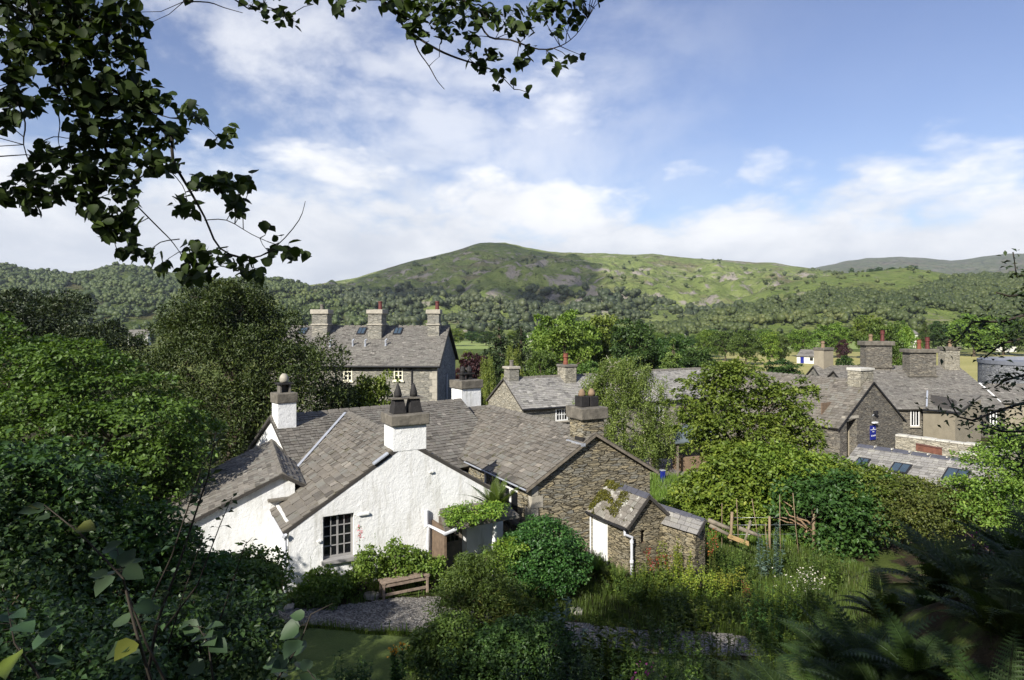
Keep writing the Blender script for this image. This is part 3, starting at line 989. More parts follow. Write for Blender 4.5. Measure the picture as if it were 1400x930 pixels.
# ---- prototypes for trees seen at 50 m and more: unit height, unit-ish width
PROTO = {}
def proto(key, seed, lobes, n, size, m, h=0.6, r0=0.03, **kw):
    rs = np.random.RandomState(seed)
    cm, cc = crown_mesh('crown', rs, lobes, n, size, L[m], **kw)
    tm = trunk_mb(rs, h, r0, lobes)
    to = tm.build('trunk', M['bark'])
    tme = to.data
    bpy.data.objects.remove(to)
    PROTO[key] = (cm, tme)
for k in range(4):
    rs = np.random.RandomState(100 + k)
    lb = lobes_round(rs, 18, (0, 0, 0.52), (0.37, 0.37, 0.40), 0.17, 0.85, -0.9) + [(0, 0, 0.5, 0.3, 0.3, 0.34)]
    proto('round%d' % k, 100 + k, lb, 9000, 0.040, 'broad', 0.6, 0.03, per=75, clump=0.46, shell=(0.7, 1.08), up=0.35)
for k in range(2):
    rs = np.random.RandomState(130 + k)
    lb = []
    for j in range(22):
        f = j / 21
        a = rs.uniform(0, 6.28)
        w = 0.24 * (1 - f) ** 0.8 + 0.02
        lb.append((math.cos(a) * w * 0.6, math.sin(a) * w * 0.6, 0.14 + 0.80 * f, w * 0.75, w * 0.75, 0.08))
    proto('cone%d' % k, 130 + k, lb, 7000, 0.038, 'conifer', 0.92, 0.025, per=40, clump=0.5, flat=0.6, droop=0.5, width=0.4)
for k in range(2):
    rs = np.random.RandomState(150 + k)
    lb = lobes_round(rs, 12, (0, 0, 0.45), (0.42, 0.42, 0.30), 0.20, 0.85, -0.6) + [(0, 0, 0.35, 0.35, 0.35, 0.3)]
    proto('bush%d' % k, 150 + k, lb, 6000, 0.05, 'broad', 0.4, 0.03, per=60, clump=0.45)
rs = np.random.RandomState(170)
lb = lobes_round(rs, 14, (0, 0, 0.60), (0.30, 0.30, 0.30), 0.16, 1.3, -0.6)
proto('weep', 170, lb, 9000, 0.045, 'willow', 0.6, 0.03, per=60, clump=0.40, flat=2.2, droop=1.6, upn=0.2, width=0.35)


def place(key, name, label, cat, px, ytop, Y, wpx, m, group=None, base=None, seed=0):
    """an individual tree: top at photo height ytop, wpx wide at distance Y"""
    x = (px - 700) / 900 * Y
    z0 = float(gz(x, Y)) if base is None else base
    zt = -(ytop - 440) / 900 * Y
    h = zt - z0
    w = wpx / 900 * Y
    rr = random.Random(seed * 31 + int(px))
    t = thing(name, label, cat, (x, Y, z0 - 0.02 * h), group, rr.uniform(0, 6.28), (w / 1.02, w / 1.02, h / 1.0))
    cm, tm = PROTO[key]
    if key.startswith('cone'):
        t.scale = (w / 0.46, w / 0.46, h)
    for nm, me, mm in (('crown', cm, L[m]), ('trunk', tm, M['bark'])):
        o = link(nm, me, t, world=False)
        o.material_slots[0].link = 'OBJECT'
        o.material_slots[0].material = mm
    return t


# ---- woods on the hills: one mass of many small crowns
def wood(name, label, spots, hts, m, seed, quads_per=40):
    rs = np.random.RandomState(seed)
    n = len(spots)
    spots = np.asarray(spots); hts = np.asarray(hts)
    # each crown: four lumpy lobes with a ragged skin of leaf clumps
    o6 = np.array([[1, 0, 0], [-1, 0, 0], [0, 1, 0], [0, -1, 0], [0, 0, 1], [0, 0, -1]], float)
    f8 = [[0, 2, 4], [2, 1, 4], [1, 3, 4], [3, 0, 4], [2, 0, 5], [1, 2, 5], [3, 1, 5], [0, 3, 5]]
    vs, mid, ft = [list(v) for v in o6], {}, []
    def md(i, j):
        k = (min(i, j), max(i, j))
        if k not in mid:
            v = np.array(vs[i]) + np.array(vs[j]); vs.append(list(v / np.linalg.norm(v))); mid[k] = len(vs) - 1
        return mid[k]
    for i, j, k in f8:
        p, q, r = md(i, j), md(j, k), md(k, i)
        ft += [[i, p, r], [p, j, q], [r, q, k], [p, q, r]]
    vs, ft = np.array(vs), np.array(ft)
    LB = 4
    cen = nz(rs.randn(n, LB, 3)) * np.array([0.40, 0.40, 0.20])
    cen[:, 0] = np.array([0, 0, 0.12])
    rad = rs.uniform(0.20, 0.38, (n, LB))
    vv_ = cen[:, :, None, :] + vs[None, None] * rad[:, :, None, None] * rs.uniform(0.62, 1.36, (n, LB, len(vs)))[..., None]
    vv_ = (vv_ + np.array([0, 0, 0.42])) * hts[:, None, None, None] * np.array([1.0, 1.0, 0.95]) + spots[:, None, None, :]
    V1 = vv_.reshape(-1, 3)
    F1 = (ft[None] + (np.arange(n * LB) * len(vs))[:, None, None]).reshape(-1, 3)
    tone = np.clip(rs.uniform(0, 1, n) * .5 + (fbm(spots[:, 0] * .012, spots[:, 1] * .012, seed, 3) - .3) * 1.3, 0, 1)
    r1 = np.repeat(np.repeat(tone, LB) * 0.7 + rs.uniform(0, 0.25, n * LB), len(ft))
    K = 18
    j = rs.randint(0, LB, (n, K))
    cc_ = np.take_along_axis(cen, np.repeat(j[:, :, None], 3, 2), 1); rr_ = np.take_along_axis(rad, j, 1)[..., None]
    d = nz(rs.randn(n, K, 3) + np.array([0, 0, 0.35]))
    pos = ((cc_ + d * rr_ * 1.02 + np.array([0, 0, .42])) * hts[:, None, None] + spots[:, None, :]).reshape(-1, 3)
    nr = nz(d.reshape(-1, 3) + rs.randn(n * K, 3) * 0.35)
    sz = np.repeat(hts, K) * 0.16 * rs.uniform(0.6, 1.3, n * K)
    dd = rs.randn(n * K, 3)
    V2, F2 = leaf_quads(rs, pos - nz(dd) * sz[:, None] * 0.5, sz, nr, dd, 'kite', 0.9, 0.1)
    r2 = np.repeat(np.repeat(tone, K) * 0.7 + rs.uniform(0, 0.25, n * K), 2)
    me = np_mesh(name, np.concatenate([V1, V2]), np.concatenate([F1, F2 + len(V1)]), np.concatenate([r1, r2]), L[m], True)
    return tag(link(name, me), label, kind='stuff')


def hill_spots(hill, pxa, pxb, n, prob, seed):
    rs = np.random.RandomState(seed)
    px = rs.uniform(pxa, pxb, n)
    Y = hill.Yb + (hill.Yr * 1.0 - hill.Yb) * np.sqrt(rs.uniform(0.0, 1, n))
    z = hill.z(px, Y)
    py = 440 - z / Y * 900
    p = prob(px, py, Y)
    k = rs.uniform(0, 1, n) < p
    return np.stack([(px - 700) / 900 * Y, Y, z], -1)[k], px[k], py[k]


L['hillwood'] = leafmat('hill_wood_leaf', (0.038, 0.062, 0.020), (0.082, 0.112, 0.034), (0.13, 0.155, 0.050), 0.2)
L['hilldark'] = leafmat('hill_conifer_leaf', (0.036, 0.058, 0.028), (0.070, 0.095, 0.042), (0.10, 0.125, 0.052), 0.15)
s0, px_, py_ = hill_spots(H0, -300, 600, 17000, lambda px, py, Y: np.clip(0.04 + (py - np.interp(px, H0.px, H0.py)) / 30, 0, 1) * (fbm(px * 0.02, py * 0.05, 3) > 0.36), 1)
rs_ = np.random.RandomState(2)
wood('hillside_wood', 'green broadleaf wood covering the low fell behind the yews', s0, 3.4 + 8 * rs_.uniform(0, 1, len(s0)) ** 2.2, 'hillwood', 3)
s1, px_, py_ = hill_spots(H1, 430, 1180, 22000, lambda px, py, Y: np.clip((py - np.interp(px, [430, 480, 560, 640, 760, 850, 900, 960, 1180], [392, 398, 392, 398, 396, 394, 412, 420, 412])) / 14, 0, 1) * np.where(px < 890, 0.95, 0.55 * (fbm(px * 0.02, py * 0.06, 8) > 0.45)), 4)
wood('conifer_wood', 'dark wood along the shaded foot of the tall fell', s1, 4.5 + 11 * rs_.uniform(0, 1, len(s1)) ** 2, 'hilldark', 5)
s2, px_, py_ = hill_spots(H2, 880, 1700, 22000, lambda px, py, Y: np.clip((py - np.interp(px, [900, 1000, 1060, 1130, 1180, 1230, 1290, 1320, 1400, 1900], [440, 424, 410, 396, 398, 404, 384, 378, 378, 365])) / 8, 0, 1) * (fbm(px * 0.03, py * 0.07, 12) > 0.30) * np.where((px > 1265) & (px < 1308) & (py > 425) & (py < 446), 0, 1), 6)
wood('broadleaf_wood', 'broadleaf wood over the low hill behind the hayfield', s2, 3.0 + 7 * rs_.uniform(0, 1, len(s2)) ** 2.2, 'hillwood', 7)
s3, px_, py_ = hill_spots(H1, 560, 1150, 1300, lambda px, py, Y: 0.55 * (fbm(px * 0.03, py * 0.05, 21) > 0.52) * (py > 352), 9)
wood('hillside_scrub', 'scattered bushes and small trees over the grassy fell', s3, rs_.uniform(4, 9, len(s3)), 'hillwood', 10)
s4, px_, py_ = hill_spots(H2, 980, 1400, 420, lambda px, py, Y: 0.5 * (py < 400), 14)
wood('knoll_scrub', 'bushes dotted over the grassy top of the low hill', s4, rs_.uniform(3, 6, len(s4)), 'hillwood', 15)

# ------------------------------------------------------------------ building helpers
def slates(mb, e0, e1, r1, r0, expo=(0.32, 0.16), wid=(0.42, 0.24), seed=1, th=0.022, jit=1.0, tone=(0, 1)):
    """courses of separate slates laid on the plane eave e0-e1, ridge r0-r1 (e0->e1 runs left to right seen from outside)"""
    rs = random.Random(seed)
    e0, e1, r1, r0 = Vector(e0), Vector(e1), Vector(r1), Vector(r0)
    n = (e1 - e0).cross(r0 - e0).normalized()
    Ls = ((r0 - e0).length + (r1 - e1).length) / 2
    def pt(a, b):
        return (e0.lerp(e1, a)).lerp(r0.lerp(r1, a), b)
    b = 0.0
    while b < 1.0 - 1e-4:
        ex = (expo[0] + (expo[1] - expo[0]) * b) / Ls
        b1 = min(1.0, b + ex)
        if 1.0 - b1 < ex * 0.4:
            b1 = 1.0
        wl = (e0.lerp(r0, b) - e1.lerp(r1, b)).length
        ww = wid[0] + (wid[1] - wid[0]) * b
        a = 0.0
        edges = [0.0]
        first = rs.uniform(0.35, 1.0)
        while True:
            a += ww * (rs.uniform(0.65, 1.4) if len(edges) > 1 else first) / wl
            if a > 1 - 0.4 * ww / wl:
                break
            edges.append(a)
        edges.append(1.0)
        for a0, a1 in zip(edges, edges[1:]):
            g = 0.007 / wl
            dj = rs.uniform(-0.022, 0.012) * jit / Ls
            t0 = th * rs.uniform(0.9, 1.9)
            tw = rs.uniform(-0.006, 0.006) * jit
            lo0, lo1 = pt(a0 + g, b + dj), pt(a1 - g, b + dj + rs.uniform(-0.01, 0.01) * jit / Ls)
            up0, up1 = pt(a0 + g, min(1.0, b1 + 0.05 / Ls)), pt(a1 - g, min(1.0, b1 + 0.05 / Ls))
            T = [lo0 + n * (t0 + tw), lo1 + n * (t0 - tw), up1 + n * 0.004, up0 + n * 0.004]
            B = [lo0 - n * 0.004, lo1 - n * 0.004]
            i = len(mb.v)
            mb.v += [tuple(p) for p in T + B]
            mb.f += [(i, i + 1, i + 2, i + 3), (i + 4, i + 5, i + 1, i), (i + 5, i + 2, i + 1), (i + 4, i, i + 3)]
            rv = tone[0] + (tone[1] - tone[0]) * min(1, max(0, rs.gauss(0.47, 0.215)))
            mb.r += [rv, rv * .25, rv * .25, rv * .25]  # edge faces darkened in colour, standing in for shadow below each slate
        b = b1
    # solid bed below the slates
    return n


def roof_slab(mb, e0, e1, r1, r0, th=0.09):
    e0, e1, r1, r0 = map(Vector, (e0, e1, r1, r0))
    n = (e1 - e0).cross(r0 - e0).normalized()
    a = 0.002
    mb.hexa([p - n * th for p in (e0, e1, r1, r0)], [p - n * a for p in (e0, e1, r1, r0)])


def roof(parent, planes, m='slate', name='roof', ridge=None, ridge_m='ridge', th=0.022, rw=0.16, tile=0.45, **kw):
    """planes: list of (e0, e1, r1, r0, opts); roof slates with bed boards and ridge as sub-parts"""
    mb, ub = MB(), MB()
    for k, p in enumerate(planes):
        o = dict(kw)
        if len(p) > 4:
            o.update(p[4])
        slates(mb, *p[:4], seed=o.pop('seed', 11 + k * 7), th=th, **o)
        roof_slab(ub, *p[:4])
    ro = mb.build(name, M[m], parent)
    ub.build('roof_boarding', M['under'], ro)
    if ridge:
        rb = MB()
        rs = random.Random(3)
        for a, b_, *sd in ridge:
            a, b_ = Vector(a), Vector(b_)
            d = (b_ - a)
            n_ = max(1, int(round(d.length / tile)))
            side = Vector((d.y, -d.x, 0)).normalized()
            up = Vector((0, 0, 1))
            drop = sd[0] if sd else 0.6
            for q in range(n_):
                p0 = a + d * (q / n_ + 0.004)
                p1 = a + d * ((q + 1) / n_ - 0.004)
                h = 0.055 + rs.uniform(-0.008, 0.012)
                def sec(p):
                    return [p + side * rw + up * (-rw * drop + 0.035), p + side * rw * 0.5 + up * (-rw * 0.5 * drop + h * 0.95), p + up * h,
                            p - side * rw * 0.5 + up * (-rw * 0.5 * drop + h * 0.95), p - side * rw + up * (-rw * drop + 0.035), p - up * 0.08]
                rb.prism(sec(p0), p1 - p0, rs.random())
        rb.build('ridge', M[ridge_m], ro)
    return ro


def lumpy_box(mb, fr, t0, t1, s0, s1, z0, z1, j, rs, r=0.5):
    c = [(t0, s0), (t1, s0), (t1, s1), (t0, s1)]
    f = lambda: rs.uniform(-j, j)
    mb.hexa([fr(a + f(), b + f(), z0 + f()) for a, b in c], [fr(a + f(), b + f(), z1 + f()) for a, b in c], r)


def chimney(parent, fr, t, s, w, d, z0, z1, m, cap_h=0.16, over=0.07, pots=(), cap_m='cap', band=None, seed=1, label=None, flash=None):
    """stack with projecting cap; pots: list of (kind, dt, ds)"""
    rs = random.Random(seed)
    mb = MB()
    mb.box(fr, t - w / 2, t + w / 2, s - d / 2, s + d / 2, z0, z1)
    ch = mb.build('chimney', M[m], parent, bevel=0.0 if m == 'white' else 0.02)
    if label: ch['label'] = label
    cb = MB()
    lumpy_box(cb, fr, t - w / 2 - over, t + w / 2 + over, s - d / 2 - over, s + d / 2 + over, z1 - 0.01, z1 + cap_h, 0.012, rs)
    cb.build('chimney_cap', M[cap_m], ch, bevel=0.03)
    if band is not None:
        cb = MB(); cb.box(fr, t - w / 2 - over * .7, t + w / 2 + over * .7, s - d / 2 - over * .7, s + d / 2 + over * .7, band, band + 0.10)
        cb.build('stone_band', M[cap_m], ch, bevel=0.02)
    if flash:
        fb = MB()
        fb.box(fr, t - w / 2 - 0.05, t + w / 2 + 0.05, s - d / 2 - 0.10, s - d / 2 + 0.02, flash - 0.03, flash + 0.05)
        fb.build('flashing', M['lead'], ch)
    zt = z1 + cap_h - 0.005
    for kind, dt, ds in pots:
        c = fr(t + dt, s + ds, zt)
        pb = MB()
        if kind == 'slabs':            # four leaning slates carrying a slab and a round stone
            for a in (-1, 1):
                pb.box(fr, t + dt + a * 0.17 - 0.03, t + dt + a * 0.17 + 0.03, s + ds - 0.15, s + ds + 0.15, zt, zt + 0.30)
            pb.box(fr, t + dt - 0.13, t + dt + 0.13, s + ds + 0.08, s + ds + 0.14, zt, zt + 0.30)
            pb.build('chimney_pot', M['ridge'], ch)
            p2 = MB(); p2.box(fr, t + dt - 0.27, t + dt + 0.27, s + ds - 0.22, s + ds + 0.22, zt + 0.302, zt + 0.355)
            p2.build('chimney_slab', M['black'], ch)
            p3 = MB(); p3.lathe(c + Vector((0, 0, 0.357)), [(0.13, 0), (0.165, 0.08), (0.16, 0.18), (0.12, 0.28), (0.05, 0.33)], 12)
            p3.build('round_stone', M['quoin'], ch, smooth=True)
        elif kind == 'spire':           # sooty square pot of slates with a pointed top
            w0, w1 = 0.21, 0.145
            q = [(-1, -1), (1, -1), (1, 1), (-1, 1)]
            pb.hexa([fr(t + dt + a * w0, s + ds + b * w0, zt) for a, b in q], [fr(t + dt + a * w1, s + ds + b * w1, zt + 0.42) for a, b in q])
            pb.build('chimney_pot', M['black'], ch, bevel=0.02)
            p2 = MB(); lumpy_box(p2, fr, t + dt - 0.24, t + dt + 0.24, s + ds - 0.21, s + ds + 0.21, zt + 0.424, zt + 0.465, 0.015, rs)
            p2.build('chimney_slab', M['cap'], ch)
            p3 = MB(); p3.lathe(c + Vector((0, 0, 0.467)), [(0.105, 0), (0.12, 0.08), (0.085, 0.22), (0.02, 0.40)], 10)
            p3.build('pot_spike', M['black'], ch, smooth=True)
        elif kind == 'blackpair':
            for a in (-1, 1):
                pb.box(fr, t + dt + a * 0.19 - 0.09, t + dt + a * 0.19 + 0.09, s + ds - 0.12, s + ds + 0.12, zt, zt + 0.26)
            pb.box(fr, t + dt - 0.36, t + dt + 0.36, s + ds - 0.2, s + ds + 0.2, zt + 0.262, zt + 0.31)
            for a in (-1, 1):
                pb.lathe(c + fr.v * (a * 0.18) + Vector((0, 0, 0.312)), [(0.10, 0), (0.13, 0.10), (0.10, 0.24), (0.04, 0.32)], 8)
            pb.build('chimney_pot', M['black'], ch)
        elif kind == 'stonepair':       # two dark square pots, each with a rounded mossy stone
            pb.box(fr, t + dt - 0.36, t + dt - 0.02, s + ds - 0.2, s + ds + 0.2, zt, zt + 0.36)
            pb.box(fr, t + dt + 0.03, t + dt + 0.36, s + ds - 0.2, s + ds + 0.2, zt, zt + 0.34)
            pb.build('chimney_pot', M['black'], ch, bevel=0.02)
            for a in (-0.20, 0.20):
                p3 = MB(); p3.lathe(c + fr.v * a + Vector((0, 0, 0.35)), [(0.12, 0), (0.13, 0.08), (0.085, 0.20), (0.03, 0.25)], 10)
                p3.build('round_stone', M['buffpot'], ch, smooth=True)
        elif kind == 'stub':
            pb.lathe(c, [(0.13, 0), (0.12, 0.30), (0.15, 0.32), (0.15, 0.40)], 12)
            pb.build('chimney_pot', M['ridge'], ch, smooth=False)
        else:                           # round clay pot (colour = kind, height by key)
            hh = {'terracotta': 0.75, 'buffpot': 0.62, 'darkred': 0.95}[kind]
            pb.lathe(c, [(0.17, 0), (0.16, hh * 0.25), (0.14, hh * 0.3), (0.14, hh * 0.62), (0.19, hh * 0.66), (0.19, hh * 0.74), (0.15, hh * 0.78), (0.16, hh * 0.95), (0.19, hh)], 14)
            pb.build('chimney_pot', M[kind], ch, smooth=False)
    return ch


def window(parent, fr, plane, a0, a1, z0, z1, cols, rows, frame_m, side='s', proud=0.03, bar=0.03, fw=0.06, sill=True, sill_m='quoin', depth=0.08, bars_v=None):
    """window in the plane s=plane (side 's', seen from -s) or t=plane (side 't', seen from -t; '+t' seen from +t)"""
    def bx(mb, a, b, n0, n1, za, zb):
        if side == 's':
            mb.box(fr, a, b, plane + n0, plane + n1, za, zb)
        elif side == 't':
            mb.box(fr, plane + n0, plane + n1, a, b, za, zb)
        else:
            mb.box(fr, plane - n1, plane - n0, a, b, za, zb)
    mb = MB()
    n0, n1 = -proud, depth - proud
    bx(mb, a0, a0 + fw, n0, n1, z0, z1); bx(mb, a1 - fw, a1, n0, n1, z0, z1)
    bx(mb, a0 + fw, a1 - fw, n0, n1, z0, z0 + fw); bx(mb, a0 + fw, a1 - fw, n0, n1, z1 - fw, z1)
    f = mb.build('window', M[frame_m], parent)
    bb = MB()
    iw, ih = a1 - a0 - 2 * fw, z1 - z0 - 2 * fw
    for k in range(1, cols):
        x = a0 + fw + iw * k / cols
        wb = bar * (1.9 if cols % 2 == 0 and k == cols // 2 else 1) / 2
        bx(bb, x - wb, x + wb, n0 + 0.012, n1 - 0.01, z0 + fw, z1 - fw)
    for k in range(1, rows):
        z = z0 + fw + ih * k / rows
        bx(bb, a0 + fw, a1 - fw, n0 + 0.016, n1 - 0.014, z - bar / 2, z + bar / 2)
    if bb.v:
        bb.build('glazing_bars', M[frame_m], f)
    gb = MB(); bx(gb, a0 + fw * .5, a1 - fw * .5, n0 + 0.03, n1 - 0.02, z0 + fw * .5, z1 - fw * .5)
    gb.build('pane', M['glass'], f)
    if sill:
        sb = MB(); bx(sb, a0 - 0.08, a1 + 0.08, n0 - 0.09, n1, z0 - 0.10, z0 - 0.004)
        sb.build('sill', M[sill_m], f, bevel=0.01)
    return f


def pipe(parent, pts, r=0.04, m='pipe', name='downpipe', collars=()):
    mb = MB(); mb.tube(pts, r, 9)
    for z in collars:
        p = Vector(pts[-1]); mb.tube([Vector((p.x, p.y, z)), Vector((p.x, p.y, z + 0.08))], r * 1.45, 9)
    return mb.build(name, M[m], parent, smooth=False)


A = Fr(-5.93, 17.5, R(28))

# ------------------------------------------------------------------ white cottage
wc = thing('white_cottage', 'whitewashed roughcast cottage with three slate roofs and white chimneys', 'cottage', A(3, 4, -7.4))
# gable facing the garden
RZ, RT = -3.44, 3.29
def zA(t):           # roof surface height over the garden gable
    return RZ - 0.622 * abs(t - RT) if t < RT else RZ - 0.62 * (t - RT)
t0, z0_ = A.at(441.5, 706, 0); t1, z1_ = A.at(484, 762, 0)
wt, wb_ = -5.31, -6.50
mb = MB()
g0 = -8.3
mb.panel(A(0, 0, 0), A.v, (0, 0, 1), [(0, g0), (6.4, g0), (6.4, zA(6.4) - .05), (RT, RZ - .06), (0, zA(0) - .05)],
         [[(t0, wb_), (t0, wt), (t1, wt), (t1, wb_)]], 0.45)
mb.build('gable_wall', M['white'], wc)
mb = MB(); mb.box(A, 0.0, 0.45, 0.452, 3.4, g0, zA(0.2) - 0.06); mb.build('side_wall', M['white'], wc)
mb = MB(); mb.box(A, 5.95, 6.4, 0.452, 4.5, g0, zA(6.3) - 0.06); mb.build('side_wall', M['white'], wc)
# window: small-paned casement
window(wc, A, 0.16, t0 + 0.005, t1 - 0.005, wb_ + 0.005, wt - 0.005, 4, 4, 'greyframe', bar=0.028, fw=0.05, sill=False, depth=0.07)
mb = MB(); mb.box(A, t0 - 0.05, t1 + 0.08, -0.10, 0.14, wb_ - 0.12, wb_ + 0.002)
mb.build('window_sill', M['greyframe'], wc, bevel=0.012)
for q in ((t1 + 0.10, t1 + 0.42, -0.07, 0.01, wt - 0.10, wt - 0.04), (t0 - 0.16, t0 - 0.05, -0.06, 0.01, -5.98, -5.93), (3.95, 4.08, -0.06, 0.01, -4.45, -4.39)):
    mb = MB(); mb.box(A, *q); mb.build('projecting_slate', M['white'], wc, bevel=0.01)
# main range behind, turned a little away
B = Fr(-8.85, 24.0, R(38))
SB = 0.60
zB = lambda s: -3.45 - SB * abs(s)
mb = MB()
mb.panel(B(0.12, 0, 0), -B.u, (0, 0, 1), [(-3.1, g0), (3.3, g0), (3.3, zB(3.3) - .06), (0, -3.52), (-3.1, zB(3.1) - .06)], [], 0.4)
mb.build('end_wall', M['white'], wc)
mb = MB(); mb.box(B, 0.53, 9.4, 2.7, 3.1, g0, zB(3.0) - .12); mb.build('rear_wall', M['white'], wc)
mb = MB(); mb.panel(B(8.25, 0, 0), B.u, (0, 0, 1), [(-3.0, g0), (3.1, g0), (3.1, zB(3.1) - .06), (0, -3.52), (-3.0, zB(3.0) - .06)], [], 0.3)
mb.build('end_wall', M['white'], wc)
roof(wc, [(B(0, -3.5, zB(3.5)), B(8.4, -3.5, zB(3.5)), B(8.4, 0, -3.45), B(0, 0, -3.45)),
          (B(8.4, 3.3, zB(3.3)), B(0, 3.3, zB(3.3)), B(0, 0, -3.45), B(8.4, 0, -3.45))], 'slate_dark', ridge=[(B(0, 0, -3.45), B(8.4, 0, -3.45))], expo=(0.19, 0.125), wid=(0.25, 0.17))
# low end of the main range, under the far chimney
roof(wc, [(B(8.42, -3.4, zB(3.4) - .40), B(9.9, -3.4, zB(3.4) - .40), B(9.9, 0.3, -3.9), B(8.42, 0.3, -3.9)),
          (B(9.9, 3.2, zB(3.2) - .4), B(8.42, 3.2, zB(3.2) - .4), B(8.42, 0.3, -3.9), B(9.9, 0.3, -3.9))], 'slate', ridge=[(B(8.42, 0.3, -3.9), B(9.9, 0.3, -3.9))], expo=(0.19, 0.125), wid=(0.25, 0.17))
# garden gable roof
ov = 0.01
roof(wc, [(A(-0.16, 4.2, zA(-0.16)), A(-0.16, -ov, zA(-0.16)), A(RT, -ov, RZ), A(RT, 6.9, RZ)),
          (A(6.5, -ov, zA(6.5)), A(6.5, 7.5, zA(6.5)), A(RT, 7.5, RZ), A(RT, -ov, RZ))], 'slate', expo=(0.34, 0.15), wid=(0.36, 0.20), th=0.030, jit=1.8,
     ridge=[(A(RT, 0.9, RZ), A(RT, 6.8, RZ))])
# lead valley between the two
mb = MB()
va, vb = A(-0.05, 3.25, zA(-0.05) + 0.055), A(3.15, 6.75, zA(3.15) + 0.075)
dv = (vb - va).normalized(); sdv = dv.cross(Vector((0, 0, 1))).normalized()
mb.hexa([va - sdv * .05, va + sdv * .05, vb + sdv * .05, vb - sdv * .05], [p + Vector((0, 0, .025)) for p in (va - sdv * .05, va + sdv * .05, vb + sdv * .05, vb - sdv * .05)])
mb.build('lead_valley', M['lead'], wc)
# chimneys
ch = chimney(wc, A, 3.36, 0.418, 1.0, 0.86, -3.72, -2.98, 'white', 0.30, 0.085, [('spire', -0.22, 0.0), ('spire', 0.27, 0.02)], seed=4, label='broad white stack over the garden gable with two pointed black pots')
mb = MB(); mb.hexa([A(RT - 1.0, -.08, zA(RT - 1.0) + .03), A(RT - .58, -.08, zA(RT - .58) + .03), A(RT - .58, .12, zA(RT - .58) + .03), A(RT - 1.0, .12, zA(RT - 1.0) + .03)], [A(RT - 1.0, -.08, zA(RT - 1.0) + .07), A(RT - .58, -.08, zA(RT - .58) + .07), A(RT - .58, .12, zA(RT - .58) + .07), A(RT - 1.0, .12, zA(RT - 1.0) + .07)])
mb.build('flashing', M['lead'], ch)
chimney(wc, B, 0.42, -0.35, 0.66, 0.66, -4.2, -2.93, 'white', 0.36, 0.05, [('slabs', 0, 0)], seed=5, label='small white stack at the far left end with a round stone on top', flash=-3.98)
chimney(wc, B, 9.15, 0.75, 1.05, 0.85, -4.6, -3.02, 'white', 0.36, 0.08, [('blackpair', -0.02, 0)], seed=6, label='white stack at the back with two low black pots', flash=-3.95)
# low wing on the left
a0, a1 = Vector((-6.84, 19.6, -4.50)), Vector((-8.70, 23.8, -4.28))
dn = Vector((-0.883, -0.469, 0))
eL = 3.3
e0_, e1_ = a0 + dn * eL + Vector((0, 0, -0.43 * eL)), a1 + dn * eL + Vector((0, 0, -0.43 * eL))
rr0, rr1 = a0 - dn * 0.85 + Vector((0, 0, -0.52)), a1 - dn * 0.7 + Vector((0, 0, -0.45))
fo = (a0 - a1).normalized() * 0.12
roof(wc, [(e1_, e0_ + fo, a0 + fo, a1), (rr0 + fo, rr1, a1, a0 + fo)], 'slate_lichen', expo=(0.22, 0.13), wid=(0.26, 0.18), ridge=[(a0 + fo, a1)], rw=0.12)
LF = Fr(a0.x, a0.y, R(28))
mb = MB()
mb.panel(LF(0, 0, 0), LF.v, (0, 0, 1), [(-3.2, g0), (0.36, g0), (0.36, -4.73), (0, -4.56), (-3.2, -4.56 - 0.43 * 3.2)], [], 0.4)
mb.build('wing_wall', M['white'], wc)
mb = MB(); mb.box(LF, -3.2, -2.8, 0.402, 4.4, g0, -6.0); mb.build('wing_wall', M['white'], wc)
mb = MB(); mb.box(LF, -0.42, 0.30, -0.16, 0.0, -5.30, -5.22)
mb.build('projecting_slate', M['cap'], wc, bevel=0.015)
# rainwater pipe on the corner
pipe(wc, [A(-0.10, -0.10, -5.62), A(-0.09, 0.03, -5.80), A(-0.085, 0.05, -7.75)], 0.042, collars=(-6.05, -7.1))
pipe(wc, [A(-0.16, 2.4, -5.66), A(-0.16, -0.12, -5.66)], 0.05, name='gutter')
# porch between the two houses
pt0, pt1 = 3.98, 6.35
ph = MB(); ph.hexa([A(pt0, -1.15, -5.86), A(pt1, -1.15, -5.80), A(pt1, 0.0, -5.64), A(pt0 + .3, 0.0, -5.64)], [A(pt0, -1.15, -5.76), A(pt1, -1.15, -5.71), A(pt1, 0.0, -5.52), A(pt0 + .3, 0.0, -5.54)])
po = ph.build('porch_roof', M['ridge'], wc)
mb = MB(); mb.box(A, pt0 + .05, pt0 + .12, -1.0, 0, -7.6, -5.84); mb.build('porch_side', M['timber'], po)
mb = MB(); mb.tube([A(5.55, -1.0, -7.6), A(5.62, -1.0, -5.8)], 0.065, 8); mb.build('porch_post', M['paint'], po)
mb = MB(); mb.box(A, 5.05, 5.42, -0.25, -0.21, -7.6, -5.76); mb.build('porch_panel', M['paint'], po)
mb = MB(); mb.box(A, 4.25, 5.0, -0.03, 0.0, -7.6, -5.76); do = mb.build('door', M['oldwood'], wc)
mb = MB()
for i in range(4):
    for j in range(3):
        mb.box(A, 4.38 + i * 0.13, 4.38 + i * 0.13 + 0.10, -0.045, -0.031, -6.55 + j * 0.18, -6.55 + j * 0.18 + 0.15)
mb.build('pane', M['glass'], do)
pipe(wc, [A(4.32, -1.18, -5.82), A(3.98, -1.2, -5.90), A(3.90, -0.10, -5.95), A(3.84, -0.08, -7.6)], 0.05)
pipe(wc, [A(3.84, -0.08, -5.5), A(3.84, -0.08, -5.98)], 0.06, name='rainwater_head')

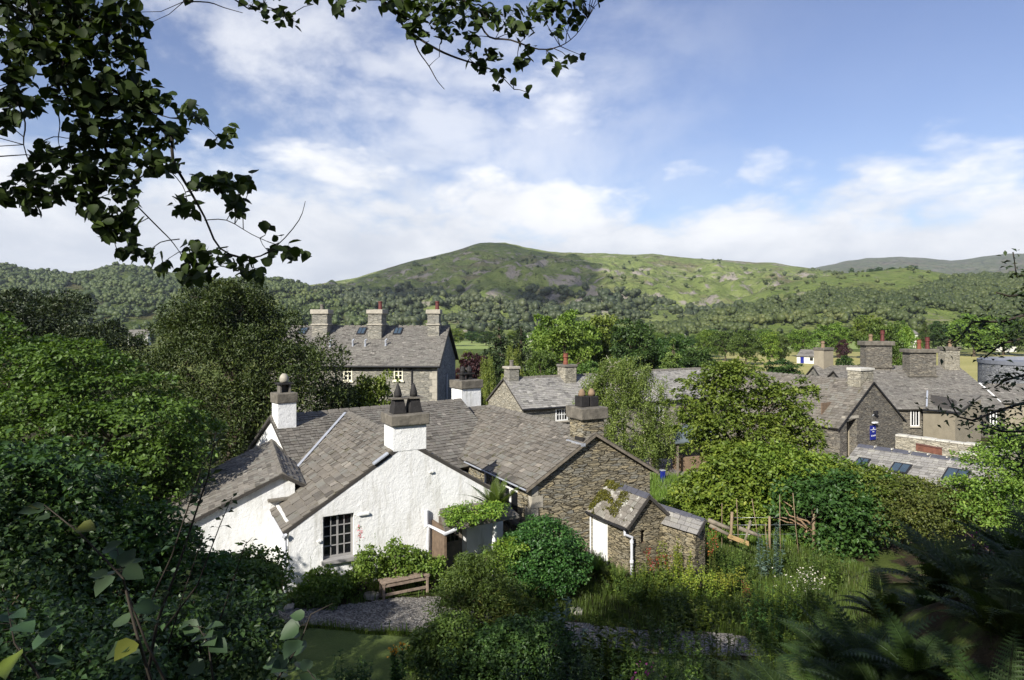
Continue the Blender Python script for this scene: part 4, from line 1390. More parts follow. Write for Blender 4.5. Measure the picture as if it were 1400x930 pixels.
# ------------------------------------------------------------------ stone cottage
sc_ = thing('stone_cottage', 'brown rubble stone cottage with slate roof and capped gable chimney beside the white one', 'cottage', A(9.8, 4, -7.7))
CL, CR, CT = 7.43, 12.23, 9.83
CZ = -3.72
zC = lambda t: CZ - 0.585 * abs(t - CT)
mb = MB()
mb.panel(A(0, 0, 0), A.v, (0, 0, 1), [(CL, -8.9), (CR, -8.9), (CR, zC(CR) - .07), (CT, CZ - .07), (CL, zC(CL) - .07)], [], 0.45)
ws0, ws1, wz0, wz1 = 0.95, 2.45, -6.60, -5.28
mb.panel(A(CL, 0, 0), -A.u, (0, 0, 1), [(-7.6, -8.9), (-0.452, -8.9), (-0.452, zC(CL) - .09), (-7.6, zC(CL) - .09)], [[(-ws1, wz0), (-ws1, wz1), (-ws0, wz1), (-ws0, wz0)]], 0.4)
mb.panel(A(CR, 0, 0), A.u, (0, 0, 1), [(0.452, -8.9), (7.6, -8.9), (7.6, zC(CR) - .09), (0.452, zC(CR) - .09)], [], 0.4)
mb.build('wall', M['rubble'], sc_)
mb = MB()
zq = -5.25
k = 0
while zq > -7.9:
    hq = 0.34 + 0.1 * ((k * 7) % 3) / 2
    lt, ls = (0.42, 0.22) if k % 2 else (0.24, 0.44)
    mb.box(A, CL - 0.012, CL + lt, -0.012, ls, zq - hq + 0.012, zq)
    zq -= hq; k += 1
mb.build('corner_stones', M['quoin'], sc_, bevel=0.012)
window(sc_, A, CL + 0.10, ws0 + .004, ws1 - .004, wz0 + .004, wz1 - .004, 2, 1, 'paint', side='t', proud=0.0, bar=0.06, fw=0.07, sill=False, depth=0.08)
mb = MB(); mb.box(A, CL + 0.092, CL + 0.16, ws0 + .05, ws1 - .05, -5.72, -5.65)
mb.build('window_transom', M['paint'], sc_)
mb = MB(); mb.box(A, CL - 0.12, CL + 0.12, ws0 - 0.35, ws1 + 0.25, wz0 - 0.14, wz0 + 0.002)
mb.build('window_sill', M['ridge'], sc_, bevel=0.015)
eo = 0.26
roof(sc_, [(A(CL - eo, 8.3, zC(CL - eo)), A(CL - eo, -0.15, zC(CL - eo)), A(CT, -0.15, CZ), A(CT, 8.3, CZ)),
           (A(CR + eo, -0.15, zC(CR + eo)), A(CR + eo, 8.0, zC(CR + eo)), A(CT, 8.0, CZ), A(CT, -0.15, CZ))], 'slate',
     expo=(0.24, 0.115), wid=(0.27, 0.16), th=0.024, jit=1.6, ridge=[(A(CT, 0.5, CZ), A(CT, 8.1, CZ))])
for tt, sg in ((CL - eo, 1), (CR + eo, -1)):
    a, b = A(tt, -0.155, zC(tt) - 0.11), A(CT, -0.155, CZ - 0.11)
    mb = MB(); mb.hexa([a, a + A.u * .05, b + A.u * .05, b], [p + Vector((0, 0, .10)) for p in (a, a + A.u * .05, b + A.u * .05, b)])
    mb.build('verge_board', M['oldwood'], sc_)
pipe(sc_, [A(CL - eo - .05, 4.6, zC(CL - eo) - .03), A(CL - eo - .05, -0.15, zC(CL - eo) - .03)], 0.03, name='gutter', m='lead')
pipe(sc_, [A(CL - .1, 3.2, zC(CL - eo) - .05), A(CL - .1, 3.2, -6.6)], 0.04, name='downpipe', m='pipe')
ch = chimney(sc_, A, CT, 0.42, 0.86, 0.82, -4.6, -3.26, 'rubble', 0.38, 0.10, [('stonepair', 0, 0)], seed=8)
mb = MB(); mb.box(A, CT - 0.62, CT - 0.44, -0.16, 0.75, -4.12, -4.02); mb.build('flashing', M['lead'], ch)
mb = MB(); mb.box(A, CT - 0.50, CT - 0.40, -0.08, 0.4, -3.98, -3.86); mb.build('weather_slate', M['black'], ch)

# ------------------------------------------------------------------ outhouse on the stone gable
oh = thing('stone_outhouse', 'small stone outhouse with mossy lichened slate roof and white plank door', 'outhouse', A(10.4, -1, -7.9))
OL, OT, OR_, OS = 9.66, 10.43, 11.28, -2.03
OZ, OE = -5.40, -6.20
mb = MB()
zo = lambda t: OZ - 0.06 + (OE - OZ) * (t - OT) / (OL - OT) if t < OT else OZ - 0.06 - 0.85 * (t - OT)
f0, f1 = 10.18, 10.36
mb.panel(A(0, OS, 0), A.v, (0, 0, 1), [(OL, -8.9), (OR_, -8.9), (OR_, zo(OR_)), (OT, zo(OT)), (OL, zo(OL))], [[(f0, -6.92), (f0, -6.50), (f1, -6.50), (f1, -6.92)]], 0.3)
mb.panel(A(OL, 0, 0), -A.u, (0, 0, 1), [(0.0, -8.9), (-OS - .302, -8.9), (-OS - .302, zo(OL)), (0.0, zo(OL))], [[(0.10, -8.88), (0.10, -6.28), (1.02, -6.28), (1.02, -8.88)]], 0.3)
mb.panel(A(OR_, 0, 0), A.u, (0, 0, 1), [(OS + .302, -8.9), (-0.0, -8.9), (-0.0, zo(OR_)), (OS + .302, zo(OR_))], [], 0.3)
mb.build('wall', M['rubble_small'], oh)
mb = MB()
for k in range(6):
    mb.box(A, OL + 0.05 + 0.002 * (k % 2), OL + 0.10, -0.98 + k * 0.147 + .003, -0.98 + (k + 1) * 0.147 - .003, -8.2, -6.36)
do = mb.build('door', M['paint'], oh)
mb = MB(); mb.box(A, OL - 0.02, OL + 0.10, -1.02, -0.982, -8.2, -6.29); mb.box(A, OL - 0.02, OL + 0.10, -0.096, -0.03, -8.2, -6.29); mb.box(A, OL - 0.02, OL + 0.10, -0.981, -0.097, -6.355, -6.29)
mb.build('door_frame', M['paint'], do)
mb = MB(); mb.box(A, f0 - .02, f1 + .02, OS + 0.16, OS + 0.2, -6.94, -6.48); wi = mb.build('window', M['glass'], oh)
mb = MB(); mb.box(A, f0 + .07, f0 + .105, OS + 0.10, OS + 0.15, -6.92, -6.5); mb.box(A, f0 + .003, f1 - .003, OS + .03, OS + .1, -6.95, -6.9); mb.build('window_bar', M['timber'], wi)
e = 0.12
roof(oh, [(A(OL - e, 0.0, OE - 0.12), A(OL - e, OS - e, OE - 0.12), A(OT, OS - e, OZ), A(OT, 0.0, OZ)),
          (A(OR_ + e, OS - e, zo(OR_ + e) + .06), A(OR_ + e, 0.0, zo(OR_ + e) + .06), A(OT, 0.0, OZ), A(OT, OS - e, OZ))], 'slate_white', expo=(0.24, 0.2), wid=(0.3, 0.26),
     ridge=[(A(OT, OS - e, OZ), A(OT, 0.0, OZ), 0.9)], ridge_m='ridge_blue', rw=0.14, tile=0.5)
pipe(oh, [A(OL - e - .04, 0.0, OE - .15), A(OL - e - .04, OS - e, OE - .15)], 0.045, name='gutter', m='blackpipe')
pipe(oh, [A(OL - e - .04, OS - e + .05, OE - .15), A(OL - e - .04, OS - e + .05, OE - .30), A(OL + .10, OS - .10, OE - .42), A(OL + .10, OS - .08, OE - .55), A(OL + .10, OS - .08, -8.1)], 0.042, collars=(-6.8, -7.4))

# slate-topped length of wall beyond the outhouse
gw = thing('slate_topped_shed', 'low lean-to beside the outhouse under pale slates and blue ridge tiles', 'shed', P(930, 730, 20.6))
r0, r1 = P(900, 690, 21.6), P(964, 711, 19.95)
x0, x1 = P(903, 716, 20.9), P(953, 731, 19.45)
roof(gw, [(x0, x1, r1, r0)], 'slate_pale', expo=(0.22, 0.18), wid=(0.3, 0.24), ridge=[(r0, r1, 0.7)], ridge_m='ridge_blue', rw=0.12, tile=0.52)
mb = MB()
pl = [x0 + Vector((.05, .05, -.1)), x1 + Vector((-.02, .1, -.1)), r1 + Vector((.0, .0, -.1)), r0 + Vector((.0, .0, -.1))]
mb.hexa([Vector((p.x, p.y, -8.8)) for p in pl], pl)
mb.build('wall', M['rubble_small'], gw)

# ------------------------------------------------------------------ generic gabled house (frame origin = left end of the front eave line)
def gable_house(name, label, cat, fr, Lx, D, zg, ze, zr, wall_m, roof_m, parent=None, ov=0.25, ov_end=0.12, left_wall=None, right_wall=None, expo=(0.3, 0.2), wid=(0.4, 0.28), ridge_m='ridge', group=None, verge=None):
    t = thing(name, label, cat, fr(Lx / 2, D / 2, zg), group)
    k = (zr - ze) / (D / 2)
    mb = MB()
    mb.prism([fr(0, 0, zg), fr(0, 0, ze - .05), fr(0, D / 2, zr - .06), fr(0, D, ze - .05), fr(0, D, zg)], fr.v * Lx)
    mb.build('wall', M[wall_m], t)
    for side, m in ((0, left_wall), (1, right_wall)):
        if m is None:
            continue
        mb = MB()
        pts = [(0.0, zg), (D, zg), (D, ze - 0.06), (D / 2, zr - 0.07), (0.0, ze - 0.06)]
        if side == 0:
            mb.panel(fr(-.006, 0, 0), -fr.u, (0, 0, 1), [(-a, b) for a, b in pts][::-1], [], 0.004)
        else:
            mb.panel(fr(Lx + .006, 0, 0), fr.u, (0, 0, 1), pts, [], 0.004)
        mb.build('gable_wall', M[m], t)
    zo_ = ze - k * ov
    roof(t, [(fr(-ov_end, -ov, zo_), fr(Lx + ov_end, -ov, zo_), fr(Lx + ov_end, D / 2, zr), fr(-ov_end, D / 2, zr)),
             (fr(Lx + ov_end, D + ov, zo_), fr(-ov_end, D + ov, zo_), fr(-ov_end, D / 2, zr), fr(Lx + ov_end, D / 2, zr))], roof_m, expo=expo, wid=wid,
         ridge=[(fr(-ov_end, D / 2, zr), fr(Lx + ov_end, D / 2, zr))], ridge_m=ridge_m)
    if verge:
        for tt in (-ov_end - .03, Lx + ov_end - .03):
            for sg in (0, 1):
                mb = MB()
                a = fr(tt, -ov if sg == 0 else D + ov, zo_ - .12); b = fr(tt, D / 2, zr - .12)
                d = fr.v * 0.06
                mb.hexa([a, a + d, b + d, b], [p + Vector((0, 0, .11)) for p in (a, a + d, b + d, b)])
                mb.build('verge_board', M[verge], t)
    return t


def skylight(parent, fr, t, b, w, h, D, ze, zr, ov=0.0, m='skyglass'):
    """window lying in the front slope at fraction b of its height"""
    k = (zr - ze) / (D / 2)
    up = (fr.u + Vector((0, 0, k))).normalized()
    n = fr.v.cross(up)
    c = fr(t, D / 2 * b, ze + (zr - ze) * b)
    mb = MB()
    q = lambda w_, h_, o: [c - fr.v * w_ / 2 - up * h_ / 2 + n * o, c + fr.v * w_ / 2 - up * h_ / 2 + n * o, c + fr.v * w_ / 2 + up * h_ / 2 + n * o, c - fr.v * w_ / 2 + up * h_ / 2 + n * o]
    mb.hexa(q(w, h, 0.0), q(w, h, 0.09))
    f = mb.build('skylight', M['blackpipe'], parent)
    mb = MB(); mb.hexa(q(w - .16, h - .16, 0.092), q(w - .16, h - .16, 0.10))
    mb.build('pane', M[m], f)
    mb = MB(); mb.hexa(q(.05, h - .16, 0.101), q(.05, h - .16, 0.11)); mb.build('glazing_bars', M['blackpipe'], f)


# ------------------------------------------------------------------ tall stone terrace behind the yew
fD = Fr(-16.6, 45.0, R(-3.0))
LD, DD = 11.55, 9.0
tr_ = gable_house('stone_terrace', 'tall grey stone terrace with long slate roof, skylights and three tall chimneys behind the yew', 'house', fD, LD, DD, -9.0, -2.86, -0.32, 'rubble_grey', 'slate_grey',
                  right_wall='tower', ov=0.3, ov_end=0.22, expo=(0.17, 0.13), wid=(0.26, 0.20), verge='blackpipe')
for (t, kind, w, d) in ((2.42, None, 1.15, 1.05), (6.55, 'darkred', 1.0, 1.5), (10.75, 'darkred', 0.85, 0.85)):
    ch = chimney(tr_, fD, t, 3.6, w, d, -1.6, 0.58, 'rubble_grey', 0.30, 0.10, [('stub', 0, 0)] if kind is None else [], band=-0.25, seed=int(t * 10), cap_m='quoin')
    if kind:
        pb = MB(); pb.lathe(fD(t + 0.22, 3.6, 0.87), [(0.15, 0), (0.13, 0.5), (0.16, 0.55), (0.15, 0.62)], 10); pb.build('chimney_pot', M['darkred'], ch)
for t in (0.95, 5.35, 8.05):
    skylight(tr_, fD, t, 0.84, 0.62, 0.95, DD, -2.86, -0.32)
for t0_, z0_ in ((5.15, -4.02), (8.62, -3.98)):
    window(tr_, fD, 0.0, t0_, t0_ + 0.62, z0_, z0_ + 0.98, 2, 3, 'cream', proud=0.035, bar=0.05, fw=0.08, sill_m='cream')
for t0_ in (5.15, 6.9, 8.62):
    window(tr_, fD, 0.0, t0_, t0_ + 0.75, -6.9, -5.6, 2, 3, 'cream', proud=0.035, bar=0.05, fw=0.08, sill_m='cream')
for t in (4.62, 9.85):
    pipe(tr_, [fD(t, -0.06, -3.0), fD(t, -0.06, -8.8)], 0.05, m='blackpipe')
pipe(tr_, [fD(-0.2, -0.36, -3.02), fD(LD + .2, -0.36, -3.02)], 0.06, m='blackpipe', name='gutter')
mb = MB()
for k in range(13):
    mb.box(fD, LD - (0.5 if k % 2 else 0.32), LD + .012, -0.012, 0.4 if k % 2 == 0 else 0.25, -3.0 - 0.45 * (k + 1) + .02, -3.0 - 0.45 * k)
mb.build('corner_stones', M['quoin'], tr_)
for t, b in ((3.6, 0.42), (5.2, 0.44), (6.1, 0.44), (7.55, 0.45)):
    pipe(tr_, [fD(t, DD / 2 * b, -2.86 + 2.54 * b - .05), fD(t, DD / 2 * b, -2.86 + 2.54 * b + .42), fD(t + .12, DD / 2 * b, -2.86 + 2.54 * b + .50)], 0.07, m='lead', name='vent_pipe')
pipe(tr_, [fD(LD + .07, 4.0, -3.9), fD(LD + .07, 4.0, -9)], 0.07, m='lead')

# ------------------------------------------------------------------ row of low grey cottages behind the birch
vE = R(28)
apex = Vector((-0.47, 42.0, 0))
uE = Vector((-math.sin(vE), math.cos(vE), 0)); vv = Vector((math.cos(vE), math.sin(vE), 0))
hE = 2.35
oE = apex - uE * hE
fE = Fr(oE.x, oE.y, vE)
e1h = gable_house('grey_cottage', 'low grey stone cottage with pale slate roof, gable chimney and red pot stack', 'cottage', fE, 7.6, 2 * hE, -9.0, -5.15, -3.59, 'rubble_grey', 'slate_pale', left_wall='rubble_pale', expo=(0.20, 0.13), wid=(0.30, 0.20), ov=0.2)
chimney(e1h, fE, 0.5, hE, 0.72, 0.72, -4.4, -3.0, 'rubble_grey', 0.14, 0.08, [('stub', 0, 0)], cap_m='quoin', seed=3)
chimney(e1h, fE, 4.55, hE - 0.25, 0.9, 0.95, -4.6, -2.98, 'rubble_pale', 0.14, 0.06, [('terracotta', -0.1, 0)], cap_m='ridge', seed=4)
window(e1h, fE, 0.0, 2.35, 3.25, -6.2, -5.42, 4, 2, 'paint', proud=0.035, bar=0.04, fw=0.08)
window(e1h, fE, 0.0, 4.6, 5.3, -6.2, -5.42, 2, 2, 'paint', proud=0.035, bar=0.04, fw=0.08)
window(e1h, fE, 0.0, 2.35, 3.25, -8.2, -7.1, 4, 3, 'paint', proud=0.035, bar=0.04, fw=0.08)
pipe(e1h, [fE(-.1, -0.25, -5.32), fE(7.6, -0.25, -5.32)], 0.05, m='blackpipe', name='gutter')
fE2 = Fr(fE(7.95, 0, 0).x, fE(7.95, 0, 0).y, vE)
e2h = gable_house('grey_cottage', 'grey cottage between the birch and the round green tree, pale slates over buff stone', 'cottage', fE2, 8.6, 2 * hE, -9.2, -5.25, -3.5, 'rubble_pale', 'slate_pale', expo=(0.20, 0.13), wid=(0.30, 0.20), ov=0.2)
window(e2h, fE2, 0.0, 5.3, 6.1, -6.6, -5.7, 2, 3, 'paint', proud=0.035, bar=0.04, fw=0.08)
window(e2h, fE2, 0.0, 2.3, 3.1, -6.6, -5.7, 2, 3, 'paint', proud=0.035, bar=0.04, fw=0.08)
pipe(e2h, [fE2(0, -0.25, -5.42), fE2(8.6, -0.25, -5.42)], 0.05, m='blackpipe', name='gutter')

# ------------------------------------------------------------------ long stone barn with the blue sign on its gable
FF = Fr(23.0, 42.0, R(28))
bl_ = 15.0
barn = thing('stone_barn', 'long dark stone barn with brown slate roof and open doorway in its gable', 'barn', FF(0, 7, -8.6))
zF = lambda t: -3.80 - 0.80 * abs(t)
mb = MB()
mb.panel(FF(0, 0, 0), FF.v, (0, 0, 1), [(-3.2, -9.2), (3.2, -9.2), (3.2, zF(3.2) - .06), (0, -3.87), (-3.2, zF(3.2) - .06)], [[(-2.55, -9.18), (-2.55, -6.22), (-1.58, -6.05), (-1.58, -9.18)]], 0.5)
mb.build('gable_wall', M['rubble_dark'], barn)
for q in ((-3.2, -2.75), (2.75, 3.2)):
    mb = MB(); mb.box(FF, *q, 0.502, bl_, -9.2, zF(3.2) - .08); mb.build('wall', M['rubble_dark'], barn)
mb = MB(); mb.box(FF, -2.7, -1.35, 1.6, 1.7, -9.2, -5.2); mb.build('inner_wall', M['timber'], barn)
mb = MB(); mb.box(FF, -1.57, -1.45, 0.505, 1.6, -9.2, -5.8); mb.build('inner_wall', M['render'], barn)
mb = MB(); mb.box(FF, -2.75, -1.4, -0.02, 0.2, -6.04, -5.86); mb.build('door_lintel', M['quoin'], barn)
roof(barn, [(FF(-3.45, bl_, zF(3.45)), FF(-3.45, -0.1, zF(3.45)), FF(0, -0.1, -3.8), FF(0, bl_, -3.8)),
            (FF(3.45, -0.1, zF(3.45)), FF(3.45, bl_, zF(3.45)), FF(0, bl_, -3.8), FF(0, -0.1, -3.8))], 'slate', expo=(0.26, 0.16), wid=(0.34, 0.24), ridge=[(FF(0, 0.9, -3.8), FF(0, bl_, -3.8), 0.8)])
for sg in (-1, 1):
    a, b = FF(sg * 3.45, -0.11, zF(3.45) - .12), FF(0, -0.11, -3.92)
    mb = MB(); mb.hexa([a, a + FF.u * .06, b + FF.u * .06, b], [p + Vector((0, 0, .11)) for p in (a, a + FF.u * .06, b + FF.u * .06, b)])
    mb.build('verge_board', M['blackpipe'], barn)
chimney(barn, FF, 0.12, 0.9, 1.35, 0.9, -4.9, -3.15, 'rubble_pale', 0.16, 0.06, [], cap_m='coping', seed=9, flash=None)
sg_ = thing('blue_sign', 'narrow navy blue sign with white lettering fixed to the barn gable', 'sign', FF(0, -0.05, -7.0))
mb = MB(); mb.box(FF, -0.29, 0.25, -0.07, -0.01, -7.52, -6.62); mb.build('sign_board', M['blue'], sg_, bevel=0.008)
def lettering(txt, size, t, z, fr, s, parent, m='letter', name='lettering'):
    cu = bpy.data.curves.new(name, 'FONT')
    cu.body = txt; cu.size = size; cu.align_x = 'CENTER'; cu.extrude = 0.004
    cu.materials.append(M[m])
    o = bpy.data.objects.new(name, cu); C.objects.link(o)
    o.parent = parent
    rot = Matrix((fr.v, Vector((0, 0, 1)), -fr.u)).transposed().to_4x4()
    o.matrix_parent_inverse = Matrix.Identity(4)
    o.matrix_local = Matrix.Translation(fr(t, s, z) - Vector(parent.location)) @ rot
    bpy.context.view_layer.update()
    me = bpy.data.meshes.new_from_object(o.evaluated_get(bpy.context.evaluated_depsgraph_get()))
    ml = o.matrix_local.copy()
    bpy.data.objects.remove(o)
    o = bpy.data.objects.new(name, me); C.objects.link(o)
    o.parent = parent
    o.matrix_local = ml
    return o
lettering('WORDSWORTH', 0.078, -0.02, -6.90, FF, -0.078, sg_)
lettering('TRUST', 0.075, -0.02, -7.03, FF, -0.078, sg_)
lettering('& SHOP', 0.13, -0.02, -7.30, FF, -0.078, sg_)
mb = MB(); mb.lathe(FF(-0.02, -0.08, -6.775), [(0.03, -0.03), (0.035, 0), (0.03, 0.03)], 8); mb.build('emblem', M['letter'], sg_)
mb = MB(); mb.box(FF, -0.20, 0.18, -0.26, -0.08, -6.45, -6.36); mb.box(FF, -0.03, 0.02, -0.16, 0.0, -6.42, -6.38)
tag(mb.build('sign_lamp', M['paint']), 'white trough lamp fixed above the blue sign', 'lamp')
sl = thing('wall_lamp', 'small dark floodlight high on the barn gable', 'lamp', FF(0.05, 0, -5.8))
mb = MB(); mb.box(FF, -0.02, 0.22, -0.26, -0.06, -5.86, -5.66); mb.build('lamp_head', M['blackpipe'], sl, bevel=0.02)
mb = MB(); mb.tube([FF(0.1, -0.1, -5.84), FF(0.0, 0.0, -6.0)], 0.03, 6); mb.build('bracket', M['lead'], sl)

# ------------------------------------------------------------------ cluster of slate-roofed houses on the right
fG = Fr(26.0, 48.6, R(-1.5))
LG, DG = 10.2, 9.4
gh = gable_house('slate_house', 'broad stone house with grey slate roof and two large stacks, behind the beige lean-to', 'house', fG, LG, DG, -9.6, -6.30, -3.95, 'rubble_dark', 'slate_grey', expo=(0.18, 0.14), wid=(0.27, 0.2), ov=0.25)
window(gh, fG, 0.0, 3.35, 4.0, -7.7, -6.42, 3, 1, 'paint', proud=0.035, bar=0.06, fw=0.07)
window(gh, fG, 0.0, 9.1, 9.6, -7.6, -6.5, 2, 1, 'paint', proud=0.035, bar=0.06, fw=0.07)
chimney(gh, fG, 6.5, 4.3, 2.05, 1.1, -4.9, -2.45, 'rubble_dark', 0.28, 0.16, [('terracotta', 0.0, 0), ('darkred', 0.65, 0)], cap_m='cap', seed=12, band=-4.35)
# a bigger stack on the house behind, and its roof
fG2 = Fr(27.0, 55.5, R(-1.5))
gh2 = gable_house('slate_house', 'stone house at the back of the cluster with the tall two-pot stack beside the hayfield', 'house', fG2, 12.6, 7.0, -10.0, -6.0, -3.95, 'rubble_grey', 'slate_grey', expo=(0.18, 0.14), wid=(0.27, 0.2), ov=0.25)
chimney(gh2, fG2, 4.1, 0.9, 2.15, 1.1, -5.6, -2.0, 'rubble_dark', 0.34, 0.16, [('buffpot', -0.45, 0), ('darkred', 0.55, 0)], cap_m='cap', seed=13, band=-3.9)
chimney(gh2, fG2, 11.8, 3.4, 1.3, 1.0, -4.9, -2.5, 'rubble_pale', 0.28, 0.08, [('buffpot', 0.1, 0)], cap_m='cap', seed=14)
# rendered stack and dormer gable beyond the barn ridge
fG3 = Fr(28.6, 56.6, R(28))
gh3 = gable_house('slate_house', 'house beyond the barn ridge showing a small dark gable and a beige rendered stack', 'house', fG3, 6.0, 5.0, -10.0, -6.0, -4.35, 'render', 'slate_grey', expo=(0.18, 0.14), wid=(0.27, 0.2), ov=0.2, verge='black')
chimney(gh3, fG3, 0.75, 2.6, 1.35, 1.0, -5.2, -2.55, 'render', 0.22, 0.07, [('buffpot', -0.1, 0)], cap_m='cap', seed=15)
# beige lean-to with a corner towards us
lt = thing('rendered_lean_to', 'beige rendered lean-to with a sharp corner under a small slate roof', 'outbuilding', P(1306, 600, 46))
pa, pb_, pc = P(1262, 555, 47.6), P(1306, 560, 45.0), P(1341, 545, 47.2)
za = -6.32
bk1, bk2 = Vector((pa.x + .3, 49.0, 0)), Vector((pc.x, 49.0, 0))
mb = MB()
cs = [Vector((pa.x, pa.y, 0)), Vector((pb_.x, pb_.y, 0)), Vector((pc.x, pc.y, 0)), bk2, bk1]
for p, q in zip(cs[:4], cs[1:5]):
    n_ = (q - p).cross(Vector((0, 0, 1))).normalized()
    top = 0.0 if p is not cs[1] else 0.0
    mb.poly([p + Vector((0, 0, -9.6)), q + Vector((0, 0, -9.6)), q + Vector((0, 0, za if q is not cs[2] else za + .75)), p + Vector((0, 0, za if p is not cs[2] else za + .75))])
mb.poly([p + Vector((0, 0, za if i != 2 else za + .75)) for i, p in enumerate(cs)])
mb.build('wall', M['render'], lt)
roof(lt, [(P(1262, 559, 47.35), P(1310, 563.5, 44.8), P(1341, 541, 47.4), P(1268, 536, 48.7))], 'slate_grey', expo=(0.18, 0.14), wid=(0.27, 0.2))
mb = MB(); a, b = P(1265.5, 556.5, 47.2), P(1266.5, 535, 48.6)
mb.hexa([a, a + Vector((.12, 0, 0)), b + Vector((.12, 0, 0)), b], [p + Vector((0, -.03, .06)) for p in (a, a + Vector((.12, 0, 0)), b + Vector((.12, 0, 0)), b)]); mb.build('flashing', M['lead'], lt)
pipe(lt, [P(1262, 560.5, 47.3), P(1310, 565, 44.75)], 0.06, m='blackpipe', name='gutter')
# white flashing strip and the lower roof at the far right
fG4 = Fr(P(1363, 0, 50.0).x, 50.0, R(-4))
gh4 = gable_house('slate_house', 'low slate-roofed house at the right edge with a white flashing strip on its end', 'house', fG4, 6.0, 4.4, -9.8, -6.05, -4.95, 'render', 'slate_grey', expo=(0.18, 0.14), wid=(0.27, 0.2), ov=0.2)
mb = MB(); a, b = fG4(-.16, -0.25, -6.12), fG4(-.16, 2.2, -4.92)
mb.hexa([a, a + fG4.v * .3, b + fG4.v * .3, b], [p + Vector((0, -.04, .08)) for p in (a, a + fG4.v * .3, b + fG4.v * .3, b)]); mb.build('flashing', M['paint'], gh4)
# blue-grey stone block
cT = P(1442, 0, 60); cT.z = 0
tw = thing('round_stone_building', 'flat-topped round blue grey stone building cut by the right edge', 'building', cT + Vector((0, 0, -11.5)))
mb = MB(); mb.lathe(cT, [(5.75, -12.0), (5.75, -3.85)], 48); mb.build('wall', M['tower'], tw, smooth=False)
mb = MB(); mb.lathe(cT, [(5.82, -3.848), (5.82, -3.5), (5.45, -3.45), (5.35, -3.8)], 48); mb.build('parapet', M['towercap'], tw, smooth=False)
pT = P(1383, 0, 54.4); pipe(tw, [Vector((pT.x, pT.y, -6.6)), Vector((pT.x, pT.y, -11))], 0.1, m='pipe')

# ------------------------------------------------------------------ low building with skylights, garden walls
d_ = Vector((4.2, -5.1, 0)).normalized()
i0, i1 = P(1176, 607.5, 36.0), P(1392, 637.5, 30.4)
dI = (i1 - i0); dI.z = 0; dI.normalize()
fI = Fr(0, 0, 0); fI.o = Vector((i0.x, i0.y, 0)); fI.v = dI; fI.u = Vector((-dI.y, dI.x, 0))
LI = (Vector((i1.x, i1.y, 0)) - fI.o).length
lo = thing('skylight_outbuilding', 'long low outbuilding with pale slates, blue ridge tiles and skylights above the hedge', 'outbuilding', fI(LI / 2, 0, -9))
zI, zIe, DI = -6.73, -7.85, 2.3
roof(lo, [(fI(-.1, -DI, zIe), fI(LI, -DI, zIe), fI(LI, 0, zI), fI(-.1, 0, zI)), (fI(LI, DI, zIe), fI(-.1, DI, zIe), fI(-.1, 0, zI), fI(LI, 0, zI))], 'slate_pale', expo=(0.22, 0.18), wid=(0.32, 0.26),
     ridge=[(fI(-.1, 0, zI), fI(LI, 0, zI), 0.5)], ridge_m='ridge_blue', rw=0.26, tile=0.85)
mb = MB(); mb.box(fI, 0, LI - .1, -DI + .2, DI - .2, -9.6, zIe - .04); mb.panel(fI(0, 0, 0), -fI.u, (0, 0, 1), [(-DI + .2, zIe - .03), (DI - .2, zIe - .03), (0, zI - .08)], [], .3)
mb.build('wall', M['rubble_grey'], lo)
fI2 = Fr(0, 0, 0); fI2.o = fI(0, -DI, 0); fI2.v, fI2.u = fI.v, fI.u
for t, b, w, h in ((0.75, 0.38, 0.62, 0.75), (2.6, 0.40, 0.85, 0.80), (5.0, 0.46, 1.0, 0.98)):
    skylight(lo, fI2, t, b, w, h, 2 * DI, zIe, zI)
mb = MB()
for k in range(1, 10):
    t = k * 0.85
    mb.box(fI, t - .028, t + .028, -0.24, 0.0, zI + 0.005, zI + 0.085)
mb.build('ridge_joint', M['coping'], lo)

def wall_run(name, label, a, b, h, th, m, cope=True, cat='wall', zbase=-9.4):
    a, b = Vector(a), Vector(b)
    d = b - a; d.z = 0
    L_ = d.length; d.normalize()
    n_ = Vector((-d.y, d.x, 0))
    t = thing(name, label, cat, Vector(((a.x + b.x) / 2, (a.y + b.y) / 2, zbase)))
    mb = MB()
    mb.hexa([Vector((p.x, p.y, zbase)) for p in (a - n_ * th / 2, b - n_ * th / 2, b + n_ * th / 2, a + n_ * th / 2)],
            [a - n_ * th / 2, b - n_ * th / 2, b + n_ * th / 2, a + n_ * th / 2])
    mb.build('wall_body', M[m], t)
    if cope:
        rs = random.Random(int(L_ * 100))
        mb = MB()
        k = max(2, int(L_ / 0.7))
        for q in range(k):
            p0, p1 = a.lerp(b, q / k), a.lerp(b, (q + 0.97) / k)
            w = th / 2 + 0.05
            hh = 0.12 + rs.uniform(-.03, .04)
            mb.hexa([p0 - n_ * w, p1 - n_ * w, p1 + n_ * w, p0 + n_ * w], [p + Vector((0, 0, hh + rs.uniform(-.02, .02))) for p in (p0 - n_ * w, p1 - n_ * w, p1 + n_ * w, p0 + n_ * w)])
        mb.build('coping', M['coping'], t, bevel=0.03)
    return t
wall_run('garden_wall', 'stone wall with pale coping running from the barn gable below the lean-to', P(1226, 596, 41.6), P(1340, 610, 38.2), 1, 0.45, 'rubble_pale')
wall_run('garden_wall', 'short rubble wall with pale coping behind the ridge of the skylight building', P(1312, 620, 33.6), P(1372, 627, 32.2), 1, 0.4, 'rubble_pale')
wall_run('garden_wall', 'wall stub with pale coping furthest from the barn, half behind leaves', P(1350, 613, 36.5), P(1392, 620, 35.0), 1, 0.4, 'rubble_pale')
tt = thing('rusty_trough', 'rust red brick trough resting on the skylight building beside the garden wall', 'trough', P(1268, 617, 34.6))
a, b = P(1252, 608.5, 34.9), P(1288, 615, 34.0)
n_ = Vector((0.55, 0.83, 0)) * 0.35
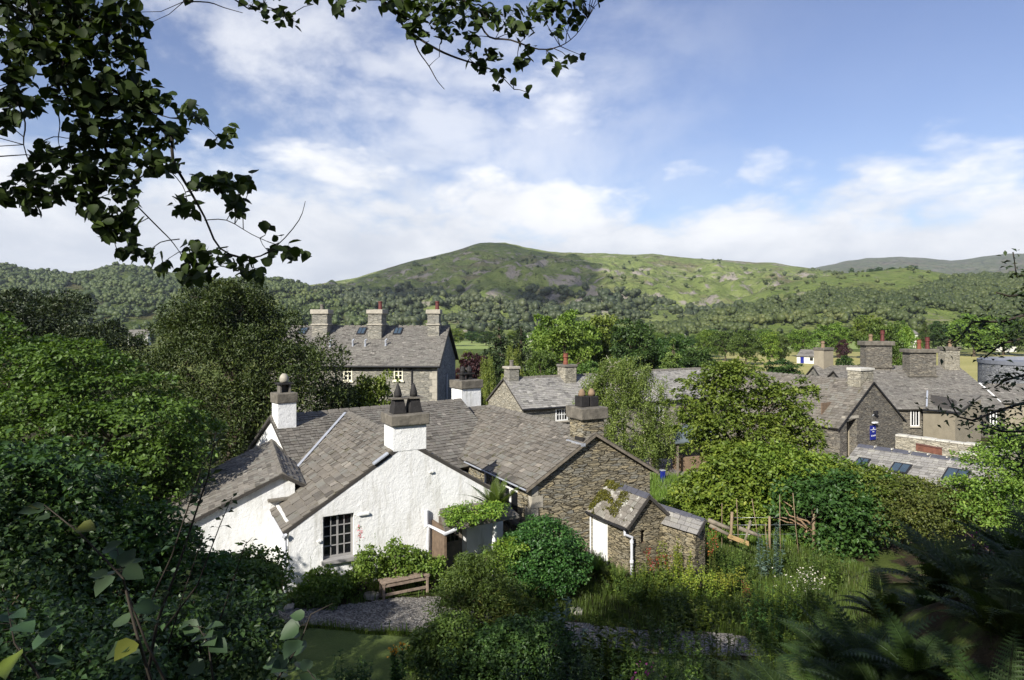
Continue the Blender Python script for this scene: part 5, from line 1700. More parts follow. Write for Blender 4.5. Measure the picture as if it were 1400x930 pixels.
mb = MB(); mb.hexa([p + Vector((0, 0, -.30)) for p in (a, b, b + n_, a + n_)], [p for p in (a, b, b + n_, a + n_)]); mb.build('trough_body', M['rusty'], tt, bevel=0.02)
mb = MB(); mb.hexa([p + Vector((0, 0, .001)) for p in (a, b, b + n_, a + n_)], [p + Vector((0, 0, .05)) for p in (a - n_ * .1, b - n_ * .1, b + n_ * 1.1, a + n_ * 1.1)]); mb.build('rim', M['rusty'], tt)

# ------------------------------------------------------------------ lane side: shelter, bin, gate post
sh_ = thing('market_shelter', 'open shelter with a blue green sheet roof beside the lane', 'shelter', G(9.8, 37.0))
fS = Fr(P(923, 0, 36.2).x, 36.2, R(20))
mb = MB(); mb.hexa([fS(0, 0, -6.72), fS(3.2, 0, -6.72), fS(2.9, 1.6, -6.05), fS(0.8, 1.6, -6.05)], [fS(0, 0, -6.66), fS(3.2, 0, -6.66), fS(2.9, 1.6, -5.99), fS(0.8, 1.6, -5.99)])
mb.hexa([fS(2.9, 1.61, -6.05), fS(0.8, 1.61, -6.05), fS(0, 3.2, -6.72), fS(3.2, 3.2, -6.72)][::-1], [fS(2.9, 1.61, -5.99), fS(0.8, 1.61, -5.99), fS(0, 3.2, -6.66), fS(3.2, 3.2, -6.66)][::-1])
mb.build('roof', M['bluegreen'], sh_)
for t, s in ((0.3, 0.2), (2.9, 0.2), (0.3, 3.0), (2.9, 3.0)):
    mb = MB(); mb.box(fS, t - .05, t + .05, s - .05, s + .05, -8.6, -6.73); mb.build('post', M['oldwood'], sh_)
mb = MB(); mb.box(fS, 0.9, 2.6, 0.7, 1.6, -8.6, -7.7); tag(mb.build('timber_crate', M['buffpot'], bevel=0.02), 'sandy coloured low box standing under the blue green shelter', 'box')
lb_ = thing('litter_bin', 'small navy blue bin on the grass verge by the lane', 'bin', G(P(906, 0, 35).x, 35))
z0_ = float(gz(P(906, 0, 35).x, 35)); fb_ = Fr(P(906, 0, 35).x, 35, 0.3)
mb = MB(); mb.box(fb_, -.11, .11, -.11, .11, z0_, z0_ + .6); mb.build('bin_body', M['blue'], lb_, bevel=.03)
mb = MB(); mb.box(fb_, -.13, .13, -.13, .13, z0_ + .601, z0_ + .65); mb.build('lid', M['lead'], lb_, bevel=.02)

# ------------------------------------------------------------------ far white houses
def small_house(px, py_base, Y, w, d, hw, rise, label, ang=0.4, wm='barnwhite', rm='slate_grey'):
    p = P(px, py_base, Y)
    zg = float(gz(p.x, Y)) if Y < 420 else p.z
    f = Fr(p.x - w / 2, Y, ang)
    t = gable_house('white_house', label, 'house', f, w, d, zg - .3, zg + hw, zg + hw + rise, wm, rm, expo=(0.6, 0.5), wid=(0.9, 0.8), ov=0.3)
    return t, f, zg
t, f, zg = small_house(1105, 482, 190, 6.6, 7.0, 2.2, 1.7, 'white barn with grey roof standing alone across the hayfield', -0.75)
window(t, f, 0.0, 3.6, 4.5, zg + 0.9, zg + 1.8, 1, 1, 'blackpipe', sill=False)
mb = MB(); mb.box(f, 1.0, 2.0, -.04, .02, zg, zg + 1.9); mb.build('door', M['blue'], t)
small_house(1132, 482, 196, 2.8, 2.5, 1.6, 0.8, 'tiny white shed just to the right of the barn across the hayfield', 0.2)
small_house(1254, 462, 300, 3.4, 6, 6.4, 2.0, 'tall narrow white house half hidden in trees beyond the hayfield', 0.3)
small_house(727, 458, 395, 4, 5, 3.4, 2, 'white house among trees near the lake', 0.2)
small_house(187, 452, 330, 9, 7, 5, 3, 'pale house showing between the two yews', 0.3, 'barnwhite')
small_house(936, 452, 380, 3.5, 4, 3.2, 1.6, 'white house glimpsed among trees at the foot of the fell', 0.3)
small_house(1386, 470, 260, 4.4, 5, 2.6, 1.5, 'white cottage among trees at the far right end of the hayfield', 0.3)

# ------------------------------------------------------------------ bench
bn = thing('garden_bench', 'weathered slatted wooden bench on the gravel under the white gable', 'bench', A(2.8, -1.15, -7.42))
zb = float(gz(A(2.8, -1.15, 0).x, A(2.8, -1.15, 0).y)) + 0.035
b0, b1, bs0, bs1 = 2.14, 3.46, -1.34, -0.98
for s in (0, 1, 2):
    q = bs0 + (bs1 - bs0) * s / 3
    mb = MB(); mb.box(A, b0 - .02, b1 + .02, q + .006, q + (bs1 - bs0) / 3 - .006, zb + 0.46, zb + 0.495); mb.build('slat', M['bench'], bn, bevel=0.006)
for t in (b0 + .02, b1 - .08):
    for s in (bs0 + .01, bs1 - .07):
        mb = MB(); mb.box(A, t, t + .06, s, s + .06, zb, zb + 0.43); mb.build('leg', M['bench'], bn, bevel=0.006)
mb = MB()
mb.box(A, b0 + .01, b0 + .09, bs0, bs1, zb + 0.431, zb + 0.459); mb.box(A, b1 - .09, b1 - .01, bs0, bs1, zb + 0.431, zb + 0.459)
mb.build('seat_frame', M['bench'], bn)
mb = MB(); mb.box(A, b0 + .081, b1 - .081, bs0 + .02, bs0 + .06, zb + .13, zb + .19); mb.box(A, b0 + .081, b1 - .081, bs0 + .02, bs0 + .06, zb + .36, zb + .43); mb.box(A, b0 + .081, b1 - .081, bs1 - .06, bs1 - .02, zb + .36, zb + .43)
mb.build('stretcher', M['bench'], bn)

# ------------------------------------------------------------------ trees of the valley floor, each one a tree of its own
MT = [  # key, name, category, px, top, Y, width px, leaf, label
 ('round0', 'oak_tree', 768, 406, 92, 100, 'bright', 'tallest round green tree behind the grey cottages, in the middle'),
 ('round1', 'oak_tree', 828, 415, 98, 96, 'bright', 'broad mid green tree just right of the tallest one'),
 ('round2', 'ash_tree', 772, 438, 78, 104, 'bright', 'light green tree standing in front of the tallest round one'),
 ('round3', 'oak_tree', 872, 432, 84, 92, 'dark', 'dark rounded tree above the top of the birch'),
 ('round0', 'oak_tree', 924, 446, 82, 70, 'dark', 'dark tree with a flat top right of the one above the birch'),
 ('round1', 'oak_tree', 962, 466, 80, 74, 'dark', 'low dark tree over the middle of the slate cottage row'),
 ('round2', 'oak_tree', 905, 458, 88, 60, 'dark', 'dark tree filling the gap behind the pale conical one'),
 ('cone0', 'pale_conical_tree', 920, 463, 66, 40, 'birch', 'pale green conical tree in front of the dark trees'),
 ('cone0', 'pine_tree', 683, 437, 74, 58, 'conifer', 'dark feathery conifer above the copper beech'),
 ('cone1', 'pine_tree', 712, 439, 76, 36, 'conifer', 'narrow dark conifer between the feathery one and the tallest round tree'),
 ('round3', 'copper_beech', 652, 478, 58, 62, 'copper', 'dark purple copper beech behind the terrace end'),
 ('round1', 'copper_beech', 630, 492, 60, 36, 'copper', 'smaller purple beech close against the terrace gable'),
 ('weep', 'willow_tree', 700, 483, 54, 46, 'willow', 'pale weeping willow rising behind the grey cottage ridge'),
 ('weep', 'willow_tree', 667, 497, 50, 40, 'willow', 'pale willow beside the left gable of the grey cottage'),
 ('round2', 'ash_tree', 740, 474, 66, 62, 'broad', 'mid green tree behind the red chimney pot of the grey cottage'),
 ('round0', 'ash_tree', 800, 482, 62, 60, 'broad', 'mid green tree between the red pot and the birch'),
 ('round3', 'ash_tree', 845, 486, 64, 60, 'broad', 'mid green tree hidden mostly behind the birch crown'),
 ('bush0', 'field_bush', 1072, 487, 92, 66, 'dark', 'dark bush at the near edge of the hayfield left of the rendered stack'),
 ('bush1', 'field_bush', 990, 489, 78, 62, 'dark', 'dark bush over the slate ridge left of the hayfield'),
 ('bush0', 'field_bush', 1030, 496, 84, 40, 'broad', 'small green bush next to the dark one at the near field edge'),
 ('round1', 'ash_tree', 1214, 428, 96, 66, 'broad', 'tall feathery green tree standing between the two big stacks'),
 ('round2', 'ash_tree', 1240, 441, 104, 40, 'yellow', 'yellow green tree beside the tall feathery one between the stacks'),
 ('bush1', 'field_bush', 1160, 479, 82, 44, 'dark', 'round dark bush left of the stack with two pots'),
 ('bush0', 'copper_shrub', 1154, 461, 205, 24, 'copper', 'small purple round tree at the far side of the hayfield'),
 ('cone1', 'poplar_tree', 1266, 437, 270, 20, 'broad', 'narrow upright green tree beside the tall white house'),
 ('round3', 'oak_tree', 1296, 437, 250, 62, 'dark', 'wide dark tree at the far edge of the hayfield'),
 ('round0', 'oak_tree', 1332, 419, 225, 64, 'bright', 'largest pale green tree at the far edge of the hayfield'),
 ('round1', 'oak_tree', 1372, 424, 235, 60, 'broad', 'round green tree right of the largest at the far field edge'),
 ('round2', 'oak_tree', 1412, 430, 225, 60, 'broad', 'green tree cut by the right edge at the far end of the hayfield'),
 ('round3', 'oak_tree', 1190, 428, 210, 56, 'bright', 'bright green tree behind the barn stack across the hayfield'),
 ('round0', 'oak_tree', 1137, 433, 215, 56, 'bright', 'round green tree behind the little white barn'),
 ('round1', 'oak_tree', 1098, 444, 222, 44, 'bright', 'pale rounded tree to the left behind the white barn'),
 ('round2', 'oak_tree', 1066, 456, 186, 34, 'broad', 'small dark green tree touching the left side of the white barn'),
 ('round3', 'ash_tree', 1052, 452, 182, 36, 'yellow', 'yellow green tree left of the white barn'),
 ('round0', 'oak_tree', 1020, 442, 180, 48, 'broad', 'big green field tree above the left end of the hayfield'),
 ('round1', 'oak_tree', 992, 445, 200, 46, 'broad', 'rounded tree at the left end of the hayfield'),
 ('round2', 'oak_tree', 968, 448, 220, 40, 'bright', 'paler tree further left along the field edge'),
 ('round3', 'oak_tree', 1225, 436, 225, 40, 'broad', 'tree behind the gap between the two big stacks'),
 ('cone0', 'pine_tree', 740, 440, 120, 26, 'conifer', 'slim dark conifer peeping beside the tallest round tree'),
 ('round1', 'ash_tree', 640, 470, 88, 30, 'bright', 'bright small tree over the end of the terrace'),
 ('round1', 'tall_shrub', 520, 486, 35.5, 98, 'bright', 'bushy green small tree in front of the terrace windows'),
 ('round2', 'tall_shrub', 486, 520, 38.5, 40, 'broad', 'lower green shrub left of the bushy tree before the terrace'),
]
for k, (key, nm, px, yt, Y, wpx, m, lab) in enumerate(MT):
    place(key, nm, lab, {'field_bush': 'bush', 'tall_shrub': 'shrub', 'copper_shrub': 'tree'}.get(nm, 'tree'), px, yt, Y, wpx, m, 'trees of the valley floor', seed=k)
# belts of trees along the foot of the fells, beyond the fields
rb = random.Random(12)
k = 0
for px in range(-60, 1460, 27):
    for row in range(2):
        Y = rb.uniform(300, 345) if row == 0 else rb.uniform(360, 415)
        hpx = rb.uniform(16, 27) if row == 0 else rb.uniform(14, 22)
        x_ = px + rb.uniform(-14, 14)
        if 610 < x_ < 740 and row == 0 and rb.random() < 0.6:
            continue
        zg = float(gz((x_ - 700) / 900 * Y, Y))
        ytop = 440 - zg / Y * 900 - hpx
        if 1262 < x_ < 1312: continue
        place(rb.choice(['round0', 'round1', 'round2', 'round3', 'bush0']), 'valley_tree', 'round green tree in the belt of trees at the foot of the fells', 'tree', x_, ytop, Y, hpx * rb.uniform(1.1, 1.6), rb.choice(['hillwood', 'broad', 'bright', 'dark']),
              'belt of trees at the foot of the fells', seed=200 + k)
        k += 1
for j, (px, yt, Y, w) in enumerate(((1164, 365, 880, 9), (1190, 366, 885, 12), (1201, 364, 880, 14), (1222, 364, 885, 16), (1245, 362, 880, 22), (1232, 368, 860, 12))):
    p = P(px, yt + 11, Y); 
    place('bush%d' % (j % 2), 'knoll_tree', ['lone small tree on the knoll skyline left of the others', 'small dark tree second along the knoll skyline', 'dark tree third along the knoll skyline', 'dark wide tree just left of the biggest on the knoll', 'biggest dark tree crowning the wooded knoll', 'low bush below the crowning tree on the knoll'][j], 'tree', px, yt, Y, w, 'dark', 'trees on the knoll skyline', base=p.z, seed=900 + j)

# ------------------------------------------------------------------ trees round the houses
rs = np.random.RandomState(1)
def ell(px, py, Y, rpx, rpy, ry, loc):
    """an ellipsoid lobe given in photo terms, relative to loc"""
    p = P(px, py, Y) - Vector(loc)
    return (p.x, p.y, p.z, rpx / 900 * Y, ry, rpy / 900 * Y)
def lobes_px(lst, Y0, loc, ry=None):
    return [ell(px, py, Y0 + dy, rx, rz, ry or rx / 900 * Y0, loc) for px, py, rx, rz, dy in lst]

loc = Gp(322, 33)
lb = lobes_px([(300, 441, 48, 40, 0), (345, 448, 40, 38, 1), (262, 456, 34, 36, 1), (250, 506, 58, 50, 0), (310, 516, 70, 62, -1), (375, 486, 42, 48, 0), (395, 536, 55, 50, -1), (440, 516, 26, 36, 0), (455, 556, 20, 34, .5),
               (215, 556, 46, 60, 0), (280, 591, 70, 55, -1), (350, 586, 66, 50, -1), (425, 576, 46, 44, 0), (330, 416, 30, 24, 0), (285, 414, 26, 22, 0), (310, 478, 60, 50, 1)], 33, loc, 2.0)
tree('yew_tree', 'great dark olive yew behind the low wing of the white cottage', 'tree', loc, 7.5, 0.45, lb, 62000, 0.19, 'yew', 21, per=110, clump=0.42, flat=1.15, shell=(0.70, 1.08), up=0.35, upn=0.5, updir=0.9, droop=0.0, width=0.36, twigs=30)
loc = Gp(60, 38)
lb = lobes_px([(20, 453, 60, 42, 0), (75, 453, 50, 40, 0), (-50, 458, 70, 50, 0), (130, 498, 60, 44, 0), (165, 506, 34, 34, 0), (60, 508, 80, 50, -1), (-30, 528, 90, 60, 0), (120, 558, 80, 50, 0), (30, 423, 30, 16, 0)], 38, loc, 2.4)
tree('yew_tree', 'nearly black spreading yew at the left edge behind the bright leafy tree', 'tree', loc, 7.0, 0.5, lb, 36000, 0.23, 'darkyew', 22, per=110, clump=0.42, flat=1.0, shell=(0.7, 1.08), up=0.35, upn=0.5, updir=0.6, droop=0, width=0.36, twigs=20)
loc = Gp(100, 21)
lb = lobes_px([(40, 505, 70, 48, 0), (110, 512, 62, 40, 0), (-30, 500, 80, 60, 0), (160, 545, 56, 38, 0), (80, 560, 90, 45, -1), (215, 575, 50, 34, 0), (255, 590, 36, 26, .3), (150, 600, 80, 44, -1.5), (30, 600, 90, 60, -1.5), (230, 625, 56, 40, -.5), (-60, 590, 80, 70, 0), (60, 660, 100, 50, -1.5), (180, 660, 80, 44, -1)], 21, loc, 1.5)
tree('sycamore_tree', 'bright leafy broadleaf tree on the left with its top in sun', 'tree', loc, 5.0, 0.25, lb, 32000, 0.15, 'broad', 23, per=80, clump=0.42, flat=0.42, shell=(0.65, 1.08), up=0.5, upn=1.1, droop=0.35, twigs=60)
# birch
loc = Gp(893, 38.5)
lb = lobes_px([(862, 510, 34, 28, 0), (840, 525, 36, 34, 0), (885, 530, 30, 36, 0), (822, 560, 34, 46, 0), (860, 570, 40, 60, -.5), (900, 575, 26, 50, 0), (800, 555, 20, 36, 0), (842, 610, 34, 44, -.5), (880, 615, 30, 40, -.5), (905, 600, 18, 40, 0), (838, 500, 20, 16, 0), (815, 520, 18, 20, 0)], 37, loc, 1.3)
tree('birch_tree', 'silver birch with drooping sprays behind the stone cottage gable', 'tree', loc, 5.2, 0.16, lb, 34000, 0.115, 'birch', 24, bark='birchbark', per=60, clump=0.34, weep=1.0, shell=(0.55, 1.0), up=0.6, upn=0.45, outn=0.1, droop=1.5, width=0.55, twigs=90, lean=(-1.2, 0))
# round tree right of the birch
loc = Gp(1010, 30)
lb = lobes_px([(985, 520, 28, 22, 0), (965, 545, 34, 30, 0), (1010, 535, 40, 34, 0), (1045, 560, 34, 34, 0), (1095, 545, 15, 22, 0), (1075, 585, 34, 30, 0), (950, 578, 20, 20, 0), (990, 588, 46, 40, -.6), (1035, 606, 44, 36, -.6), (978, 612, 28, 20, -.3), (1090, 605, 18, 20, 0), (1010, 636, 44, 26, 0), (935, 556, 12, 12, 0), (1000, 512, 14, 12, 0), (1070, 540, 14, 14, 0)], 30, loc, 1.3)
tree('maple_tree', 'fresh green round tree standing right of the birch before the slate row', 'tree', loc, 4.2, 0.16, lb, 22000, 0.17, 'bright', 25, per=44, clump=0.40, flat=0.5, shell=(0.5, 1.3), up=0.4, upn=1.2, droop=0.3, twigs=80)
# shrubs of the sunny hedge
def shrub(name, label, px, Y, lst, n, size, m, seed, ry=1.0, cat='shrub', group=None, base=None, **kw):
    loc = Gp(px, Y) if base is None else base
    lb = lobes_px(lst, Y, loc, ry)
    rs = np.random.RandomState(seed)
    t = thing(name, label, cat, loc, group)
    args = dict(per=55, clump=0.42, flat=0.6, shell=(0.6, 1.06), up=0.4, upn=0.9, droop=0.25)
    args.update(kw)
    me, cc = crown_mesh('foliage', rs, lb, n, size, L[m], **args)
    link('foliage', me, t, world=False)
    mb = MB()
    for k in range(7):
        q = Vector(cc[rs.randint(len(cc))])
        st = Vector((rs.randn() * 0.15, rs.randn() * 0.15, -0.1))
        mid = st.lerp(q, 0.55) + Vector((rs.randn(), rs.randn(), 0.5)) * 0.1 * (q - st).length
        mb.tube([st, mid, q], [0.035, 0.024, 0.008], 6)
    mb.build('stem', M['bark'], t, smooth=True, world=False)
    return t
shrub('yellow_shrub', 'big yellow green leafy shrub in full sun above the slate topped lean-to', 960, 26.5, [(988, 662, 30, 22, 0), (1004, 636, 28, 20, 0), (950, 690, 28, 18, 0), (978, 690, 40, 24, 0), (1024, 660, 36, 28, 0), (1006, 702, 32, 16, 0), (928, 712, 20, 10, 0), (962, 668, 18, 14, 0)], 17000, 0.16, 'yellow', 31, 1.2, shell=(.4, 1.35), per=34)
shrub('yellow_shrub', 'yellow green shrub with loose flowering top over the pole trellis', 1070, 26.5, [(1050, 635, 42, 20, 0), (1095, 642, 42, 22, 0), (1060, 668, 46, 24, 0), (1125, 650, 34, 18, 0), (1030, 685, 32, 16, 0)], 14000, 0.155, 'yellow', 32, 1.2, shell=(.4, 1.3), per=34)
shrub('laurel_bush', 'glossy dark green laurel behind the trellis branches', 1130, 25, [(1120, 675, 40, 24, 0), (1160, 676, 38, 24, 0), (1100, 690, 36, 28, 0), (1150, 700, 50, 40, -.5), (1180, 690, 40, 36, 0), (1140, 740, 44, 30, -.5)], 15000, 0.18, 'laurel', 33, 1.2, shell=(.4, 1.25), per=34)
shrub('hedge_shrub', 'fresh green hedge shrub directly below the skylights', 1210, 25, [(1178, 662, 36, 16, 0), (1212, 666, 34, 16, 0), (1200, 692, 42, 24, 0), (1240, 676, 30, 16, 0)], 14000, 0.13, 'bright', 34, 1.1, shell=(.4, 1.3), per=34)
shrub('hedge_shrub', 'olive brown tinged hedge shrub below the largest skylight', 1270, 24, [(1250, 686, 36, 16, 0), (1292, 688, 40, 17, 0), (1322, 697, 36, 20, 0), (1270, 700, 60, 30, 0), (1225, 700, 46, 30, 0)], 22000, 0.095, 'olive', 35, 1.2, shell=(.4, 1.3))
shrub('hedge_shrub', 'green hedge shrub at the right edge with a few orange leaves', 1380, 23, [(1370, 650, 36, 30, 0), (1410, 630, 44, 44, 0), (1350, 690, 46, 28, 0), (1400, 700, 60, 40, 0)], 18000, 0.11, 'bright', 36, 1.2, shell=(.4, 1.3))
shrub('understorey_shrub', 'dark leafy shrub at the far left end of the low slate wing', 225, 22.5, [(225, 640, 36, 34, 0), (190, 660, 40, 34, 0), (250, 660, 26, 30, 0), (150, 680, 40, 30, 0), (215, 690, 50, 30, 0)], 12000, 0.13, 'dark', 38, 1.0)
# evergreen dome by the stone cottage
shrub('round_bush', 'neat dense round evergreen bush against the stone cottage corner', 742, 18.7, [(742, 760, 52, 40, 0), (720, 775, 34, 28, -.1), (765, 770, 34, 34, 0), (742, 735, 34, 20, 0), (745, 785, 44, 18, -.1)], 16000, 0.085, 'laurel', 37, 1.0, cat='bush', shell=(0.78, 1.12), per=22, clump=0.24)
# planting along the white wall
flowers = [
 ('border_plant', 'green perennial clump at the downpipe corner of the white wall', 440, 17.3, [(440, 800, 22, 20, 0), (420, 812, 18, 12, 0), (458, 806, 20, 16, 0)], 3600, 0.085, 'bright', 41),
 ('border_plant', 'leafy plant with a tall stalk under the small-paned window', 492, 17.7, [(495, 785, 18, 22, 0), (505, 770, 14, 20, 0), (480, 800, 18, 14, 0)], 3200, 0.08, 'bright', 42),
 ('border_plant', 'bright green tall perennial behind the left end of the bench', 540, 18.1, [(540, 765, 16, 26, 0), (555, 772, 16, 22, 0), (530, 780, 12, 16, 0)], 3400, 0.085, 'bright', 43),
 ('border_plant', 'bright green perennial behind the right end of the bench', 580, 18.3, [(575, 775, 18, 18, 0), (592, 780, 16, 16, 0), (565, 782, 12, 12, 0)], 3000, 0.085, 'bright', 44),
 ('border_plant', 'yellowish bushy herb in front of the porch post', 690, 18.2, [(690, 760, 20, 22, 0), (675, 770, 18, 18, 0), (705, 752, 14, 14, 0)], 3600, 0.08, 'yellow', 45),
 ('border_plant', 'low trailing plant spilling on the gravel left of the bench', 420, 16.9, [(420, 826, 26, 10, 0), (450, 822, 20, 9, 0)], 2200, 0.07, 'broad', 46),
]
for nm, lab, px, Y, lst, n, size, m, sd in flowers:
    shrub(nm, lab, px, Y, lst, n, size, m, sd, 0.35, cat='plant', group='border plants along the white wall', per=30, clump=0.5, shell=(0.3, 1.05), upn=0.6)
shrub('porch_creeper', 'green and rust trailing plants growing all over the porch slab', 630, 18.9, [(622, 703, 18, 8, 0), (645, 700, 20, 9, 0), (665, 700, 14, 8, 0), (600 + 34, 712, 22, 7, -.3), (680, 698, 14, 8, 0)], 3000, 0.075, 'yellow', 47, 0.5, cat='plant', base=A(5.0, -0.6, -5.62), per=10, clump=0.4)
# moss cushions on the outhouse roof
rs = np.random.RandomState(48)
mb_pos, k = [], 0
n_ = 5000
a = rs.beta(1.0, 2.2, n_); b = rs.uniform(0, 1, n_)
e0v, e1v = np.array(A(OL - e, -0.02, OE - 0.12)), np.array(A(OL - e, OS, OE - 0.12)); r0v, r1v = np.array(A(OT, -0.02, OZ)), np.array(A(OT, OS, OZ))
keep = fbm(a * 5, b * 4, 5) + 0.25 * (0.55 - a) > 0.46
a, b = a[keep][:, None], b[keep][:, None]
pos = (e0v * (1 - a) + e1v * a) * (1 - b) + (r0v * (1 - a) + r1v * a) * b
nn = np.array([-0.6, -0.35, 0.72]); nn = nn / np.linalg.norm(nn)
pos = pos + nn * (0.035 + 0.03 * rs.uniform(0, 1, (len(pos), 1)))
V, Fc = leaf_quads(rs, pos, 0.055 * rs.uniform(.6, 1.4, len(pos)), nz(rs.randn(len(pos), 3) * .6 + nn), rs.randn(len(pos), 3), 'kite', 0.8)
o = link('moss', np_mesh('moss', V, Fc, np.repeat(rs.uniform(0, 1, len(pos)), 2), L['moss']))
tag(o, 'mustard green moss cushions over the outhouse slates', 'moss', kind='stuff')

# ------------------------------------------------------------------ ferns
def frond_np(rs, length, width, arch, npin, leaflets, droop=0.5):
    """one bipinnate frond along +x; arrays of leaflet pos, dir, normal, size"""
    s = np.linspace(0.12, 1.0, npin)
    def curve(q):
        th = arch * q
        x = length * (np.sin(th) / max(arch, .01) if arch > .01 else q)
        return x, length * ((1 - np.cos(th)) / max(arch, .01) if arch > .01 else 0 * q)
    pos, dr, nr, sz, isp = [], [], [], [], []
    for q in s:
        x, dz_ = curve(q)
        th = arch * q
        d = np.array([math.cos(th), 0, -math.sin(th)])
        n = np.array([math.sin(th), 0, math.cos(th)])
        wl = width * (math.sin(math.pi * min(1, (q + 0.10) ** 0.75)) ** 0.8 if q < .98 else 0.12)
        wl = max(wl, 0.03 * length * .4)
        for sg in (-1, 1):
            pd = np.array([0.35 * d[0], sg * 1.0, 0.35 * d[2]]) + n * (0.18 - droop * 0.25)
            pd /= np.linalg.norm(pd)
            if leaflets <= 1:
                pos.append([x, 0, -dz_]); dr.append(pd); nr.append(n); sz.append(wl)
            else:
                pos.append([x, 0, -dz_]); dr.append(pd); nr.append(n); sz.append(wl); isp.append(1)
                for j in range(leaflets):
                    f = (j + 0.5) / leaflets
                    c = np.array([x, 0, -dz_]) + pd * wl * f + n * (-droop * wl * 0.25 * f * f)
                    ll = wl * 0.28 * (1 - 0.7 * f) + 0.003
                    for s2 in (-1, 1):
                        ld = pd * 0.45 + d * s2
                        pos.append(c); dr.append(ld); nr.append(n + rs.randn(3) * .12); sz.append(ll); isp.append(0)
    return np.array(pos), np.array(dr), nz(np.array(nr)), np.array(sz), np.array(isp)


def fern_mesh(name, seed, nf, length, width, m, npin=22, leaflets=7, lift=(45, 75), arch=(0.9, 1.5), wid=0.50):
    rs = np.random.RandomState(seed)
    Vs, Fs, Rs, off = [], [], [], 0
    mb = MB()
    for k in range(nf):
        az = 2 * math.pi * k / nf + rs.uniform(-.3, .3)
        ln = length * rs.uniform(0.75, 1.15)
        ar = rs.uniform(*arch)
        pos, dr, nr, sz, isp = frond_np(rs, ln, width * rs.uniform(.85, 1.15), ar, npin, leaflets)
        el = R(rs.uniform(*lift))
        rot = np.array(Matrix.Rotation(az, 3, 'Z') @ Matrix.Rotation(-el, 3, 'Y') @ Matrix.Rotation(rs.uniform(-.35, .35), 3, 'X'))
        pos, dr, nr = pos @ rot.T, dr @ rot.T, nr @ rot.T
        V, Fc = leaf_quads(rs, pos, sz, nr, dr, 'kite', np.where(isp > 0, .20, wid), 0.05)
        Vs.append(V); Fs.append(Fc + off); off += len(V)
        Rs.append(np.repeat(np.clip(rs.uniform(0.1, 0.9) + rs.randn(len(pos)) * 0.08, 0, 1), 2))
        q = np.linspace(0, 1, 9)
        x = ln * np.sin(ar * q) / ar; z = -ln * (1 - np.cos(ar * q)) / ar
        pts = np.stack([x, 0 * x, z], -1) @ rot.T
        mb.tube([Vector(p) for p in pts], [0.007 * (1 - .8 * t) for t in q], 4)
    return np_mesh(name, np.concatenate(Vs), np.concatenate(Fs), np.concatenate(Rs), L[m]), mb
FERN = []
for k in range(4):
    me, mb = fern_mesh('fronds', 60 + k, 9 + k, 1.15, 0.20, 'fern', 22, 7, lift=(35, 80))
    so = mb.build('stalk', L['fern']); FERN.append((me, so.data)); bpy.data.objects.remove(so)
me, mb = fern_mesh('fronds', 70, 16, 0.95, 0.15, 'fernlit', 24, 5, lift=(48, 86), arch=(0.35, 0.9)); so = mb.build('stalk', L['fernlit']); FLIT = (me, so.data); bpy.data.objects.remove(so)
def fern(label, p, sc=1.0, rz=0.0, proto_=None, group=None, tilt=0.0):
    me, st = proto_
    t = thing('fern', label, 'fern', p, group, rz, (sc, sc, sc))
    t.rotation_euler = (tilt * math.cos(rz), tilt * math.sin(rz), rz)
    link('fronds', me, t, world=False); link('stalk', st, t, world=False)
    return t
fern('bright arching fern growing on the porch roof', A(5.75, -0.75, -5.62), 1.3, 0.4, FLIT)
fern('light green fern standing at the foot of the white outhouse door', Gp(815, 20.3), 0.95, 1.1, FLIT, 'ferns by the outhouse')
fern('light green fern just left of the outhouse downpipe', Gp(842, 19.6), 0.9, 2.1, FLIT, 'ferns by the outhouse')
fern('small light fern between the round bush and the outhouse', Gp(795, 19.4), 0.7, 0.2, FLIT, 'ferns by the outhouse')

# ------------------------------------------------------------------ kitchen garden: canes, wires, posts, planks
def stick(name, label, cat, a, b, r0, r1, m, group=None):
    mb = MB(); a, b = Vector(a), Vector(b)
    mid = a.lerp(b, .5) + Vector((random.uniform(-.02, .02), random.uniform(-.02, .02), 0))
    mb.tube([a, mid, b], [r0, (r0 + r1) / 2, r1], 7)
    return tag(mb.build(name, M[m], smooth=True), label, cat, group)
YT = 23.8
for x0, y0_, x1, y1_, lab in ((987, 752, 987, 688, 'bean cane nearest the slate topped lean-to'), (1010, 757, 1007, 682, 'upright bean cane just right of the short thick post'),
                             (1040, 745, 1028, 682, 'bean cane leaning left in the middle of the trellis'), (1068, 756, 1066, 676, 'upright tall bean cane in the middle of the trellis'),
                             (1093, 752, 1084, 674, 'bean cane in front of the bare brown branches'), (1050, 742, 1046, 716, 'short broken cane stub in the middle of the trellis')):
    stick('bean_cane', lab, 'cane', P(x0, y0_, YT) - Vector((0, 0, .4)), P(x1, y1_, YT + .1), 0.016, 0.012, 'cane', 'bean canes')
for x0, y0_, x1, y1_, r, lab in ((998, 745, 1001, 700, .06, 'thick short wooden post beside the yellow plank'), (1053, 738, 1052, 706, .05, 'dark wooden post behind the canes'), (1113, 735, 1112, 690, .07, 'stout brown post among the bare branches')):
    stick('trellis_post', lab, 'post', P(x0, y0_, YT + .4) - Vector((0, 0, .6)), P(x1, y1_, YT + .4), r, r * .9, 'cane', 'trellis posts')
for yy, lab in ((708, 'upper'), (718, 'middle'), (731, 'lower')):
    stick('fence_wire', lab + ' horizontal wire strung between the trellis posts', 'wire', P(1000, yy, YT + .45), P(1113, yy - 1, YT + .45), 0.006, 0.006, 'wire')
mb = MB(); a, b = P(995, 736, 23.2), P(1024, 747, 22.6); w = Vector((0, 0.05, 0)); h = Vector((0, 0, .16))
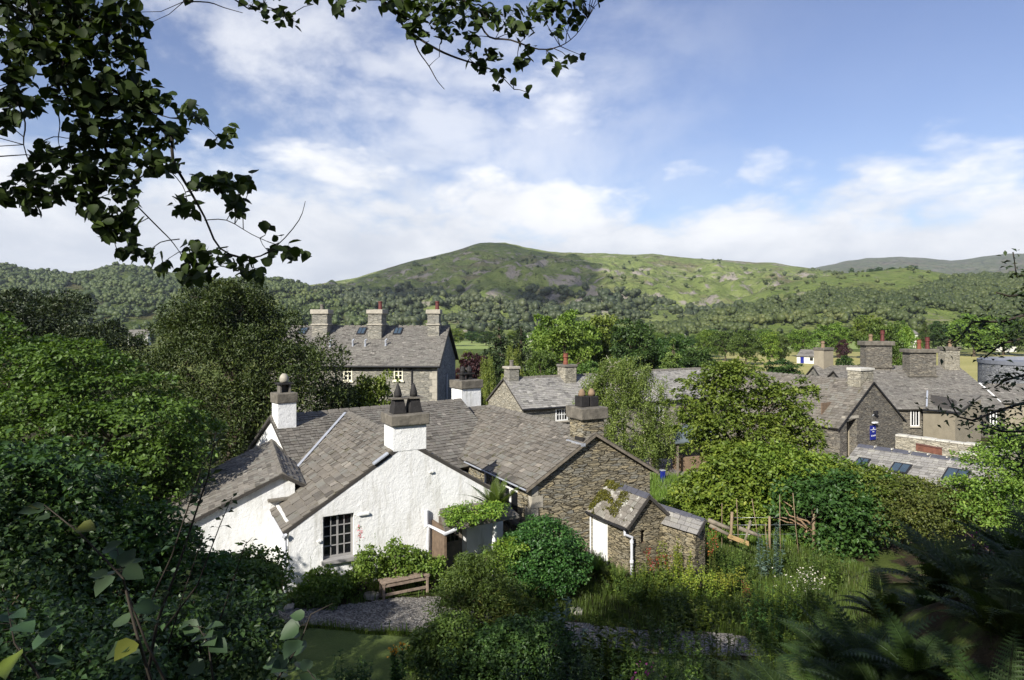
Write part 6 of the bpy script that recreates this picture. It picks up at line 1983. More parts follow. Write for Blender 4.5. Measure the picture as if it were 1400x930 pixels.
mb.hexa([a, b, b + w, a + w], [a + h, b + h, b + w + h, a + w + h]); tag(mb.build('timber_plank', M['plank'], bevel=.01), 'fresh yellow plank edging the bed below the canes', 'plank')
for (xa, ya, xb, yb, r, lab) in ((968, 711, 998, 723, .085, 'weathered pale log lying just beyond the slate topped lean-to'), (970, 718, 996, 731, .075, 'lower weathered log under the pale one by the lean-to'), (1010, 722, 1040, 733, .08, 'old log lying behind the yellow plank'), (1026, 712, 1018, 742, .05, 'grey slanting rail leaning behind the canes')):
    stick('log', lab, 'log', P(xa, ya, YT - .4), P(xb, yb, YT - .6), r, r * .85, 'oldwood', 'old logs by the trellis')
br = thing('bare_shrub', 'bare brown twisted branches of a cut-back shrub under the laurel', 'shrub', Gp(1105, 24.4))
rs_ = random.Random(5)
mb = MB()
base = Gp(1108, 24.4)
for k in range(11):
    a = P(1108 + rs_.uniform(-14, 14), 735, 24.4)
    ang = rs_.uniform(-1.1, 1.1)
    pts = [a]
    p = a.copy()
    for j in range(4):
        p = p + Vector((math.sin(ang) * .42, rs_.uniform(-.15, .15), abs(math.cos(ang)) * .36 + .05))
        ang += rs_.uniform(-.6, .6)
        pts.append(p.copy())
    mb.tube(pts, [.05, .042, .034, .024, .012], 6)
mb.build('branch', M['palebark'], br, smooth=True)

# ------------------------------------------------------------------ grass
def blades(name, label, n, region, lo, hi, wid, m, seed, lean=0.4, kind='stuff'):
    rs = np.random.RandomState(seed)
    x, y = region(rs, n)
    n = len(x)
    z = gz(x, y)
    h = rs.uniform(lo, hi, n) * (0.6 + 0.8 * fbm(x * 0.9, y * 0.9, seed))
    az = rs.uniform(0, 6.28, n)
    d = np.stack([np.cos(az), np.sin(az), 0 * az], -1)
    s = np.stack([-np.sin(az), np.cos(az), 0 * az], -1) * (wid * h / hi)[:, None]
    b = np.stack([x, y, z - 0.02], -1)
    up = np.array([0, 0, 1.0])
    l = rs.uniform(0.1, lean, n)[:, None]
    mid = b + up * h[:, None] * .6 + d * h[:, None] * l * .35
    tip = b + up * h[:, None] + d * h[:, None] * l
    V = np.stack([b - s, b + s, mid + s * .8, mid - s * .8, tip], 1).reshape(-1, 3)
    k = np.arange(n) * 5
    Fq = np.concatenate([np.stack([k, k + 1, k + 2], -1), np.stack([k, k + 2, k + 3], -1), np.stack([k + 3, k + 2, k + 4], -1)])
    r = np.clip(rs.uniform(0, 1, n) * .6 + .5 * fbm(x * .6, y * .6, seed + 2) - .05, 0, 1)
    return tag(link(name, np_mesh(name, V, Fq, np.tile(r, 3), L[m])), label, kind=kind)


def reg(xa, xb, ya, yb, cond=None):
    def f(rs, n):
        x, y = rs.uniform(xa, xb, n), rs.uniform(ya, yb, n)
        k = np.ones(n, bool) if cond is None else cond(x, y)
        return x[k], y[k]
    return f
on_path = lambda x, y: path_in(x, y)
house = lambda x, y: ((x + 5.93) * A.u.x + (y - 17.5) * A.u.y > -0.15) & ((x + 5.93) * A.v.x + (y - 17.5) * A.v.y > -4) & ((x + 5.93) * A.v.x + (y - 17.5) * A.v.y < 12.6)
blades('lawn_grass', 'short mown grass of the lawn', 60000, reg(-6.5, 5, 11.5, 15.6, lawn_in), 0.025, 0.055, 0.006, 'lawn', 1)
blades('meadow_grass', 'rough grass between the path and the outhouse', 60000, reg(0.6, 12, 16.2, 24.5, lambda x, y: ~on_path(x, y) & ~house(x, y)), 0.08, 0.28, 0.009, 'grass', 2)
blades('verge_grass', 'grass on the slope between the stone cottage and the lane', 26000, reg(4.5, 12, 24.5, 36, lambda x, y: ~house(x, y)), 0.15, 0.45, 0.016, 'lawn', 3)
blades('bank_grass', 'rough grass on the shaded bank under the camera', 22000, reg(-5, 1.8, 7.5, 13.2), 0.08, 0.28, 0.009, 'lawn', 4)
blades('border_grass', 'grass and weeds under the white wall and the thicket', 16000, reg(-12, -1.5, 11, 24, lambda x, y: ~on_path(x, y) & ~house(x, y) & ~lawn_in(x, y)), 0.1, 0.35, 0.012, 'grass', 6)

def edge_reg(rs, n):
    x = rs.uniform(-6.5, 5.5, n)
    e_ = 15.95 - 0.02 * (x + 4) + 0.02 * (x - 2) ** 2 * (x > 2) + 0.16 * (fbm(x * 1.2, 15.9 * 1.2 + 0 * x, 9) - 0.5) * 2 - 0.2
    return x, e_ + rs.randn(n) * 0.09
blades('path_edge_grass', 'ragged grass along the near edge of the gravel', 7000, edge_reg, 0.04, 0.13, 0.007, 'lawn', 8)
blades('gravel_weeds', 'small weeds growing through the gravel path', 900, reg(-7, 5.5, 15.8, 17.2, lambda x, y: on_path(x, y) & (fbm(x * 1.5, y * 1.5, 31) > 0.55)), 0.03, 0.09, 0.008, 'lawn', 9)

# ------------------------------------------------------------------ herbs and small plants of the garden
def herb(name, label, cat, px, py, Y, hpx, wpx, n, size, m, seed, flower=None, nflower=0, fsize=0.05, spikes=8, group=None, width=0.5, fy=0.8):
    """a clump of upright leafy stems; foot at ground under px, top hpx above py (photo) at Y"""
    rs = np.random.RandomState(seed)
    x = (px - 700) / 900 * Y
    loc = G(x, Y)
    h = (-(py - hpx - 440) / 900 * Y) - loc.z
    w = wpx / 900 * Y / 2
    t = thing(name, label, cat, loc, group)
    sx, sy = rs.randn(spikes) * w * .5, rs.randn(spikes) * w * .5
    tx, ty = sx * 1.5 + rs.randn(spikes) * .06, sy * 1.5 + rs.randn(spikes) * .06
    hh = h * rs.uniform(.65, 1.0, spikes)
    k = rs.randint(0, spikes, n)
    f = rs.uniform(0.05, 1, n)
    pos = np.stack([sx[k] + (tx - sx)[k] * f, sy[k] + (ty - sy)[k] * f, hh[k] * f], -1)
    az = rs.uniform(0, 6.28, n)
    d = np.stack([np.cos(az), np.sin(az), rs.uniform(-.3, .7, n)], -1)
    nr = nz(np.stack([-.4 * np.cos(az), -.4 * np.sin(az), np.ones(n)], -1) + rs.randn(n, 3) * .3)
    V, Fc = leaf_quads(rs, pos, size * rs.uniform(.6, 1.3, n) * (1.15 - .55 * f), nr, d, 'kite', width)
    link('foliage', np_mesh('foliage', V, Fc, np.repeat(rs.uniform(0, 1, n), 2), L[m]), t, world=False)
    mb = MB()
    for q in range(spikes):
        mb.tube([(sx[q], sy[q], -.05), (tx[q], ty[q], hh[q])], [.008, .003], 4)
        if spikes <= 9:
            mb.build('stem', L[m], t, world=False); mb = MB()
    if mb.v:
        tag(mb.build('stems', L[m], t, world=False), kind='stuff')
    if flower:
        k = rs.randint(0, spikes, nflower); f = rs.uniform(fy, 1.03, nflower)
        pos = np.stack([sx[k] + (tx - sx)[k] * f, sy[k] + (ty - sy)[k] * f, hh[k] * f], -1) + rs.randn(nflower, 3) * np.array([.04, .04, .02])
        V, Fc = leaf_quads(rs, pos, fsize * rs.uniform(.6, 1.3, nflower), nz(rs.randn(nflower, 3) * .6 + np.array([0, -.3, 1])), rs.randn(nflower, 3), 'kite', .9)
        tag(link('flowers', np_mesh('flowers', V, Fc, np.repeat(rs.uniform(0, 1, nflower), 2), L[flower]), t, world=False), kind='stuff')
    return t
H = herb
H('lady_mantle', 'yellow flowered clump left of the pair in the rough grass', 'plant', 955, 800, 19.0, 24, 44, 500, .10, 'bright', 1, 'lime', 900, .05, 30, fy=.55)
H('lady_mantle', 'smaller yellow flowered clump right of the pair in the rough grass', 'plant', 998, 802, 19.2, 26, 34, 400, .10, 'bright', 2, 'lime', 700, .05, 24, fy=.55)
H('lady_mantle', 'yellow green clump at the foot of the slate topped lean-to', 'plant', 925, 765, 20.0, 26, 40, 500, .10, 'yellow', 3, 'lime', 500, .05, 24, fy=.5)
H('crocosmia_clump', 'rust red tinged leaves by the end of the lean-to', 'plant', 968, 745, 20.2, 26, 26, 500, .14, 'olive', 4, 'red', 160, .06, 16, width=.2)
H('geum_plant', 'small plant with rust red flower heads at the outhouse corner', 'plant', 893, 768, 19.6, 16, 22, 300, .09, 'broad', 5, 'red', 140, .06, 10)
H('white_flower_clump', 'white flowering clump in the grass left of its white neighbour', 'plant', 1085, 798, 18.0, 20, 26, 500, .10, 'broad', 6, 'petal', 60, .05, 12)
H('white_flower_clump', 'white flowering clump nearer the ferns', 'plant', 1112, 795, 18.0, 24, 24, 500, .10, 'broad', 7, 'petal', 80, .05, 12)
H('thistle_plant', 'greyish thistle-like plant below the canes', 'plant', 1052, 745, 21.2, 32, 20, 500, .13, 'glauc', 8, None, 0, 0, 9)
H('dock_spike', 'brown seeding dock spike in the rough grass', 'plant', 1020, 820, 17.5, 34, 12, 160, .10, 'olive', 9, 'red', 160, .03, 4, fy=.4)
hk = random.Random(77)
lbl = ['leafy weed clump in the rough grass %s' % w for w in ('below the outhouse downpipe', 'in front of the yellow clumps', 'right of the gravel path end', 'between the dock spike and the ferns', 'below the yellow plank', 'beside the brown dock spike', 'just left of the white flowers', 'at the foot of the hedge by the canes', 'before the outhouse gable', 'at the near edge of the right hand gravel', 'under the first bean cane', 'between the two yellow clumps and the path')]
for k, (px, py, Y) in enumerate(((860, 800, 18.6), (950, 830, 17.2), (905, 860, 16.0), (1060, 840, 15.4), (1000, 770, 20.4), (1045, 815, 17), (1065, 795, 18.2), (1130, 760, 21), (880, 790, 19.2), (860, 880, 14.6), (985, 765, 21), (930, 815, 17.6))):
    H('leafy_weed', lbl[k], 'plant', px, py, Y, hk.uniform(10, 26), hk.uniform(40, 70), 900, hk.uniform(.09, .14), hk.choice(['broad', 'bright', 'grass', 'dark']), 100 + k, None, 0, 0, 26, 'leafy weeds of the rough grass')
# stone slab on the grass, kerb stones
for (px, py, w, lab) in ((788, 820, 16, 'pale flat stone lying in the grass beyond the path'), (508, 821, 22, 'flat kerb stone left of the bench'), (395, 846, 14, 'small stone at the near left path edge')):
    Y = 7.45 / ((py - 440) / 900); p = Gp(px, Y)
    mb = MB(); r_ = random.Random(px)
    n_ = 9; pts = [p + Vector((math.cos(a) * w / 900 * Y * .5 * r_.uniform(.8, 1.15), math.sin(a) * .2 * r_.uniform(.8, 1.2), -.03)) for a in [2 * math.pi * q / n_ for q in range(n_)]]
    mb.prism(pts[::-1], (0.01, 0.01, .12)); tag(mb.build('garden_stone', M['rock'], bevel=.02), lab, 'stone', 'garden stones')

# middle foreground shrubs on the near side of the path
shrub('garden_shrub', 'tall dark feathery shrub in the middle hiding the porch foot', 648, 15.2, [(640, 800, 28, 30, 0), (665, 790, 26, 30, 0), (620, 820, 26, 28, 0), (690, 815, 26, 26, 0), (650, 830, 44, 34, -.2), (640, 780, 16, 20, 0), (700, 840, 30, 26, 0)], 16000, 0.075, 'broad', 51, 0.6, per=30, clump=.45, width=.35)
shrub('garden_shrub', 'rounded bushy plant right of the mown lawn', 598, 13.6, [(595, 880, 26, 26, 0), (620, 870, 24, 24, 0), (605, 905, 36, 30, 0), (580, 900, 18, 20, 0)], 9000, 0.07, 'broad', 52, 0.5, per=24, clump=.45)
shrub('garden_shrub', 'dark shrub in the centre bottom behind the fern fronds', 700, 13.4, [(700, 885, 40, 30, 0), (740, 880, 36, 30, 0), (670, 900, 36, 30, 0), (720, 915, 60, 30, 0)], 12000, 0.075, 'dark', 53, 0.6, per=24, clump=.45)
H('mullein_spike', 'dark leafy spike with a yellow tip at the lawn edge', 'plant', 550, 925, 12.6, 66, 20, 700, .13, 'dark', 54, 'orange', 60, .05, 4, fy=.94, width=.35)
H('tall_grass_clump', 'tall dry grass clump in the middle by the path', 'grass clump', 690, 880, 14.4, 70, 60, 900, .30, 'olive', 55, None, 0, 0, 40, width=.06)
H('tall_grass_clump', 'tall green grass clump right of the dry one', 'grass clump', 742, 880, 14.2, 66, 50, 900, .34, 'grass', 56, None, 0, 0, 40, width=.06)
H('tall_grass_clump', 'thin upright grass stems at the path bend on the right', 'grass clump', 835, 900, 13.4, 60, 60, 600, .30, 'grass', 57, None, 0, 0, 30, width=.05)
H('sea_holly', 'pale blue green leafy plant beside the path', 'plant', 778, 885, 13.6, 76, 44, 420, .20, 'glauc', 58, None, 0, 0, 7, width=.5)
H('campion_plant', 'plant with magenta flowers at the bottom right of the centre', 'plant', 890, 925, 11.6, 22, 30, 300, .10, 'broad', 59, 'purple', 34, .05, 8, fy=.9)
H('foxglove_stalk', 'foxglove stalk with pink bells against the white wall', 'plant', 492, 800, 17.8, 98, 6, 40, .12, 'bright', 60, 'pink', 40, .05, 1, fy=.8)
H('flower_stalk', 'thin green stalk rising before the white gable right of the window', 'plant', 513, 800, 17.9, 72, 5, 60, .06, 'bright', 61, None, 0, 0, 1)
H('flower_stalk', 'thin stalk with green bells left of the small-paned window', 'plant', 425, 810, 17.2, 58, 5, 60, .05, 'bright', 62, None, 0, 0, 1)
for k, (px, py, Y, hp, wp, m, lab) in enumerate(((625, 915, 12.6, 40, 70, 'dark', 'dark leafy clump at the bottom centre left of the shrubs'), (800, 915, 12.4, 46, 70, 'shade', 'dark leafy clump at the bottom centre right of the shrubs'), (855, 930, 11.6, 46, 70, 'broad', 'green leafy clump at the bottom left of the magenta flowers'),
                                            (930, 905, 12.0, 50, 80, 'broad', 'green leafy clump right of the magenta flowers'), (480, 930, 11.8, 30, 50, 'dark', 'low dark clump at the bottom edge of the lawn'), (980, 870, 13.4, 44, 80, 'grass', 'grassy clump where the path ends in ferns'), (740, 945, 11.4, 40, 90, 'shade', 'dark clump at the bottom edge in the middle'))):
    H('leafy_clump', lab, 'plant', px, py, Y, hp, wp, 1500, .11, m, 140 + k, None, 0, 0, 26)

# ------------------------------------------------------------------ ferns of the shaded bank
fr_ = random.Random(9)
n_f = 0
spots = []
for row, (Y0, x0, x1, step) in enumerate(((3.6, 2.2, 4.2, .5), (4.4, 1.8, 4.9, .48), (5.2, 1.7, 5.2, .5), (6.0, 1.8, 5.8, .5), (6.9, 1.9, 6.6, .55), (7.8, 2.1, 7.0, .6), (8.8, 2.2, 7.6, .65), (9.9, 2.3, 8.6, .7), (11.0, 2.3, 9.4, .8), (12.2, 2.6, 10.4, .9))):
    x = x0
    while x < x1:
        spots.append((x + fr_.uniform(-.25, .25), Y0 + fr_.uniform(-.35, .35)))
        x += step * fr_.uniform(.85, 1.2)
spots += [(-.3, 9.8), (.6, 10.2), (1.2, 9.4), (.2, 8.6), (-1.2, 10.4), (1.5, 8.2), (.9, 11.2), (-.6, 11.4)]
for k, (x, y) in enumerate(spots):
    low = x < 1.7
    lab = 'dark fern with arching fronds at the bottom centre of the bank' if low else 'large shaded fern in the mass of ferns covering the bank on the right'
    fern(lab, G(x, y, .02), fr_.uniform(.70, 1.0) * (.8 if low else 1), fr_.uniform(0, 6.28), FERN[k % 4], 'ferns at the bottom centre' if low else 'ferns covering the bank', fr_.uniform(0, .2))
H('foxglove_stalk', 'foxglove with purple bells standing among the ferns at the right', 'plant', 1345, 760, 7.2, 42, 14, 30, .08, 'fern', 63, 'purple', 26, .035, 2, fy=.75)

# ------------------------------------------------------------------ dark thicket on the left bank
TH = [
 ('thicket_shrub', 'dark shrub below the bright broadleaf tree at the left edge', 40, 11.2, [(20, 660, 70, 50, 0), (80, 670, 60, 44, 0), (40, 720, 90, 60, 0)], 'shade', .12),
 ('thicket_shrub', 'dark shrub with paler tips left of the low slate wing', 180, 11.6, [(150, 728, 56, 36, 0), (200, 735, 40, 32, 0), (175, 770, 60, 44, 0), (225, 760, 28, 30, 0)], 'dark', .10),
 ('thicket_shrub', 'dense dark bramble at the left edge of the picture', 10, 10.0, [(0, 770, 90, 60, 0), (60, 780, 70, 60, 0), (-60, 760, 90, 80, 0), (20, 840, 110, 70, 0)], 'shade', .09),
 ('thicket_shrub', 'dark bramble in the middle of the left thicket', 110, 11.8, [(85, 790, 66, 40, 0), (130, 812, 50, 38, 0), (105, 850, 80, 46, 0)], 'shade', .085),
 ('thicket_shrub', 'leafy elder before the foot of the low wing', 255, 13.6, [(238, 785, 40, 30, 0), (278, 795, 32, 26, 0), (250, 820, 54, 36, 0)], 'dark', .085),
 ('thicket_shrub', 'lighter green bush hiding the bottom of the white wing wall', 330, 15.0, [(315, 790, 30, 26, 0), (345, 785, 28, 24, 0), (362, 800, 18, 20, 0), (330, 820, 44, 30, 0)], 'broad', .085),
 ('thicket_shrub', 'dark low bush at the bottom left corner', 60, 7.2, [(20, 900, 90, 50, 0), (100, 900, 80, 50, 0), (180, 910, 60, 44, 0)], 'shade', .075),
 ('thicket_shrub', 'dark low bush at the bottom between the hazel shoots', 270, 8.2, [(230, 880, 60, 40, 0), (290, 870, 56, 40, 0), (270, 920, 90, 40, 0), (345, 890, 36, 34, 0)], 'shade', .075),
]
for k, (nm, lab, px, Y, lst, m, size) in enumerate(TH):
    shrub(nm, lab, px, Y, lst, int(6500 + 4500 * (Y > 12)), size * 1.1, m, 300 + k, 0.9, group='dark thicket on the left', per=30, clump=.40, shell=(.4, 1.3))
for k, (x, y) in enumerate(((-3.2, 5.2), (-4.3, 6.6), (-2.4, 5.9), (-5.4, 8.2))):
    fern('dark fern in the left thicket under the hazel shoots', G(x, y, .3), 1.0, k * 1.7, FERN[k], 'ferns in the left thicket')


# ------------------------------------------------------------------ shoots with big leaves close to the camera
def shoot(name, label, cat, path, r0, leaves, size, m, seed, side=True, shape='round', width=.85, yellow=0.0, group=None):
    """path: (px, py, Y) along one stem, from the foot up; leaves along its upper part"""
    rs = np.random.RandomState(seed)
    pts = [P(*q) for q in path]
    loc = Vector(pts[0])
    t = thing(name, label, cat, loc, group)
    mb = MB(); mb.tube([p - loc for p in pts], [r0 * (1 - .75 * k / (len(pts) - 1)) for k in range(len(pts))], 6)
    seg = np.array([list(p - loc) for p in pts]); cum = np.concatenate([[0], np.cumsum(np.linalg.norm(np.diff(seg, axis=0), axis=1))])
    pos, d, nr = [], [], []
    for k in range(leaves):
        f = rs.uniform(.25, 1.0) * cum[-1]
        q = np.array([np.interp(f, cum, seg[:, c]) for c in range(3)])
        az = rs.uniform(0, 6.28)
        dd = np.array([math.cos(az), math.sin(az) * .7, rs.uniform(-.35, .3)])
        e_ = q + dd * size * rs.uniform(.3, .7)
        mb.tube([Vector(q), Vector(e_)], [r0 * .22, r0 * .12], 4)
        pos.append(e_); d.append(dd); nr.append([rs.randn() * .35, rs.randn() * .35 - .25, 1])
    mb.build('stem', M['twig'], t, smooth=True, world=False)
    V, Fc = leaf_quads(rs, np.array(pos), size * rs.uniform(.65, 1.2, leaves), nz(np.array(nr)), np.array(d), shape, width, .12)
    r = np.where(rs.uniform(0, 1, leaves) < yellow, .97, rs.uniform(.05, .7, leaves))
    link('leaves', np_mesh('leaves', V, Fc, np.repeat(r, 2), L[m]), t, world=False)
    return t
S = shoot
S('hazel_shoot', 'hazel shoot with yellow leaves at the left in front of the thicket', 'shoot', [(215, 960, 3.6), (185, 860, 3.6), (168, 790, 3.65), (110, 730, 3.7), (60, 690, 3.75)], .010, 15, .10, 'hazel', 1, yellow=.06)
S('hazel_shoot', 'hazel shoot with round leaves just right of the first', 'shoot', [(240, 960, 4.2), (200, 880, 4.2), (170, 800, 4.25), (160, 750, 4.3)], .010, 13, .11, 'hazel', 2, yellow=.06)
S('hazel_shoot', 'hazel shoot with big leaves over the near edge of the lawn', 'shoot', [(350, 980, 4.4), (385, 920, 4.4), (410, 880, 4.45), (425, 840, 4.5), (455, 825, 4.5)], .009, 13, .12, 'hazel', 3, yellow=.05)
S('hazel_shoot', 'hazel shoot with yellow leaves at the bottom before the dark bush', 'shoot', [(300, 980, 4.0), (290, 920, 4.0), (285, 880, 4.0), (270, 855, 4.05)], .009, 12, .10, 'hazel', 4, yellow=.06)
S('hazel_shoot', 'hazel shoot at the bottom left corner', 'shoot', [(80, 980, 3.2), (50, 920, 3.2), (20, 880, 3.25), (10, 830, 3.3)], .009, 12, .12, 'hazel', 5, yellow=.08)
S('hazel_shoot', 'low hazel shoot at the bottom left of the lawn', 'shoot', [(460, 990, 4.0), (440, 940, 4.0), (420, 915, 4.0)], .008, 9, .10, 'hazel', 6, yellow=.06)
S('sapling', 'thin dark sapling standing across the low wing roof', 'sapling', [(195, 960, 6.0), (215, 850, 6.0), (245, 770, 6.0), (268, 700, 6.0), (285, 650, 6.0), (295, 590, 6.0)], .016, 60, .085, 'over', 7, shape='kite', width=.55)
S('sapling', 'slender dark sapling twig across the white wing wall', 'sapling', [(225, 860, 6.4), (270, 800, 6.4), (300, 720, 6.4), (317, 680, 6.4)], .010, 30, .07, 'over', 8, shape='kite', width=.55)
S('sapling', 'short twig with small leaves against the white wing wall', 'sapling', [(300, 850, 6.8), (320, 790, 6.8), (335, 745, 6.8), (345, 735, 6.8)], .008, 34, .07, 'over', 9, shape='kite', width=.55)
S('sapling', 'twiggy spray of leaves at the left end of the white wing', 'sapling', [(230, 880, 6.6), (255, 800, 6.6), (272, 750, 6.6), (280, 725, 6.6)], .009, 40, .07, 'over', 10, shape='kite', width=.55)
S('sapling', 'bright tipped twig before the slope of the low wing roof', 'sapling', [(170, 900, 7.4), (235, 760, 7.4), (275, 640, 7.4), (300, 600, 7.4), (303, 585, 7.4)], .012, 24, .10, 'hazel', 11, shape='kite', width=.6)

# ------------------------------------------------------------------ the overhanging hazel and the trees that shade the bank
ZB = 2.324
blobs1 = [(100,60,120),(250,60,100),(380,40,70),(440,90,45),(60,150,80),(200,170,100),(330,150,90),(420,170,50),(60,260,60),(40,350,60),(110,340,40),(20,390,40),(230,290,90),(330,290,80),(430,280,60),(400,360,70),(300,350,60),(480,330,50),(540,320,25),(600,360,42),(645,370,26),(560,430,40),(500,430,60),(400,450,60),(310,430,50),(250,410,40),(480,520,50),(550,530,30),(725,435,34),(690,450,20),(130,500,50),(200,510,40),(260,480,50),(300,520,40),(380,520,50),(90,580,60),(30,620,40),(110,640,50),(180,600,60),(260,570,50),(330,570,50),(400,600,50),(280,640,50),(330,690,50),(400,730,50),(340,740,40),(410,660,30),(420,790,25),(640,585,36),(700,590,46),(760,590,36),(800,580,18),(570,655,36),(610,680,26),(740,650,36),(770,670,22),(850,730,18),(480,820,28),(520,850,24),(440,820,24),(380,815,18),(620,820,55),(660,850,46),(600,880,40),(720,830,28),(780,850,36),(830,880,24),(860,810,28),(930,810,32),(980,810,13),(890,770,10)]
blobs2 = [(190,15,25),(240,40,28),(300,60,36),(350,75,22),(400,15,20),(480,20,36),(540,10,25),(660,20,50),(720,60,50),(740,110,36),(770,150,20),(800,40,60),(830,100,46),(900,40,60),(920,120,36),(960,60,50),(900,180,32),(940,220,36),(980,180,32),(1030,60,50),(1050,110,36),(1010,240,26),(990,285,16),(1040,265,14),(1060,200,26),(1100,180,32),(1095,300,16),(1130,40,50),(1100,100,32),(1180,30,50),(1190,100,32),(1230,80,36),(1260,30,40),(1280,10,30),(1330,5,12),(1165,190,22),(1200,220,26),(1240,200,22),(1270,180,12),(760,10,40),(700,10,40),(850,20,50)]
rs = np.random.RandomState(31)
ot = thing('overhanging_hazel', 'hazel tree whose dark leafy branches hang into the top of the picture', 'tree', G(-5.2, 2.2))
loc = np.array(ot.location)
pos, sz, blb, bctr = [], [], [], []
def blob_leaves(px, py, rpx, dens, size):
    n = max(2, int((rpx / 7.6) ** 2 * dens))
    Y = 4.4 + 0.4 * fbm(np.array([px * .02]), np.array([py * .02]), 3)[0]
    bctr.append(np.array(P(px, py, Y)))
    for _ in range(n):
        blb.append(len(bctr) - 1)
        a, q = rs.uniform(0, 6.28), math.sqrt(rs.uniform(0, 1))
        yy = Y + rs.randn() * .16
        pos.append(list(P(px + math.cos(a) * q * rpx, py + math.sin(a) * q * rpx, yy)))
        sz.append(size * rs.uniform(.65, 1.15))
for x, y, r_ in blobs1:
    blob_leaves(x / ZB, y / ZB, r_ / ZB * .86, 7.0, .072)
for x, y, r_ in blobs2:
    blob_leaves(260 + x / 2.373, y / 2.373, r_ / 2.373 * .86, 5.2, .066)
for k in range(26):      # the crown goes on above and to the left of the frame
    blob_leaves(rs.uniform(-300, 850), rs.uniform(-90, -25), rs.uniform(25, 45), 3.2, .072)
for k in range(24):
    blob_leaves(rs.uniform(-260, -15), rs.uniform(-50, 260), rs.uniform(25, 50), 3.2, .072)
pos, sz = np.array(pos), np.array(sz)
N = len(pos)
d = rs.randn(N, 3) * .55 + np.array([.15, .2, -.75])
nr = nz(rs.randn(N, 3) * .55 + np.array([0, -.55, .55]))
V, Fc = leaf_quads(rs, pos - loc - nz(d) * sz[:, None] * .5, sz, nr, d, 'round', .82, .10)
link('leaves', np_mesh('leaves', V, Fc, np.repeat(rs.uniform(0, 1, N), 2), L['over']), ot, world=False)
mb = MB()
lv = Vector(loc)
tr0 = [G(-5.2, 2.2, -.3), G(-5.2, 2.2) + Vector((.1, .2, 2.2)), G(-5.2, 2.2) + Vector((.3, .6, 4.2)), G(-5.2, 2.2) + Vector((.5, 1.2, 6.4))]
mb.tube([p - lv for p in tr0], [.22, .18, .14, .09], 10)
mb.build('trunk', M['bark'], ot, smooth=True, world=False)
def branch(pts, r0, r1, start=None, zoom=ZB, ox=0, Y=4.6):
    ps = [P(ox + x / zoom, y / zoom, Y + .1 * math.sin(k * 1.3)) for k, (x, y) in enumerate(pts)]
    if start is not None:
        ps = [Vector(start), Vector(start).lerp(ps[0], .5) + Vector((0, 0, .3))] + ps
    # rounder curve
    out = []
    for a, b, c, d2 in zip([ps[0]] + ps[:-1], ps, ps[1:], ps[2:] + [ps[-1]]):
        for t in (0, .33, .66):
            t2, t3 = t * t, t ** 3
            out.append(.5 * ((2 * b) + (c - a) * t + (2 * a - 5 * b + 4 * c - d2) * t2 + (3 * b - a - 3 * c + d2) * t3))
    out.append(ps[-1])
    bpts.extend(np.array(q) for q in out)
    m_ = MB()
    m_.tube([p - lv for p in out], [.66 * (r0 + (r1 - r0) * k / (len(out) - 1)) for k in range(len(out))], 6)
    m_.build('branch', M['twig'], ot, smooth=True, world=False)
T2, T3 = tr0[2], tr0[3]
bpts = []
branch([(-60, -20), (50, 30), (100, 60), (160, 180), (210, 240), (240, 320), (320, 440), (350, 510), (400, 560), (440, 575)], .034, .008, T2)
branch([(-80, 40), (30, 80), (45, 180), (50, 300), (80, 390), (75, 460), (105, 550)], .020, .004, T2)
branch([(200, 200), (330, 270), (450, 340), (540, 420), (550, 510), (600, 600), (650, 690), (700, 790), (800, 820), (880, 780), (950, 700), (970, 640)], .022, .003)
branch([(240, 320), (330, 330), (430, 340), (540, 375), (630, 385), (685, 430)], .010, .003)
branch([(700, 790), (690, 830), (720, 812), (800, 822), (900, 790), (990, 815)], .008, .003)
branch([(380, 560), (415, 630), (500, 720), (540, 760), (570, 800)], .010, .004)
branch([(570, 760), (510, 770), (470, 800), (410, 800), (370, 790)], .006, .003)
branch([(430, 575), (470, 550), (520, 530), (580, 590), (595, 645)], .008, .003)
branch([(650, 700), (720, 700), (800, 745), (870, 775), (890, 770)], .006, .003)
branch([(110, 465), (170, 435), (230, 440), (290, 415)], .006, .003)
branch([(175, 310), (190, 390), (185, 440), (190, 470)], .008, .003)
branch([(-20, 5), (60, 8), (110, 25), (170, 42)], .008, .003, None, 2.373, 260)
branch([(620, 0), (680, 70), (720, 110), (800, 160), (870, 190), (950, 215), (1000, 240), (1050, 290)], .022, .004, T3, 2.373, 260)
branch([(720, 110), (740, 165), (775, 215), (800, 260), (825, 290)], .009, .003, None, 2.373, 260)
branch([(775, 215), (790, 200), (808, 185)], .004, .002, None, 2.373, 260)
branch([(870, -10), (930, 60), (970, 120), (1040, 130), (1130, 160), (1200, 150), (1250, 115), (1290, 60)], .016, .003, T3, 2.373, 260)
branch([(100, -30), (240, 20), (330, 45)], .012, .004, T3, 2.373, 260)

# twigs and leaf stalks
bp = np.array(bpts)
mb = MB()
hub = []
for c in bctr:
    dd = np.linalg.norm(bp - c, axis=1)
    k = int(np.argmin(dd))
    if dd[k] < 1.1:
        mid = (bp[k] + c) / 2 + rs.randn(3) * dd[k] * .08
        mb.tube([Vector(bp[k] - loc), Vector(mid - loc), Vector(c - loc)], [.0035, .0028, .0018], 4, cap=False)
for i_, p in enumerate(pos):
    c = bctr[blb[i_]]
    b0_ = p - nz(d)[i_] * sz[i_] * .5
    if np.linalg.norm(b0_ - c) < .45:
        st = c + (b0_ - c) * rs.uniform(.15, .5)
        mb.tube([Vector(st - loc), Vector(b0_ - loc)], [.0011, .0008], 3, cap=False)
tag(mb.build('twigs', M['twig'], ot, smooth=True, world=False), kind='stuff')


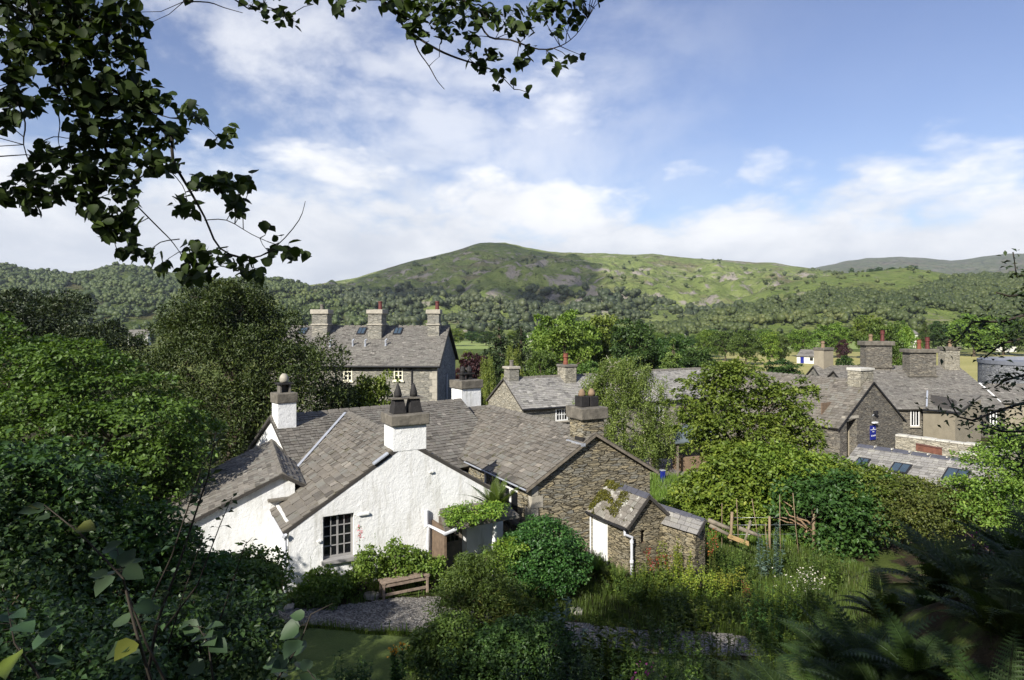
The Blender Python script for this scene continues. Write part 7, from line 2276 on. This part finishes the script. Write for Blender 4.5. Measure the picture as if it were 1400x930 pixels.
def shade_tree(label, loc, h, lst, n, size, seed):
    tree('shade_tree', label, 'tree', loc, h, .28, lst, n, size, 'broad', seed, per=70, clump=.45, flat=.6, shell=(.4, 1.05), up=.2, twigs=20)
shade_tree('large tree standing left of the camera, outside the picture', G(-15.0, -3.2), 6.0, [(0, 0, 5.2, 3.4, 2.2, 2.6), (2.6, -.4, 5.4, 2.4, 2.0, 2.2), (-2.8, 0, 5, 2.8, 2.2, 2.4), (0, -1.8, 6.8, 3, 2, 2), (1.0, .6, 3.6, 2.4, 1.6, 1.6)], 4200, .26, 401)
shade_tree('second large tree left of and behind the camera, outside the picture', G(-8.5, -4.0), 6.5, [(0, 0, 6.2, 3.2, 2.6, 2.4), (2.6, .8, 6.2, 2.6, 2.2, 2.0), (-2.4, 1, 5.6, 2.6, 2.2, 2.2), (1.2, 2.0, 5.4, 2.4, 1.8, 1.6)], 3200, .26, 402)

shade_tree('tree just behind the camera on its right, outside the picture', G(2.4, -3.4), 5.5, [(0, 3.0, 5.6, 2.6, 1.8, 1.3), (2.6, 3.2, 5.4, 2.2, 1.8, 1.2), (-1.6, 3.4, 5.8, 1.8, 1.5, 1.2), (.5, 4.8, 6.0, 2.4, 1.2, 1.0), (5.0, 3.6, 5.4, 2.0, 1.8, 1.3), (3.0, 5.0, 6.0, 2.2, 1.2, 1.0), (-3.4, 1.6, 5.4, 1.9, 1.8, 1.1), (-4.2, 4.0, 5.8, 1.9, 1.3, 1.0), (-1.2, .6, 5.2, 1.9, 1.8, 1.1)], 15000, .22, 403)

# branch of a tree reaching in at the right edge
et = thing('overhanging_spruce_branch', 'dark feathery branches reaching in at the right edge before the stone houses', 'tree', G(9.8, 9.6))
loc = Vector(et.location)
rs = np.random.RandomState(77)
mb = MB(); mb.tube([Vector((0, 0, -.2)), Vector((.05, .1, 3)), Vector((.1, .2, 6.5))], [.2, .16, .08], 9); mb.build('trunk', M['bark'], et, smooth=True, world=False)
pos, d, sz = [], [], []
for (pts, r_) in ((((1480, 430), (1420, 425), (1370, 440), (1330, 440), (1310, 465), (1300, 470)), 17), (((1480, 470), (1410, 460), (1370, 470), (1345, 490)), 16), (((1500, 560), (1420, 545), (1370, 560), (1330, 575), (1310, 570), (1296, 545)), 18), (((1490, 590), (1410, 590), (1370, 590), (1340, 580)), 18), (((1500, 625), (1420, 620), (1390, 640)), 20),
                  (((1490, 360), (1430, 370), (1390, 378), (1385, 345)), 8), (((1480, 500), (1410, 510), (1375, 520), (1360, 530)), 9), (((1480, 400), (1420, 400), (1380, 405), (1362, 400)), 7)):
    ps = [P(x, y, 9.2 + .3 * math.sin(x)) - loc for x, y in pts]
    st = Vector((.05, .1, max(.5, ps[0].z + .3)))
    m_ = MB(); m_.tube([st] + ps, [.035] + [.022 * (1 - k / len(ps)) + .004 for k in range(len(ps))], 5); m_.build('branch', M['twig'], et, smooth=True, world=False)
    seg = np.array([list(p) for p in ps]); cum = np.concatenate([[0], np.cumsum(np.linalg.norm(np.diff(seg, axis=0), axis=1))])
    for k in range(int(r_ * 12)):
        f = rs.uniform(0, 1) * cum[-1]
        q = np.array([np.interp(f, cum, seg[:, c]) for c in range(3)])
        pos.append(q + rs.randn(3) * r_ / 900 * 9.2 * np.array([.9, .9, .55])); d.append(rs.randn(3) + np.array([-.5, 0, -.2])); sz.append(rs.uniform(.06, .12))
V, Fc = leaf_quads(rs, np.array(pos), np.array(sz), nz(rs.randn(len(pos), 3) * .5 + np.array([0, -.3, 1])), np.array(d), 'kite', .45)
link('needles', np_mesh('needles', V, Fc, np.repeat(rs.uniform(0, 1, len(pos)), 2), L['darkyew']), et, world=False)
